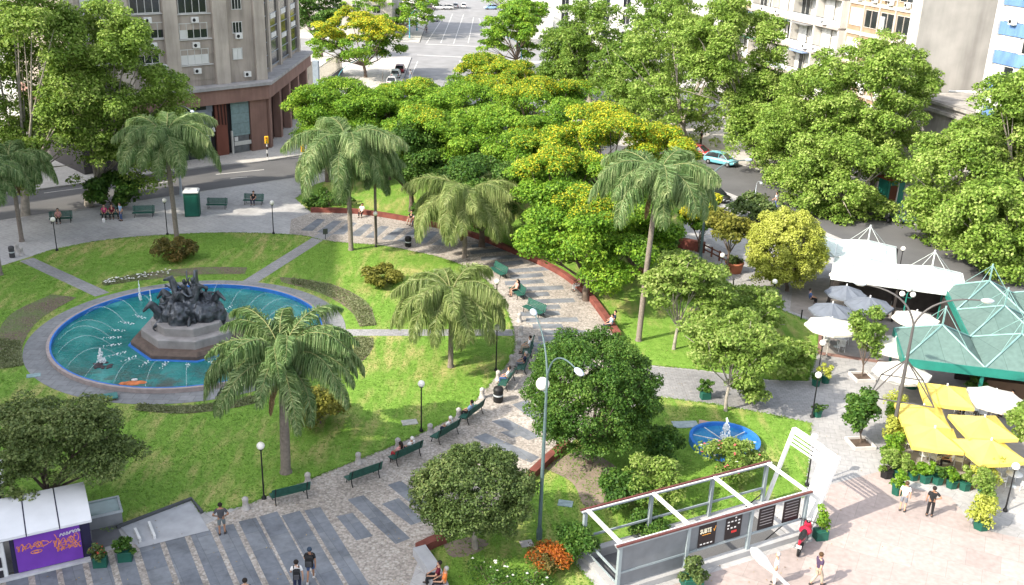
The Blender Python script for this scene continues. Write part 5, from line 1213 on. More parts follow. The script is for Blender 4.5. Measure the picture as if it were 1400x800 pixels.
# avenue trees
UM = dict(nl=12, per=11, cr=1.0, flat=.5, lflat=.6, low=-.5, spread=.74, lr=(.34, .46), n=15000, leaf=.21, leafm=L_TIPU, trunk_r=.26)
for lab, bx, by, cx_, cy_, hw, hh, kw, sd in (('yellow flowering tree on the avenue pavement beside the corner block', 500, 106, 490, 60, 62, 46, dict(leafm=L_TIPU, bloom=3600, bloomw=.5, n=20000, leaf=.19, nl=16, per=12, low=-.7, lflat=.7), 21), ('green tree further up the left side of the avenue', 552, 48, 535, 20, 64, 32, dict(n=13000, bloom=500, bloomw=.15), 22),
        ('dark tree directly behind the corner block', 440, 78, 436, 26, 34, 38, dict(leafm=L_DARK, n=13000, lflat=.9), 23), ('yellowish tree crown far up the left side of the avenue', 490, 40, 492, 6, 44, 18, dict(bloom=900, bloomw=.4, n=10400), 24),
        ('green tree on the right side of the avenue beside a bent teal lamp', 708, 98, 700, 52, 46, 44, dict(n=16900), 25), ('tree crown behind it on the right side of the avenue', 722, 60, 712, 22, 36, 24, dict(n=10400), 26), ('far tree at the top right of the avenue', 700, 20, 690, 2, 34, 16, dict(n=3000), 27), ('far dark tree at the top of the left pavement', 590, 10, 575, -6, 40, 16, dict(n=3000, leafm=L_DARK), 28)):
    ptree(lab, bx, by, cx_, cy_, hw, hh, 0.0, seed=sd, group='trees along the avenue', **{**UM, **kw})
# layered umbrella trees of the square
GRP = 'layered green and yellow trees in the middle of the square'
mid = [(468, 150, 7.2, 60, 27, 0, 0, 'spreading green tree behind the palm, nearest the corner block'), (446, 180, 5.4, 42, 26, 0, 0, 'low green crown under the spreading one, left of the palm head'), (530, 168, 6.2, 50, 30, 0, 0, 'green layered crown directly right of the palm head'), (572, 143, 7.2, 60, 22, 250, .12, 'flat topped green tree at the end of the avenue, left of the yellow one'), (678, 116, 8.0, 56, 26, 2200, .6, 'yellow flowered flat topped tree at the end of the avenue'),
       (632, 162, 7.2, 56, 30, 0, 0, 'green layered tree in the middle of the grove, below the yellow flowered one'), (742, 160, 8.2, 76, 34, 900, .2, 'green layered tree with yellow tips between the yellow one and the plane trees'), (590, 196, 6.4, 58, 32, 150, .08, 'green layered tree just right of the palm crown'), (690, 202, 6.6, 66, 36, 0, 0, 'dense green layered tree in the heart of the grove'),
       (834, 208, 7.6, 82, 42, 5200, .9, 'broad tree covered with bright yellow blossom behind the tall palm'), (770, 268, 5.8, 66, 44, 700, .2, 'green tree with a few yellow tips left of the tall palm'), (806, 338, 4.3, 72, 52, 500, .12, 'green tree leaning over the curved red wall'), (562, 226, 4.6, 38, 42, 0, 0, 'dark shaded tree behind the low red wall between two palms'), (735, 225, 6.0, 60, 32, 500, .2, 'green tree crown left of the yellow blossomed one'), (870, 305, 4.6, 48, 46, 200, .1, 'green tree right behind the tall palm trunk'), (660, 268, 4.6, 50, 36, 0, 0, 'shaded green tree behind the drooping palm by the red wall')]
for i, (x, y, z, hw, hh, bl_, bw, lab) in enumerate(mid):
    p = G(x, y, z); dp = depth(p); rx = hw*1.14*dp/F_PX; rz = hh*1.2*dp/F_PX/.75
    tree(lab, (p.x, p.y, 0), z, 0, 0, rx, rz, seed=40+i, group=GRP, **{**UM, 'nl': 11, 'per': 11, 'cr': 1.0, 'n': 42000, 'leaf': .11, 'bloom': bl_, 'bloomw': bw, 'low': -.5, 'lflat': .5, 'leafm': L_DARK if i in (12, 15) else L_TIPU, 'flat': .6})
# small trees and shaped trees
p = G(957, 332); ptree('small yellow flowering tree beside the twin armed lamp', 955, 345, 955, 302, 31, 30, seed=60, leafm=L_TIPU, bloom=1500, bloomw=.6, n=4500, leaf=.17, nl=7, per=8, cr=.55, trunk_r=.1, flat=.6)
ptree('thin olive yellow umbrella shaped tree by the terracotta pot', 994, 376, 998, 318, 38, 26, seed=61, leafm=L_MOSS, n=4200, leaf=.16, nl=8, per=8, cr=.6, trunk_r=.1, lflat=.5, low=-.3)
ptree('grey green flowering shrub border by the right street', 1036, 303, 1036, 289, 40, 17, seed=62, leafm=L_OLIVE, n=4200, leaf=.17, nl=8, per=8, cr=.6, trunk_r=.06, flowers=[(L_WHT, 25)], cat='shrub', name='shrub')
ptree('dense golden clipped tree with a layered round crown', 1076, 398, 1074, 343, 55, 53, seed=63, leafm=L_GOLD, n=62000, leaf=.08, nl=64, per=9, cr=.42, trunk_r=.16, spread=.8, lr=(.17, .24), low=-.85, flat=.8, zf=.8)
ptree('feathery pale lime tree with a white stem beyond the big round tree', 921, 478, 938, 400, 62, 50, seed=64, leafm=L_PALE, n=16000, leaf=.12, nl=12, per=10, cr=.65, trunk_r=.11, flat=.5, bark=PALETRUNK, lflat=.75)
ptree('low spreading lime shrub tree behind the feathery pale tree', 1010, 462, 1010, 425, 62, 30, seed=65, leafm=L_PALE, n=11000, leaf=.12, nl=10, per=10, cr=.65, trunk_r=.09, flat=.5, bark=PALETRUNK, lflat=.7)
ptree('light green feathery tree standing at the edge of the grey path', 992, 562, 1004, 482, 72, 46, seed=66, leafm=L_PALE, n=17000, leaf=.10, nl=12, per=11, cr=.6, trunk_r=.1, flat=.5, bark=PALETRUNK, lflat=.8)
ptree('light green shrub beside the potted plants at the path corner', 1078, 512, 1072, 492, 40, 24, seed=67, leafm=L_PALE, n=4000, leaf=.13, nl=7, per=7, cr=.5, trunk_r=.05, cat='shrub', name='shrub')
ptree('leafy bush under the light green feathery tree', 1022, 552, 1022, 536, 30, 18, seed=68, leafm=L_PALE, n=2500, leaf=.11, nl=6, per=6, cr=.4, trunk_r=.04, cat='shrub', name='shrub')
ptree('big dense round dark green tree in the middle of the near lawn', 806, 632, 808, 541, 94, 84, seed=69, leafm=L_DARK, n=78000, leaf=.066, nl=70, per=9, cr=.42, trunk_r=.2, spread=.8, lr=(.17, .23), low=-.8, flat=.85, up=.4, zf=.8)
ptree('smaller round topped dull green tree with a pale trunk beside the slate bands', 650, 750, 647, 677, 83, 56, seed=70, leafm=L_OLIVE, n=44000, leaf=.062, nl=60, per=9, cr=.34, trunk_r=.13, bark=PALETRUNK, spread=.82, lr=(.17, .23), low=-.6, flat=.8, up=.4, zf=.8)
ptree('dull green spreading tree with dark boughs hanging over the kiosk roof', 62, 700, 82, 612, 100, 72, seed=71, leafm=L_OLIVE2, n=34000, leaf=.075, nl=18, per=14, cr=.5, trunk_r=.18, flat=.55, lflat=.8)
for lab, *q, sd in (('slender young tree in a square pit at the foot of the white umbrella', 1178, 515, 1186, 462, 30, 44, 72), ('slender young tree in a square pit beside the tall bent lamp', 1176, 606, 1177, 566, 27, 33, 73)):
    ptree(lab, *q, seed=sd, leafm=L_PALE if sd == 72 else L_DARK, n=4200, leaf=.10, nl=9, per=7, cr=.35, trunk_r=.05, flat=.8, group='young trees on the slab walk', lr=(.25, .36))
ptree('leafy tree leaning in at the right edge beside the yellow umbrellas', 1404, 640, 1402, 585, 22, 30, seed=74, leafm=L_PALE, n=2500, leaf=.11, nl=6, per=6, cr=.35, trunk_r=.05)
# shrubs
SH = dict(nl=9, per=9, cr=.36, trunk_r=.05, flat=.8, cat='shrub', name='shrub', low=-.7, spread=.75, lr=(.28, .38))
for lab, bx, by, ccy, hw, hh, lm, n, lf, sd, ex in (('reddish green clipped shrub at the foot of the palm behind the fountain', 241, 355, 342, 28, 14, L_RUST, 5500, .09, 80, {}), ('low clipped yellowish shrub alone on the lawn right of the fountain', 521, 390, 378, 27, 13, L_MOSS, 6000, .09, 81, {}), ('big yellow and rusty rounded shrub behind the nearest palm', 438, 579, 558, 37, 23, L_MOSS, 8000, .085, 82, {}),
        ('orange flowering low bush beside the underground entrance', 750, 780, 766, 27, 14, L_RUST, 2500, .05, 83, dict(orange=2600)), ('dark clipped hedge along the underground stairs', 788, 768, 744, 24, 19, L_DARK, 6500, .07, 84, {}), ('dark low shrub between the stairs frame and the lawn', 884, 733, 720, 26, 10, L_DARK, 4500, .07, 85, {}),
        ('leafy lime and dark shrub behind the entrance frame', 848, 696, 672, 36, 22, L_DARK, 6000, .08, 86, {}), ('tall loose shrub with pale shoots behind the entrance frame', 892, 692, 658, 40, 30, L_PALE, 5200, .08, 87, {}), ('rose bush with red and white blooms by the small blue pool', 997, 655, 629, 44, 25, L_PALE, 7000, .08, 88, dict(fl=[(L_PNK, 40), (L_WHT, 26)])), ('dense dark shrub between the big round tree and the pool', 905, 640, 612, 30, 26, L_DARK, 5500, .085, 89, {}),
        ('white flowered plants at the bottom edge below the round tree', 668, 806, 792, 34, 12, L_DARK, 1500, .05, 90, dict(fl=[(L_WHT, 16)])), ('white flowered clump at the bottom edge left of the stairs', 728, 806, 796, 24, 10, L_DARK, 1000, .05, 91, dict(fl=[(L_WHT, 9)])), ('dark shrub behind the low red wall by the left palm', 450, 282, 275, 36, 12, L_DARK, 3500, .12, 92, {}), ('low green bush right behind the red wall under the trees', 735, 342, 332, 26, 14, L_TIPU, 3000, .12, 93, {}), ('dark green shrub under the trees by the pale walk', 905, 352, 335, 22, 20, L_DARK, 3000, .12, 94, {}), ('dark street corner bush above the low red wall', 590, 296, 285, 28, 14, L_DARK, 3000, .12, 95, {})):
    kw = {**SH}; 
    if ex.get('fl'): kw['flowers'] = ex['fl']
    t = ptree(lab, bx, by, bx, ccy, hw, hh, seed=sd, leafm=lm, n=n, leaf=lf, **kw)
    if ex.get('orange'):
        b = G(bx, by); rng_ = np.random.default_rng(3); dp = depth(b); LB = lobes(rng_, hw*dp/F_PX, hh*dp/F_PX, 9, 1, -.5, .75, (.28, .38)); C, Rr = clumps(rng_, LB, 9, .3, .8)
        link('blossom', npmesh('blossom', leaves(rng_, C, Rr, 5200, .045, .5)+np.array([0, 0, zfor(b, ccy)+.08]), 4, L_ORNG), t)

# ------------------------------------------------------------------ palms
def frond_mesh(seed, L=3.6, e0=68, e1=-72, m=L_PALM, n=110, ll=.8, droop=1.2, pw=1.05):
    rng = np.random.default_rng(seed); P = []; p = np.zeros(3); st = 26
    for i in range(st+1):
        t = i/st; e = R(e0+(e1-e0)*(t**pw)); P.append(p.copy()); p = p+np.array([math.cos(e), 0, math.sin(e)])*L/st
    P = np.array(P); V = []
    for i in range(n*2):
        t = .16+.84*((i//2+rng.random())/n); x = t*st; k = min(int(x), st-1); q = P[k]+(P[k+1]-P[k])*(x-k); tg = P[k+1]-P[k]; tg /= np.linalg.norm(tg)
        for rep in range(3):
            s_ = 1 if (i+rep) % 2 else -1
            out = np.array([0, s_, 0])*rng.uniform(.35, 1.0)+tg*rng.uniform(.15, .8)+np.array([0, 0, rng.uniform(-1.1, .1)]); out /= np.linalg.norm(out)
            l = ll*(math.sin(math.pi*min(1, t*.86+.12))**.6)*rng.uniform(.7, 1.15); w = .019*rng.uniform(.8, 1.35)
            a = q; b = q+out*l*.45; dr = out*.4+np.array([0, 0, -droop]); dr /= np.linalg.norm(dr); c = b+dr*l*.6
            sd_ = np.cross(out, rng.normal(0, 1, 3)); sd_ /= np.linalg.norm(sd_)
            V += [a-sd_*w*.6, a+sd_*w*.6, b+sd_*w, b-sd_*w, b-sd_*w, b+sd_*w, c+sd_*w*.35, c-sd_*w*.35]
    me = npmesh('frond', np.array(V), 4, m)
    return me, [tuple(x) for x in P]
FR_DIM = {}
DEADF = frond_mesh(99, 2.6, -5, -88, leafmat('dead_palm_leaf', (.12, .08, .04), (.26, .18, .09), (.40, .30, .16), .15), 70, .5, 1.4, .35)[0]
def palm(label, bx, by, trunk_top_y, spread_px, nf, seed, green=True, lean=(0, 0), tr=.19, long=1.0, droopy=0, pw=.74):
    b = G(bx, by); zt = zfor(b, trunk_top_y); dp = depth((b.x, b.y, zt)); rx = spread_px*.84*dp/F_PX; zt += .35; rng = random.Random(seed)
    t = thing('palm_tree', label, 'palm', (b.x, b.y, 0), 0, 'queen palms round the lawn')
    tr_ = MB().tube([(0, 0, -.1), (0, 0, .25), (lean[0]*.3, lean[1]*.3, zt*.4), (lean[0], lean[1], zt)], [tr*1.5, tr*1.05, tr, tr*.85], 12); tr_.build('trunk', PALMTRUNK, t)
    cs = MB().tube([(lean[0], lean[1], zt-.15), (lean[0], lean[1], zt+.35), (lean[0], lean[1], zt+1.0)], [tr*.95, tr*1.45, tr*.6], 10)
    for k in range(10):
        a = k*.63; cs.tube([(lean[0]+tr*math.cos(a), lean[1]+tr*math.sin(a), zt), (lean[0]+tr*2*math.cos(a), lean[1]+tr*2*math.sin(a), zt+.6+.1*(k % 3))], [.07, .03], 5)
    cs.build('crownshaft', mat('palm_fibre', (.17, .12, .08), .95, .35, 6, bump=.5), t)
    key = (green, round(rx, 1), droopy, pw)
    if key not in FR_DIM:
        FR_DIM[key] = [frond_mesh(seed*10+j, rx*(1.68 if pw > .9 else 1.6)*long*(1, .95, 1.05, .9)[j], ((88, 74, 60, 38) if pw > .9 else (88, 82, 73, 58))[j]-droopy*.4, (-48, -78, -85, -87)[j], L_PALM if green else L_PALMY, ll=rx*(.34 if pw > .9 else .46), pw=pw) for j in range(4)]
        for j, (me, P) in enumerate(FR_DIM[key]): 
            rc = MB().tube(P, [.035-.03*i/(len(P)-1) for i in range(len(P))], 5, caps=False); o = rc.build('midrib', mat('palm_midrib', (.24, .24, .10), .7), None); FR_DIM[key][j] = (me, o.data); bpy.data.objects.remove(o)
    for k in range(nf):
        j = 0 if k < nf*.30 else 1 if k < nf*.62 else 2 if k < nf*.9 else 3
        me, rc = FR_DIM[key][j]; f = link('frond', me, t, (lean[0], lean[1], zt+.75-.15*j)); f.rotation_euler = (rng.uniform(-.18, .18), rng.uniform(-.12, .12), k*2.399+rng.uniform(-.2, .2)); s_ = rng.uniform(.88, 1.08); f.scale = (s_, s_, s_)
        r_ = link('midrib', rc, f)
    for k in range(2+seed % 2):
        d = link('dead_frond', DEADF, t, (lean[0], lean[1], zt+.35)); d.rotation_euler = (0, 0, seed*1.7+k*2.3); d.scale = (rx/3.2*rng.uniform(.7, 1),)*3
    return t
palm('nearest palm with a thick grey trunk in front of the fountain', 391, 646, 530, 106, 34, 1, tr=.25, lean=(.12, 0), pw=1.0)
palm('palm with drooping yellowish fronds on the lawn right of the narrow path', 616, 502, 430, 80, 24, 2, green=False, tr=.17, droopy=10, pw=.66)
palm('palm behind the lawn with a tall slim trunk casting a shadow', 480, 342, 222, 78, 24, 3, tr=.2, lean=(-.15, .1), pw=.62)
palm('palm behind the fountain with a reddish shrub at its foot', 242, 327, 214, 70, 26, 4, tr=.2, lean=(-.2, 0), droopy=6)
palm('bushy palm at the curve of the promenade by the red wall', 635, 352, 294, 76, 29, 5, green=False, tr=.19, droopy=10)
palm('tallest palm, standing behind the curved red wall before the yellow tree', 873, 466, 270, 84, 25, 6, tr=.19, lean=(.35, .1), droopy=15)
palm('palm cut by the left edge beside the street', 30, 330, 246, 56, 26, 7, tr=.18)
palm('second palm trunk at the very left edge on the lawn', 0, 376, 262, 52, 20, 8, tr=.2)
palm('slender palm just behind the one with the slim trunk', 514, 334, 250, 40, 20, 9, tr=.13)
# grass tufts that roughen the lawns and their borders, and dead leaves
def in_poly(P, X, Y):
    P = np.array(P); r = np.zeros(len(X), bool); j = len(P)-1
    for i in range(len(P)):
        c = ((P[i, 1] > Y) != (P[j, 1] > Y)) & (X < (P[j, 0]-P[i, 0])*(Y-P[i, 1])/(P[j, 1]-P[i, 1]+1e-12)+P[i, 0]); r ^= c; j = i
    return r
def tufts(poly, dens, seed, edge=True):
    rng = np.random.default_rng(seed); P = np.array(poly); lo, hi = P.min(0), P.max(0); n = int((hi-lo).prod()*dens); X = rng.uniform(lo[0], hi[0], n); Y = rng.uniform(lo[1], hi[1], n); ok = in_poly(P, X, Y)
    d = np.hypot(X-FC.x, Y-FC.y); ok &= (d > 10.6)
    for a, b in GAPS:
        a = np.array(a); b = np.array(b); ab = b-a; t = np.clip(((X-a[0])*ab[0]+(Y-a[1])*ab[1])/(ab@ab), 0, 1); ok &= np.hypot(X-a[0]-t*ab[0], Y-a[1]-t*ab[1]) > .62
    Q = np.stack([X[ok], Y[ok]], 1)
    if edge:
        E = []
        for i in range(len(P)-1):
            k = int(np.linalg.norm(P[i+1]-P[i])*45); t = rng.random(k)[:, None]; E.append(P[i]*(1-t)+P[i+1]*t+rng.normal(0, .05, (k, 2)))
        Q = np.concatenate([Q]+E)
    m = len(Q); h = rng.uniform(.02, .05, m); a = rng.uniform(0, 6.28, m); w = rng.uniform(.02, .05, m); L = np.stack([np.cos(a), np.sin(a)], 1)*w[:, None]; tip = rng.normal(0, .07, (m, 2)); z0 = np.full(m, .012)
    V = np.stack([np.c_[Q-L, z0], np.c_[Q+L, z0], np.c_[Q+L*.4+tip, z0+h], np.c_[Q-L*.4+tip, z0+h]], 1); return V.reshape(-1, 3)
GAPS = [(g2(36, 355), g2(140, 403)), (g2(447, 319), g2(330, 393)), (g2(470, 455), g2(702, 455))]
GRASSM = leafmat('grass_tuft', (0.10, 0.21, 0.024), (0.175, 0.325, 0.05), (0.31, 0.42, 0.11), .45)
o = link('grass', npmesh('grass', np.concatenate([tufts(lawn_e+GL, 60, 1), tufts(L3, 60, 2), tufts(L2, 22, 3)]), 4, GRASSM)); tag(o, 'short grass tufts and ragged borders of the lawns', 'grass', None, 'stuff')
rng = np.random.default_rng(77); n = 2600; X = np.concatenate([rng.uniform(-40, 12, n//2), rng.normal(3, 9, n//2)]); Y = np.concatenate([rng.uniform(36, 96, n//2), rng.normal(62, 18, n//2)]); Y = np.maximum(Y, 34); A = rng.uniform(0, 6.28, n); S = rng.uniform(.03, .06, n)
ok = (np.hypot(X-FC.x, Y-FC.y) > 10.5) & ~in_poly(HOLE, X, Y); X, Y, A, S = X[ok], Y[ok], A[ok], S[ok]; c, s_ = np.cos(A)*S, np.sin(A)*S; z = np.full(len(X), .034)
o = link('fallen_leaves', npmesh('fallen_leaves', np.stack([np.c_[X-c, Y-s_, z], np.c_[X+s_*.5, Y-c*.5, z+.015], np.c_[X+c, Y+s_, z], np.c_[X-s_*.5, Y+c*.5, z+.015]], 1).reshape(-1, 3), 4, leafmat('dead_leaf', (.12, .07, .03), (.27, .18, .07), (.42, .33, .14), .1))); tag(o, 'dead leaves and bits scattered over lawns and paving', 'leaves', None, 'stuff')
# ================================================================== STREET FURNITURE
def toward(p, q=FC): d = q-Vector((p[0], p[1], 0)); return math.atan2(d.y, d.x)-math.pi/2
def make_bench():
    t = thing('park_bench', '', 'bench')
    b = MB()
    for k in range(5): b.box(0, -.13+k*.105, .44-.012*abs(k-1), 1.95, .085, .035)
    b.build('seat', DKGREEN, t)
    b = MB()
    for k in range(5):
        z = .52+k*.10; M = Matrix.Translation((0, -.21-.03*k*.9, z)) @ Matrix.Rotation(R(16), 4, 'X'); b.box(0, 0, 0, 1.95, .03, .085, M=M)
    b.build('backrest', DKGREEN, t)
    for s in (-1, 1):
        l = MB(); x = .8*s; l.tube([(x, .36, 0), (x, .30, .2), (x, .30, .41)], .028, 6); l.tube([(x, -.30, 0), (x, -.20, .22), (x, -.17, .42), (x, -.37, 1.0)], .028, 6); l.tube([(x, .30, .405), (x, -.17, .405)], .025, 6); l.build('leg', BLACK, t)
    return t
bench0 = make_bench(); first_bench = True
BENCHES = [(397, 683, 'green slatted bench beside the black lamp post at the lower left of the lawn'), (497, 657, 'empty green bench between the bench by the lamp and the one with the couple'), (555, 628, 'green bench where a couple in red and white sit'), (609, 599, 'green bench holding a single sitter with a white cap'), (645, 572, 'green bench where someone in light blue sits beside a bin'),
           (693, 527, 'green bench of the sitter in white by the double black bin'), (716, 505, 'dark bench with the sitter in navy beside the promenade bands'), (722, 483, 'bench of the white dressed sitter right of the stone bollards'), (730, 430, 'green bench standing crossways beneath the tall lamp head'), (707, 405, 'bench of the long haired sitter on the banded walk'), (681, 377, 'green bench by the globe lamp near the drooping palm'),
           (197, 296, 'empty dark green bench facing the fountain right of the standing man in blue'), (297, 285, 'empty green bench right of the green booth'), (347, 279, 'green bench where a man in black sits alone at the top pavement'), (84, 304, 'green bench where a woman in pink sits near the left street'), (153, 298, 'bench crowded with the sitting group left of the man in blue')]
BP = {}
for i, (x, y, lab) in enumerate(BENCHES):
    p = G(x, y); rz = toward(p); 
    if i >= 11: rz = toward(p, Vector((-24, 40, 0)))
    if (x, y) == (730, 430): rz += .5
    b = bench0 if i == 0 else copy_tree(bench0)
    b.location = p; b.rotation_euler.z = rz; b['label'] = lab; b['group'] = 'green park benches'; BP[(x, y)] = (p, rz)
def on_bench(key, dx, label, shirt, legs, **kw):
    p, rz = BP[key]; q = p+Vector((math.cos(rz), math.sin(rz), 0))*dx+Vector((-math.sin(rz), math.cos(rz), 0))*.02
    return person(label, q, rz+kw.pop('turn', 0), 'sit', C_[shirt], C_[legs], **kw)
on_bench((555, 628), -.45, 'woman in a red and pink top sitting at the left end of a bench', 'pink', 'red', hair='dark', skin=1, long_hair=1)
on_bench((555, 628), .35, 'person in white and navy with a pale hat beside the woman in red', 'white', 'navy', hair='white')
on_bench((609, 599), .3, 'sitter in a white top with a white cap alone on a bench', 'white', 'navy', hair='white')
on_bench((645, 572), -.2, 'person in a light blue shirt and black trousers on a bench by the bollards', 'lblue', 'black', hair='dark')
on_bench((693, 527), .1, 'dark haired person in white on the bench beside the bin', 'white', 'denim')
on_bench((716, 505), 0, 'person in dark blue sitting slumped on a bench in the shade', 'navy', 'midgrey', hair='grey')
on_bench((722, 483), 0, 'person dressed in white sitting beside the stone bollards', 'white', 'khaki')
on_bench((707, 405), .2, 'long haired woman in shorts sitting on the banded walk bench', 'pink', 'black', lng=0, long_hair=1)
on_bench((347, 279), 0, 'man in black sitting alone on a bench on the top pavement', 'black', 'navy')
on_bench((84, 304), .2, 'woman in a pale pink top and black trousers on a bench near the left street', 'pink', 'black', long_hair=1)
on_bench((153, 298), -.75, 'person in black and white at the left end of the seated group', 'black', 'black'); on_bench((153, 298), -.05, 'person in black in the middle of the seated group', 'maroon', 'black'); on_bench((153, 298), .6, 'person in a magenta top in the seated group beside the man in blue', 'magenta', 'black')
bag = thing('shopping_bag', 'white bag on the ground before the seated group', 'bag', G(142, 304)); MB().lathe([(.12, 0), (.17, .12), (.13, .32), (.08, .38)], 9).build('sack', C_['white'], bag); MB().tube([(-.06, 0, .36), (0, 0, .5), (.06, 0, .36)], .012, 5).build('handle', C_['white'], bag)
FT = lambda p: toward(p, Vector((0, 0, 0)))
AW = math.pi
def stand(x, y, lab, kind, sh, lg, rz, **kw): return person(lab, G(x, y), rz, kind, C_[sh], C_[lg], **kw)
stand(166, 302, 'man in light blue shirt and jeans standing beside the seated group', 'stand', 'lblue', 'denim', 2.4)
stand(304, 731, 'man in a dark T-shirt and plaid shorts walking away with bent arms', 'akimbo', 'grey', 'plaid', .25, lng=0, skin=1)
stand(338, 838, 'dark haired person whose head just shows at the bottom edge', 'stand', 'grey', 'navy', .1)
pA = stand(407, 812, 'person in a white shirt with a black backpack walking out of the picture', 'walk', 'white', 'navy', 3.2-AW+.15)
pB = stand(425, 794, 'person in black T-shirt, blue shorts and cap with a big black backpack', 'walk', 'black', 'denim', .05, lng=0, hair='cap', skin=1, shoes=SHOEW)
def backpack(px, py, rz, label, s):
    t = thing('backpack', label, 'backpack', G(px, py), rz); b = MB(); b.box(0, -.23, 1.20, .30*s, .2, .46*s, 0, .08); b.build('bag', C_['black'], t)
    MB().box(0, -.35, 1.12, .22*s, .06, .22*s, 0, .02).build('pocket', C_['grey'], t)
    st = MB()
    for q in (-.11, .11): st.tube([(q, -.13, 1.42), (q, .0, 1.475), (q, .15, 1.36), (q*1.25, .13, 1.12), (q*1.2, -.12, 1.0)], .022, 5)
    st.build('straps', C_['black'], t)
backpack(407, 812, .2, 'small black backpack worn over the white shirt', 1.0); backpack(425, 794, .05, 'big black backpack on the person in blue shorts', 1.15)
stand(1233, 699, 'man in a white T-shirt and grey shorts standing by the planters', 'stand', 'white', 'midgrey', 2.6-AW, lng=0, hair='brown', skin=0)
stand(1270, 706, 'person all in black standing with a hand on the hip on the pink paving', 'hip', 'black', 'black', -.3, skin=1)
stand(1116, 800, 'woman in a dark sleeveless top and pale trousers walking at the bottom edge', 'walk', 'purple', 'khaki', -1.2, hair='brown')
stand(1058, 800, 'person in white seen behind the white lamp head at the bottom edge', 'stand', 'white', 'white', 1.2, hair='grey')
stand(561, 109, 'person in white crossing the avenue beside the parked cars', 'walk', 'white', 'lblue', 0); stand(583, 45, 'far pedestrian on the left pavement of the avenue', 'stand', 'midgrey', 'navy', .5)
stand(958, 197, 'person in dark clothes near the red car across the street', 'stand', 'black', 'black', 2)
stand(1060, 285, 'person in white on the street side below the plane trees', 'walk', 'white', 'denim', 1)
# sitters on the red wall and ledge
for x, y, lab, sh, lg, kw in ((495, 296, 'sitter in white and dark at the middle of the low red wall', 'white', 'black', {}), (562, 306, 'dark haired person in black sitting on the red wall', 'black', 'khaki', {}), (569, 308, 'person in white sitting beside the one in black on the red wall', 'white', 'midgrey', {}), (791, 397, 'person in pink and white sitting on the curved red wall', 'pink', 'white', {}), (834, 452, 'person in blue and white sitting near the end of the red wall', 'lblue', 'navy', {}), (838, 447, 'companion in navy at the end of the curved red wall', 'navy', 'black', {}),
                              (597, 800, 'person in a dark red shirt sitting on the ledge at the bottom edge', 'maroon', 'black', {}), (606, 808, 'bald person in an orange shirt sitting on the ledge at the bottom edge', 'orange', 'black', dict(hair='grey'))):
    p = G(x, y); q = Vector((p.x, p.y, -.02)); rz = toward(p) if x < 850 and y < 700 else toward(p, Vector((-30, 36, 0))); person(lab, q, rz, 'sit', C_[sh], C_[lg], **kw)
# cafe guests
for x, y, lab, sh, hr, rz in ((1297, 641, 'long haired woman in white seated at the cafe behind the planters', 'white', 'dark', 1.2), (1322, 566, 'guest in dark clothes under the yellow umbrellas', 'maroon', 'dark', 2), (1333, 562, 'guest in red under the umbrellas by the pavilion', 'red', 'brown', 3), (1378, 560, 'guest in white under the white umbrella among the yellow ones', 'white', 'dark', 2.2), (1374, 575, 'guest in navy beside the yellow umbrella at the right', 'navy', 'grey', .4), (1107, 416, 'guest in blue beside the grey umbrellas', 'denim', 'dark', -1.5), (1213, 440, 'guest in pale clothes behind the small tree', 'white', 'brown', 1)):
    person(lab, G(x, y), rz, 'sit', C_[sh], C_['black'], hair=hr, long_hair=int('woman' in lab))
# ---- bins, bollards
BOL = [(710, 440), (712, 458), (709, 476), (699, 498), (681, 520), (659, 544), (627, 572), (588, 594), (544, 614), (490, 634), (421, 662), (336, 696)]
bol = MB().lathe([(.21, 0), (.21, .08), (.17, .1), (.13, .45), (.16, .5), (.15, .62), (.05, .7), (.01, .71)], 12).build('stone_bollard', STONE)
for i, (x, y) in enumerate(BOL): 
    b = bol if i == 0 else copy_tree(bol); b.location = G(x, y); tag(b, ORD[i]+' stone bollard along the lawn edge, counting from the path end down to the kiosk', 'bollard', 'pale stone bollards on the lawn edge')
for x, y, l in ((24, 344, 'small pale stone bollard at the left corner of the path'), (30, 349, 'small pale stone bollard nearer the path beside the other one at the left')): tag(copy_tree(bol, None, G(x, y)), l, 'bollard')
def bin_(px, py, lab, h=.95, r=.27, m=BLACK):
    t = thing('litter_bin', lab, 'litter bin', G(px, py)); MB().lathe([(r*.85, 0), (r, .05), (r, h*.72), (r*.96, h*.75)], 14).build('drum', m, t); MB().lathe([(r*1.08, h*.75), (r*1.08, h*.8), (r*.9, h*.94), (.05, h)], 14).build('lid', m, t); MB().lathe([(r*1.01, h*.42), (r*1.01, h*.52)], 14, caps=False).build('band', GREYPAINT, t)
bin_(681, 549, 'round black litter bin with a pale band beside the bench of the sitter in white', 1.0, .3); bin_(558, 337, 'round black litter bin on the promenade below the red wall', .95, .28); bin_(17, 352, 'dark litter bin at the left end of the lawn path', 1.0, .22, mat('dark_grey_metal', (.06, .06, .065), .6)); bin_(931, 361, 'dark green litter bin on the shaded walk behind the tall palm', 1.0, .25, PLANTERG)
sg = thing('info_plate', 'small dark plate on a post where the lawn path meets the promenade', 'sign', G(445, 327), .5); MB().tube([(0, 0, 0), (0, 0, .8)], .03, 6).build('post', BLACK, sg); MB().box(0, -.03, .72, .42, .04, .5).build('plate', mat('dark_plate', (.07, .08, .07), .5), sg)
for x, y in ((944, 366), (1002, 393), (1017, 400), (1095, 437), (1108, 447)):
    o = MB().lathe([(.05, 0), (.05, .7), (.07, .74), (.01, .8)], 8).build('black_bollard', BLACK, None, G(x, y)); tag(o, 'thin short black post along the edge of the grass and the slab walk', 'bollard', 'thin black posts along the walk')
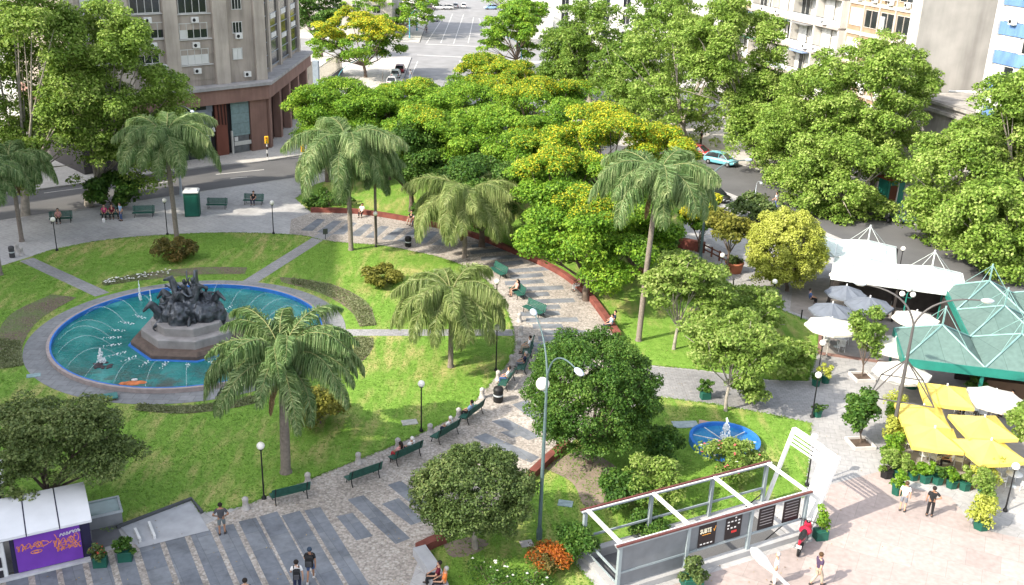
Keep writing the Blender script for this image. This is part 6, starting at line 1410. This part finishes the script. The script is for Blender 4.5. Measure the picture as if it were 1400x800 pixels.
# ---- globe lamps
def globe_lamp(bx, by, ty, lab, h=None, double=0):
    b = G(bx, by); h = h or zfor(b, ty); t = thing('globe_lamp', lab, 'lamp post', b, 0, 'globe lamps on black posts')
    MB().lathe([(.12, 0), (.12, .1), (.06, .2), (.045, .3)], 10).build('base', BLACK, t); MB().tube([(0, 0, .25), (0, 0, h-.16)], [.045, .035], 8).build('pole', BLACK, t)
    MB().lathe([(.05, h-.2), (.11, h-.15), (.11, h-.12)], 10).build('collar', BLACK, t); MB().ball((0, 0, h+.06), .2, 14, .2, 8).build('globe', GLOBE, t); return t
for a in ((78, 343, 301, 'globe lamp in front of the woman in pink at the left street side'), (229, 321, 275, 'globe lamp hidden in the fronds behind the fountain'), (374, 320, 278, 'globe lamp at the lawn corner below the man in black'), (514, 338, 293, 'globe lamp beside the slender palm by the red wall'), (678, 507, 0, 'globe lamp with its head inside the drooping palm fronds'), (679, 406, 386, 'globe lamp by the green bench near the drooping palm'),
          (576, 590, 526, 'globe lamp at the lawn edge between the round shrub and the benches'), (361, 682, 611, 'globe lamp at the lawn edge nearest the thick palm trunk'), (1110, 571, 514, 'globe lamp at the corner of the grey path beside the green pot'), (1117, 520, 470, 'globe lamp under the white round umbrella at the grass corner'), (1103, 664, 599, 'globe lamp seen behind the leaning white portal'), (1374, 699, 639, 'globe lamp by the chairs at the lower right'),
          (1054, 425, 386, 'globe lamp in front of the golden clipped tree'), (983, 392, 350, 'globe lamp by the thin olive tree and terracotta pot'), (1131, 415, 377, 'globe lamp at the left corner of the white roofed pavilion'), (1228, 378, 341, 'globe lamp behind the white roof on the street side')):
    globe_lamp(*a[:3], a[3], h=3.0 if a[2] == 0 else None)
t = thing('triple_lamp', 'dark green post with a cluster of three white globes before the white pavilion', 'lamp post', G(1232, 446)); h = zfor(G(1232, 446), 402)
MB().tube([(0, 0, 0), (0, 0, h)], .06, 8).build('pole', FASC, t)
for x, y, z in ((-.35, 0, 0), (.1, .1, .35), (.4, -.1, 0)):
    a = MB().tube([(0, 0, h-.25), (x*.7, y*.7, h-.3+z*.5), (x, y, h+z-.15)], .025, 6).build('arm', FASC, t); MB().ball((x, y, h+z), .21, 12, .21, 8).build('globe', GLOBE, t)
# ---- tall bent street lamps
def street_lamp(bx, by, axis_y, heads, lab, m=TEALPOLE, r=.11, headm=None, drop=1.7, group=None, z0=0.0, headlen=.75):
    b = G(bx, by, z0); zh = zfor(b, axis_y); t = thing('street_lamp', lab, 'street lamp', b, 0, group)
    MB().lathe([(r*1.6, 0), (r*1.6, .5), (r*1.1, .7)], 10).build('base', m, t); MB().tube([(0, 0, .5), (0, 0, (zh-z0)*.5), (0, 0, zh-z0-drop)], [r*1.1, r*.9, r*.6], 10).build('pole', m, t)
    for hx, hy in heads:
        e = G(hx, hy, zh)-b; e.z = zh-z0; d = Vector((e.x, e.y, 0)); P = []
        for k in range(11):
            s = k/10; a = Vector((0, 0, zh-z0-drop)); c = Vector((d.x*.18, d.y*.18, zh-z0+.12)); q = e
            P.append(a*(1-s)**2+c*2*s*(1-s)+q*s*s)
        am = MB().tube(P, [r*.55-.02*k/10 for k in range(11)], 8).build('arm', m, t)
        dn = d.normalized(); an = math.atan2(dn.y, dn.x); hm = MB()
        hm.lathe([(.02, -.1), (.75, -.06), (1, 0), (.85, .07), (.4, .13), (.02, .14)], 14, (0, 0, 0), sx=headlen*.5, sy=.17, caps=False)
        ho = hm.build('lamp_head', headm or mat('lamp_head_blue_grey', (.42, .48, .56), .4, .06), t, e+dn*headlen*.35, an); MB().lathe([(.02, -.14), (.7, -.11), (.9, -.05)], 12, sx=headlen*.4, sy=.14, caps=False).build('diffuser', GLOBE, ho)
    return t
tl = street_lamp(737, 737, 467, [(731, 430), (788, 505)], 'tall grey twin armed lamp between the two round trees', r=.09)
br = MB().tube([(0, 0, 8.6), (-.35, -.05, 8.7)], .04, 6); 
gz = G(742, 525, 8.0)-G(737, 737); gl = MB().tube([(0, 0, gz.z-.3), (gz.x, gz.y, gz.z-.3), (gz.x, gz.y, gz.z-.15)], .035, 6); go = gl.build('globe_bracket', TEALPOLE, tl); MB().ball(tuple(gz), .31, 14, .31, 8).build('globe', GLOBE, tl)
street_lamp(957, 357, 222, [(950, 226), (1020, 219)], 'dark twin armed lamp in front of the street with the parked cars', r=.12)
tl2 = street_lamp(1217, 612, 404, [(1182, 389), (1343, 411)], 'tall twin armed lamp with a wire pyramid beside the yellow umbrellas', r=.11, m=mat('grey_brown_pole', (.085, .08, .08), .5))
pz = zfor(G(1217, 612), 492); py_ = MB(); q = []
for x, y in ((1188, 543), (1277, 557), (1262, 520), (1205, 512)):
    zq = pz-2.6; e = G(x, y, zq)-G(1217, 612); q.append(Vector((e.x, e.y, zq)))
for e in q: py_.tube([(0, 0, pz), e], .04, 5)
for i in range(4): py_.tube([q[i], q[(i+1) % 4]], .04, 5)
py_.build('wire_pyramid', MATS['grey_brown_pole'], tl2)
street_lamp(248, 268, 134, [(262, 152)], 'curved lamp in front of the sign on the corner block', m=mat('pale_steel', (.38, .42, .46), .4), group=None)
street_lamp(431, 143, 112, [(456, 108)], 'teal lamp arm by the cream garden wall', m=mat('teal_pole', (.10, .33, .38), .5), r=.1); street_lamp(462, 124, 92, [(494, 80)], 'teal lamp arm under the yellow tree on the avenue', m=MATS['teal_pole'], r=.1)
street_lamp(712, 99, 56, [(692, 51)], 'bent teal lamp on the right pavement of the avenue', m=MATS['teal_pole'], r=.12); street_lamp(570, 42, 6, [(585, 2)], 'teal lamp on the left pavement far up the avenue', m=MATS['teal_pole'], r=.12); street_lamp(560, 52, 14, [(576, 12)], 'second teal lamp nearer on the left pavement of the avenue', m=MATS['teal_pole'], r=.12)
street_lamp(1032, 272, 246, [(1040, 250)], 'short pale lamp with a box head by the right street', m=mat('pale_steel', (.38, .42, .46), .4), r=.06, drop=.5, headlen=.5)
# white lamp head reaching in from below the picture
zt = 9.0; wl = G(1122, 845, zt); wl.z = 0; t = thing('street_lamp', 'white lamp head on an arm at the bottom edge above the pink paving', 'street lamp', wl)
MB().tube([(0, 0, 0), (0, 0, zt-1.2)], [.13, .09], 10).build('pole', GREYPAINT, t); h1 = G(1050, 772, zt)-wl; h1.z = zt
h1 = G(1052, 776, zt)-wl; e2 = G(1028, 750, zt)-wl
MB().tube([(0, 0, zt-1.2), Vector((h1.x*.15, h1.y*.15, zt-.1)), Vector((h1.x*.6, h1.y*.6, zt)), h1], [.08, .07, .06, .05], 8).build('arm', WHITE, t)
dd = (e2-h1); an = math.atan2(dd.y, dd.x); hm = MB(); hm.tube([h1-dd*.25, h1, h1.lerp(e2, .35), h1.lerp(e2, .8), e2], [.06, .10, .17, .17, .06], 12); hm.build('lamp_head', mat('off_white_enamel', (.55, .55, .54), .4, .05), t)

# ---- traffic signals, booth
def signal(px, py, lab, zr=ROAD_Z+.12):
    b = G(px, py, zr); t = thing('traffic_signal', lab, 'traffic light', b); t.scale = (.8, .8, .8)
    for k in range(5): MB().lathe([(.09, k*.5), (.09, k*.5+.5)], 10).build('pole_band', BLACK if k % 2 else WHITE, t)
    hd = MB().box(0, 0, 2.95, .55, .42, 1.0, .3, .05).build('signal_head', mat('signal_yellow', (.75, .42, .02), .5), t)
    for k, c in enumerate(((.35, .02, .02), (.4, .2, .02), (.02, .2, .06))): MB().ball((.0, -.24, 3.24-k*.29), .1, 8, .1, 5).build('lens', mat('signal_lens_%s' % ('red', 'amber', 'green')[k], c, .3), hd)
signal(366, 219, 'yellow traffic light on a striped pole at the foot of the corner block'); signal(415, 231, 'yellow traffic light at the kerb beside the palm crown', ROAD_Z)
bo = thing('green_booth', 'narrow dark green booth with a white roof standing between two benches', 'booth', G(264, 294), toward(G(264, 294), Vector((-20, 40, 0)))); hb = zfor(G(264, 294), 262)
MB().box(0, 0, hb/2, 1.35, 1.25, hb, 0, .05).build('shell', PLANTERG, bo); 
door = MB().box(0, .64, hb*.46, 1.0, .05, hb*.84).build('door', mat('booth_door_green', (.01, .10, .07), .5), bo)
rfb = MB().lathe([(.98, 0), (1.0, .1), (.8, .24), (.02, .3)], 4, (0, 0, hb), smooth=False).build('roof', WHITE, bo, None, math.pi/4)
MB().box(0.15, -.645, hb*.68, .55, .03, .75).build('notice', mat('notice_cream', (.5, .45, .38), .6), bo); MB().box(.15, -.662, hb*.5, .5, .02, .3).build('notice_orange_strip', mat('notice_rust', (.35, .10, .05), .6), bo)
kk = thing('street_kiosk', 'small green newspaper kiosk under the plane trees across the street', 'kiosk', G(1214, 283, 0), .35); hk = zfor(G(1214, 283), 244)
MB().box(0, 0, hk/2, 2.0, 1.6, hk).build('shell', mat('sea_green_panel', (.03, .22, .17), .5), kk); MB().box(-.35, -.82, hk*.45, .9, .05, hk*.75).build('opening', mat('kiosk_inside', (.12, .04, .02), .7), kk); MB().box(0, 0, hk+.1, 2.5, 2.1, .16, 0, .05).build('roof', mat('rust_red_roof', (.30, .10, .06), .7), kk); MB().box(.15, -.85, hk/2, .12, .08, hk).build('white_post', WHITE, kk)
# ---- planters
def planter(px, py, lab, leafm, h=.9, w=.62, box=False, ph=.5, n=900, m=PLANTERG, spread=1.0, seed=1, group='green planters', fl=None):
    rng = np.random.default_rng(seed); t = thing('planter', lab, 'planter', G(px, py), .2, group); bh = h*.55
    (MB().box(0, 0, bh/2, w, w*.8, bh, 0, .02) if box else MB().lathe([(w*.42, 0), (w*.5, bh*.9), (w*.54, bh*.9), (w*.54, bh), (w*.46, bh), (w*.44, bh-.06), (.01, bh-.06)], 6, smooth=False)).build('pot', m, t)
    C = rng.normal(0, 1, (14, 3))*np.array([w*.3*spread, w*.3*spread, ph*.3])+np.array([0, 0, bh+ph*.55]); C[:, 2] = np.maximum(C[:, 2], bh); Rr = np.ones((14, 3))*np.array([.2, .2, .17])*max(.7, ph*1.3)
    link('plant', npmesh('plant', leaves(rng, C, Rr, n, .07), 4, leafm), t)
    if fl: link('flowers', npmesh('flowers', leaves(rng, C+np.array([0, 0, .08]), Rr, 50, .05), 4, fl), t)
    st = MB()
    for k in range(5): st.tube([(0, 0, bh-.1), tuple(C[k])], .015, 4)
    st.build('stem', TRUNK, t); return t
PLN = [(138, 773, 'dark green box planter with red flowers at the kiosk end', L_OLIVE, dict(box=True, w=.58, ph=.4, n=600, fl=mat('red_petal', (.45, .06, .04), .6))), (172, 765, 'dark green box planter with a leafy plant beside the concrete apron', L_DARK, dict(box=True, w=.6, ph=.55, n=800)), (1121, 736, 'dark green box planter with an upright shrub beside the red motorbike', L_TIPU, dict(box=True, w=.62, ph=.8, n=900, spread=.55)), (964, 545, 'small green box planter on the grey path edge', L_DARK, dict(box=True, w=.6, ph=.5)),
       (1115, 527, 'green pot under the globe lamp at the path corner', L_DARK, dict(ph=.25, n=300)), (1128, 523, 'pot with a yellow green plant at the path corner', L_GOLD, dict(ph=.55)), (1117, 569, 'dark green pot at the foot of the corner lamp', L_DARK, dict(ph=.2, n=200)),
       (1211, 652, 'black tub with a pale leafy plant at the end of the hedge', L_PALE, dict(m=BLACK, ph=.8, w=.75)), (1228, 652, 'green planter at the corner, half hidden by its bush', L_PALE, dict(ph=.8, w=.75, n=1300)), (1226, 675, 'tall green planter in front of the others beside the man in white', L_TIPU, dict(h=1.2, ph=.6, w=.7, n=1200)), (1247, 655, 'first green hexagonal planter of the row behind the standing men', L_TIPU, dict(ph=.55, w=.66, n=1200)), (1264, 659, 'green hexagonal planter right behind the person in black', L_TIPU, dict(ph=.55, w=.66, n=1200)),
       (1281, 661, 'green hexagonal planter right of the person in black', L_DARK, dict(ph=.5, w=.66, n=1000)), (1300, 666, 'green hexagonal planter with a flat leafed plant near the row end', L_TIPU, dict(ph=.5, w=.66, n=1100)), (1318, 669, 'last green planter of the row with a pale plant', L_PALE, dict(ph=.5, w=.66, n=1100)), (1340, 722, 'green planter alone at the lower right with tall yellow green blades', L_GOLD, dict(ph=1.3, w=.85, n=1700)), (1342, 694, 'planter with tall pale leaves behind the lone one', L_PALE, dict(ph=1.4, w=.85, n=1700)), (1345, 672, 'planter with yellowish tall leaves by the terrace corner', L_GOLD, dict(ph=1.3, w=.85, n=1600)),
       (1216, 632, 'leafy planter in the hedge line nearest the tub', L_TIPU, dict(ph=1.2, w=.8, n=1700)), (1219, 614, 'planter of the hedge line beside the lamp foot', L_GOLD, dict(ph=1.3, w=.8, n=1700)), (1222, 596, 'planter of the hedge line with a dark bush', L_TIPU, dict(ph=1.5, w=.8, n=1900)), (1223, 582, 'far planter of the hedge line, topped with yellow green leaves', L_GOLD, dict(ph=1.5, w=.8, n=1700)), (1216, 400, 'dark planter by the white pavilion', L_DARK, dict(ph=.4)), (945, 800, 'leafy planter at the bottom edge beside the stair kerb', L_OLIVE, dict(ph=.9, w=.9, n=1600, box=True)), (1330, 545, 'dark leafy planter between the yellow and white umbrellas', L_DARK, dict(ph=.9, w=.9, n=1500)), (1245, 530, 'leafy planter under the edge of the highest yellow umbrella', L_OLIVE, dict(ph=.7, w=.9, n=1200))]
for i, (x, y, lab, lm, kw) in enumerate(PLN): planter(x, y, lab, lm, seed=200+i, **kw)
pot = thing('terracotta_pot', 'big round terracotta pot behind the thin olive tree', 'pot', G(1003, 372)); MB().lathe([(.6, 0), (.75, .75), (.8, .8), (.78, .9), (.68, .9), (.65, .8), (.01, .8)], 20).build('pot_body', mat('terracotta', (.36, .13, .07), .8, .15), pot)
rng = np.random.default_rng(5); C = rng.normal(0, 1, (10, 3))*np.array([.3, .3, .15])+np.array([0, 0, 1.1]); link('plant', npmesh('plant', leaves(rng, C, np.ones((10, 3))*.25, 700, .08), 4, L_OLIVE), pot)
wf_ = thing('rail_fence', 'low brown two rail wooden fence by the shaded walk', 'fence', (0, 0, 0)); A, B = G(962, 346), G(994, 362); mbb = MB()
for z in (.35, .75): mbb.tube([A+Vector((0, 0, z)), B+Vector((0, 0, z))], .07, 4, smooth=False)
mbb.build('rail', mat('brown_wood', (.15, .065, .045), .8, .2, 3), wf_)
for k in range(4): p = A.lerp(B, k/3); MB().box(p.x, p.y, .45, .14, .14, .9).build('post', MATS['brown_wood'], wf_)
lowwall(pxs([(928, 338), (962, 345)]), .9, .5, 'red_wall', 'short dark red wall behind the tall palm by the shaded walk', REDWALL)
lowwall(pxs([(872, 378), (915, 392)]), .7, .5, 'red_wall', 'red wall among the bushes below the tall palm', REDWALL)
for i, (x, y) in enumerate(((1178, 517), (1176, 608))):
    t = thing('tree_pit', ('low pale square surround of the young tree ', )[0]+('near the white umbrella' if i == 0 else 'beside the tall bent lamp'), 'tree pit', G(x, y), .15); mb = MB()
    for a, b, c, d in ((0, .6, 1.3, .1), (0, -.6, 1.3, .1), (.6, 0, .1, 1.1), (-.6, 0, .1, 1.1)): mb.box(a, b, .1, c, d, .2)
    mb.build('edging', mat('pale_edging', (.5, .48, .46), .8), t); MB().box(0, 0, .03, 1.1, 1.1, .06).build('soil', SOIL, t)
# ---- cafe tables and chairs
def chair0():
    t = thing('cafe_chair', '', 'chair'); MB().box(0, 0, .43, .46, .44, .04, 0, .01).build('seat', WHITE, t)
    b = MB(); 
    for k in range(5): b.box(-.18+k*.09, -.22, .66, .05, .03, .4)
    b.box(0, -.22, .87, .46, .04, .08); b.build('backrest', WHITE, t)
    for s in (-1, 1):
        MB().tube([(s*.2, .2, 0), (s*.19, .18, .42)], .02, 5).build('leg', WHITE, t); MB().tube([(s*.2, -.24, 0), (s*.19, -.2, .42)], .02, 5).build('leg', WHITE, t); MB().tube([(s*.23, .16, .43), (s*.24, .16, .64), (s*.23, -.22, .66)], .02, 5).build('armrest', WHITE, t)
    return t
ch0 = chair0(); tb0 = thing('cafe_table', '', 'table'); MB().lathe([(.40, .70), (.42, .72), (.42, .74), (.01, .745)], 16).build('tabletop', WHITE, tb0); MB().tube([(0, 0, .05), (0, 0, .7)], .03, 6).build('leg', GREYPAINT, tb0); MB().lathe([(.25, 0), (.22, .03), (.04, .06)], 12).build('foot', GREYPAINT, tb0)
TBL = [(1144, 474, 'white round table at the corner under the white umbrella'), (1290, 632, 'white round table behind the planters near the woman in white'), (1262, 622, 'white round table at the hedge side of the terrace'), (1383, 664, 'white round table beside the lamp at the lower right'), (1325, 572, 'white round table in the gap between the yellow umbrellas'), (1252, 452, 'white round table behind the small tree'), (1340, 640, 'white round table under the nearest yellow umbrella'), (1165, 445, 'white round table under the pale grey umbrellas')]
cn = 0
for i, (x, y, lab) in enumerate(TBL):
    tb = tb0 if i == 0 else copy_tree(tb0); p = G(x, y); tb.location = p; tag(tb, lab, 'table', 'white cafe tables')
    for k in range(3):
        a = .6+i*.9+k*2.1; q = p+Vector((math.cos(a), math.sin(a), 0))*.72; c = ch0 if cn == 0 else copy_tree(ch0); cn += 1
        c.location = q; c.rotation_euler.z = a+math.pi/2+random.Random(cn).uniform(-.3, .3); tag(c, 'white plastic armchair at the '+lab.replace('white round table ', 'table '), 'chair', 'white chairs '+lab.replace('white round table ', ''))
# ---- small blue pool
sp_ = thing('small_pool', 'small round blue rimmed pool with a splashing jet in the near lawn', 'fountain', G(990, 608)); R2 = 48*depth(G(990, 608))/F_PX
MB().lathe([(R2, 0), (R2, .42), (R2-.16, .42), (R2-.16, .1)], 40, caps=False, smooth=False).build('blue_rim', BLUE, sp_); MB().lathe([(.01, .22), (R2-.16, .22)], 40, caps=False, smooth=False).build('water', m_water('blue_pool_water', (.02, .12, .32), (.03, .20, .42), (.07, .30, .5), False), sp_)
for k in range(9): a = 2*math.pi*k/9; MB().tube([(.35*math.cos(a), .35*math.sin(a), .235), ((R2-.2)*math.cos(a), (R2-.2)*math.sin(a), .235)], .03, 4).build('pipe', WHITE, sp_)
plume(G(990, 606)+Vector((0, 0, .22)), 1.4, .34, 'white splashing jet in the middle of the small blue pool', 190, 9)
for x, y, w, d, c, lab in ((937, 581, 1.5, .8, (.30, .36, .38), 'flat pale blue painted slab on the grass by the small pool'), (966, 579, .9, .5, (.42, .30, .25), 'flat pinkish painted slab next to the blue one by the small pool'), (773, 689, .75, .55, (.26, .34, .35), 'pale blue cover plate in the dry grass by the lamp'), (720, 744, .6, .5, (.40, .37, .35), 'pale stone plate at the foot of the tall lamp'), (46, 514, .8, .5, (.22, .31, .32), 'pale green cover plate on the grass left of the pool'), (560, 578, .9, .6, (.36, .36, .33), 'pale worn slab in the lawn by the globe lamp'), (127, 557, .9, .55, (.16, .27, .27), 'teal cover plate lying in front of the larger raised one')):
    p = G(x, y); o = MB().box(0, 0, .02, w, d, .045, 0, .01).build('ground_plate', mat('plate_'+('%02d%02d%02d' % tuple(int(q*99) for q in c)).translate(str.maketrans('0123456789', 'abcdefghij')), c, .7, .2, 4), None, (p.x, p.y, .012), random.Random(x).uniform(-.3, .5)); tag(o, lab, 'plate')
p = G(143, 547); o = MB().box(0, 0, .2, 1.5, .75, .08, 0, .02).build('hatch_cover', mat('teal_hatch', (.05, .17, .16), .5, .12, 3), None, (p.x, p.y, .0), .45); MB().box(0, 0, .08, 1.3, .6, .17).build('hatch_frame', SOIL, o); tag(o, 'raised dark teal hatch cover beside the pool ring', 'hatch')

# ================================================================== VEHICLES
RUB = mat('tyre_rubber', (.018, .018, .018), .8); RIM = mat('alloy_rim', (.38, .38, .39), .35, metal=.6); LAMPW = mat('headlight_glass', (.7, .7, .68), .2); LAMPR = mat('tail_light', (.35, .02, .02), .3)
CARLIB = {}
def car_meshes():
    ST = [(-2.0, .62, .45, .78), (-1.95, .74, .33, .86), (-1.5, .80, .27, .92), (-.6, .82, .25, .92), (.6, .82, .25, .90), (1.1, .80, .26, .86), (1.7, .76, .28, .76), (1.97, .68, .36, .68), (2.04, .56, .44, .60)]
    b = MB(); vs = []
    for x, w, z0, z1 in ST: vs += [(x, -w*.92, z0), (x, -w, z0+.12), (x, -w, (z0+z1)/2), (x, -w*.93, z1), (x, 0, z1+.03), (x, w*.93, z1), (x, w, (z0+z1)/2), (x, w, z0+.12), (x, w*.92, z0), (x, 0, z0-.01)]
    n = 10; b.add(vs, [(i*n+k, i*n+(k+1) % n, (i+1)*n+(k+1) % n, (i+1)*n+k) for i in range(len(ST)-1) for k in range(n)], True); b.add(vs[:n], [tuple(range(n))]); b.add(vs[-n:], [tuple(range(n-1, -1, -1))])
    CP = [(-1.88, .70, .88, .90), (-1.45, .62, .9, 1.38), (-.9, .60, .9, 1.47), (.0, .60, .9, 1.47), (.45, .58, .9, 1.38), (1.2, .70, .84, .87)]
    g = MB(); vs = []
    for x, w, z0, z1 in CP: vs += [(x, -.76, z0), (x, -w, z1), (x, 0, z1+.02), (x, w, z1), (x, .76, z0)]
    n = 5; g.add(vs, [(i*n+k, i*n+k+1, (i+1)*n+k+1, (i+1)*n+k) for i in range(len(CP)-1) for k in range(n-1)])
    r = MB(); vs = []
    for x, w, z0, z1 in CP[1:5]: vs += [(x, -w-.03, z1-.01), (x, -w*.6, z1+.03), (x, w*.6, z1+.03), (x, w+.03, z1-.01)]
    r.add(vs, [(i*4+k, i*4+k+1, (i+1)*4+k+1, (i+1)*4+k) for i in range(3) for k in range(3)], True)
    for s in (-1, 1):
        for i in range(1, 6):
            x, w, z0, z1 = CP[i]; 
            if i in (3, 5): r.tube([(x if i != 5 else 1.2, s*.765, .86), (x if i != 5 else .45, s*(CP[i][1] if i != 5 else .58), z1 if i != 5 else 1.38)], .035, 4)
        r.tube([(-1.88, s*.72, .9), (-1.45, s*.63, 1.38)], .06, 4)
    w_ = MB(); w_.lathe([(.30, -.09), (.32, -.06), (.32, .06), (.30, .09), (.19, .1)], 18, smooth=True); rm = MB().lathe([(.19, -.08), (.2, .085), (.08, .11), (.01, .1)], 14, smooth=False)
    out = {}
    for nm, mb, m in (('body', b, WHITE), ('windows', g, GLASS), ('roof', r, WHITE), ('tyre', w_, RUB), ('rim', rm, RIM)):
        me = bpy.data.meshes.new(nm); me.from_pydata(mb.v, [], mb.f); me.polygons.foreach_set('use_smooth', mb.sm); me.materials.append(m); out[nm] = me
    for nm, pts, m in (('headlight', [(1.96, -.52, .62), (1.96, .52, .62)], LAMPW), ('tail_light', [(-1.98, -.60, .76), (-1.98, .60, .76)], LAMPR)):
        mb = MB().box(0, 0, 0, .1, .26, .14, 0, .03); me = bpy.data.meshes.new(nm); me.from_pydata(mb.v, [], mb.f); me.materials.append(m); out[nm] = me
    mb = MB().box(0, 0, 0, .04, .5, .1); me = bpy.data.meshes.new('number_plate'); me.from_pydata(mb.v, [], mb.f); me.materials.append(WHITE); out['number_plate'] = me
    return out
CARM = car_meshes()
def car(px, py, head, colr, cname, lab, s=1.0, zr=ROAD_Z):
    t = thing('parked_car', lab, 'car', G(px, py, zr+.0), head, 'parked cars'); t.scale = (s, s, s); m = mat('car_paint_'+cname, colr, .28, .04, 1, spec=.6)
    for nm in ('body', 'roof'): o = link(nm, CARM[nm], t); paint(o, m)
    link('windows', CARM['windows'], t)
    for x in (-1.28, 1.28):
        for y in (-.74, .74):
            w = link('wheel', CARM['tyre'], t, (x, y, .32)); w.rotation_euler = (R(-90 if y > 0 else 90), 0, 0); link('rim', CARM['rim'], w)
    for y in (-.52, .52): link('headlight', CARM['headlight'], t, (1.97, y, .60)); link('tail_light', CARM['tail_light'], t, (-1.97, y*1.12, .74))
    link('number_plate', CARM['number_plate'], t, (2.03, 0, .46)); link('number_plate', CARM['number_plate'], t, (-2.0, 0, .56)); return t
AV = R(93)
for x, y, hd, c, nm, lab in ((536, 116, AV, (.55, .55, .55), 'white', 'whitish car nearest in the row parked left of the avenue'), (541, 106, AV, (.33, .38, .37), 'silver', 'silver car in the middle of the row parked left of the avenue'), (547, 99, AV, (.16, .02, .03), 'maroon', 'dark red car at the far end of the row parked left of the avenue'), (594, 29, AV, (.45, .46, .47), 'pale_silver', 'silver car parked far up the left side of the avenue'),
                       (586, 14, R(10), (.10, .09, .09), 'charcoal', 'dark car at the far crossing, leftmost'), (601, 13, R(5), (.62, .62, .62), 'bright_white', 'white car at the far crossing'), (611, 13, R(180), (.55, .54, .52), 'cream', 'second pale car at the far crossing'), (623, 11, AV, (.3, .31, .33), 'grey', 'grey car stopped at the far crossing'), (634, 11, AV, (.60, .60, .60), 'soft_white', 'white van like car stopped beside the grey one'), (671, 13, R(200), (.25, .40, .60), 'light_blue', 'light blue car at the far right of the crossing'),
                       (682, 88, AV, (.50, .50, .50), 'off_white', 'white car half under the tree right of the avenue'), (529, 160, R(30), (.62, .62, .62), 'clean_white', 'white car glimpsed under the layered trees'), (953, 214, R(-35), (.45, .03, .03), 'red', 'red car parked across the street under the plane trees'), (985, 225, R(-38), (.13, .38, .44), 'teal', 'light teal car parked behind the red one'), (974, 274, R(-52), (.02, .02, .022), 'black', 'black car by the near kerb behind the twin armed lamp'),
                       (1226, 300, R(-68), (.03, .09, .26), 'blue', 'blue car parked by the small green kiosk under the planes')):
    car(x, y, hd, c, nm, lab)
def motorbike(px, py, rz, colr, nm, lab, zr=0.0, s=1.0):
    t = thing('motorbike', lab, 'motorbike', G(px, py, zr), rz); t.scale = (s,)*3; pm = mat('bike_paint_'+nm, colr, .3, .05)
    for x in (-.62, .62):
        w = MB(); pts = [(x+.27*math.cos(a), 0, .29+.27*math.sin(a)) for a in np.linspace(0, 2*math.pi, 21)]; w.tube(pts, .05, 6, caps=False); wo = w.build('wheel', RUB, t); sp2 = MB(); sp2.tube([(x, -.06, .29), (x, .06, .29)], .05, 8)
        for k in range(6): a = k*1.047; sp2.tube([(x, 0, .29), (x+.25*math.cos(a), 0, .29+.25*math.sin(a))], .012, 4)
        sp2.build('spokes', RIM, wo)
    f = MB(); f.tube([(-.62, .06, .29), (-.2, .05, .35), (.1, .04, .5), (.45, .02, .88)], .04, 6); f.tube([(-.62, -.06, .29), (-.2, -.05, .35), (.1, -.04, .5)], .04, 6); f.tube([(.62, .05, .29), (.42, .04, .95)], .03, 6); f.tube([(.62, -.05, .29), (.42, -.04, .95)], .03, 6); f.build('frame', BLACK, t)
    MB().ball((.12, 0, .72), .26, 10, .15, 6).build('tank', pm, t); b = MB(); b.tube([(.45, 0, .9), (.52, 0, .7), (.44, 0, .42)], [.13, .17, .1], 8); b.tube([(-.35, 0, .66), (-.85, 0, .74)], [.12, .06], 8); b.build('fairing', pm, t)
    MB().tube([(.0, 0, .74), (-.35, 0, .77), (-.75, 0, .84)], [.11, .14, .09], 8).build('seat', BLACK, t); MB().box(-.05, 0, .42, .36, .24, .28, 0, .05).build('engine', mat('engine_grey', (.2, .2, .2), .4, metal=.5), t)
    h = MB(); h.tube([(.36, -.36, 1.02), (.43, -.15, 1.0), (.43, .15, 1.0), (.36, .36, 1.02)], .02, 6); h.build('handlebar', BLACK, t); MB().ball((.56, 0, .92), .1, 8, .1, 6).build('headlight', LAMPW, t); MB().tube([(0, .14, .32), (-.75, .17, .36)], [.04, .055], 7).build('exhaust', RIM, t); MB().ball((-.92, 0, .68), .05, 6).build('tail_light', LAMPR, t)
    for q in (-1, 1): MB().tube([(.4, q*.28, 1.02), (.36, q*.36, 1.2)], .012, 4).build('mirror', BLACK, t)
    MB().box(-.9, 0, .55, .03, .2, .14).build('number_plate', WHITE, t)
motorbike(1097, 748, R(62), (.40, .02, .05), 'crimson', 'red motorbike parked against the underground entrance kerb', s=1.2); motorbike(1257, 309, R(-60), (.02, .03, .08), 'dark_blue', 'dark motorbike standing on the street under the planes', ROAD_Z); motorbike(1209, 302, R(-80), (.1, .1, .1), 'dull_grey', 'grey motorbike beside the blue car', ROAD_Z)
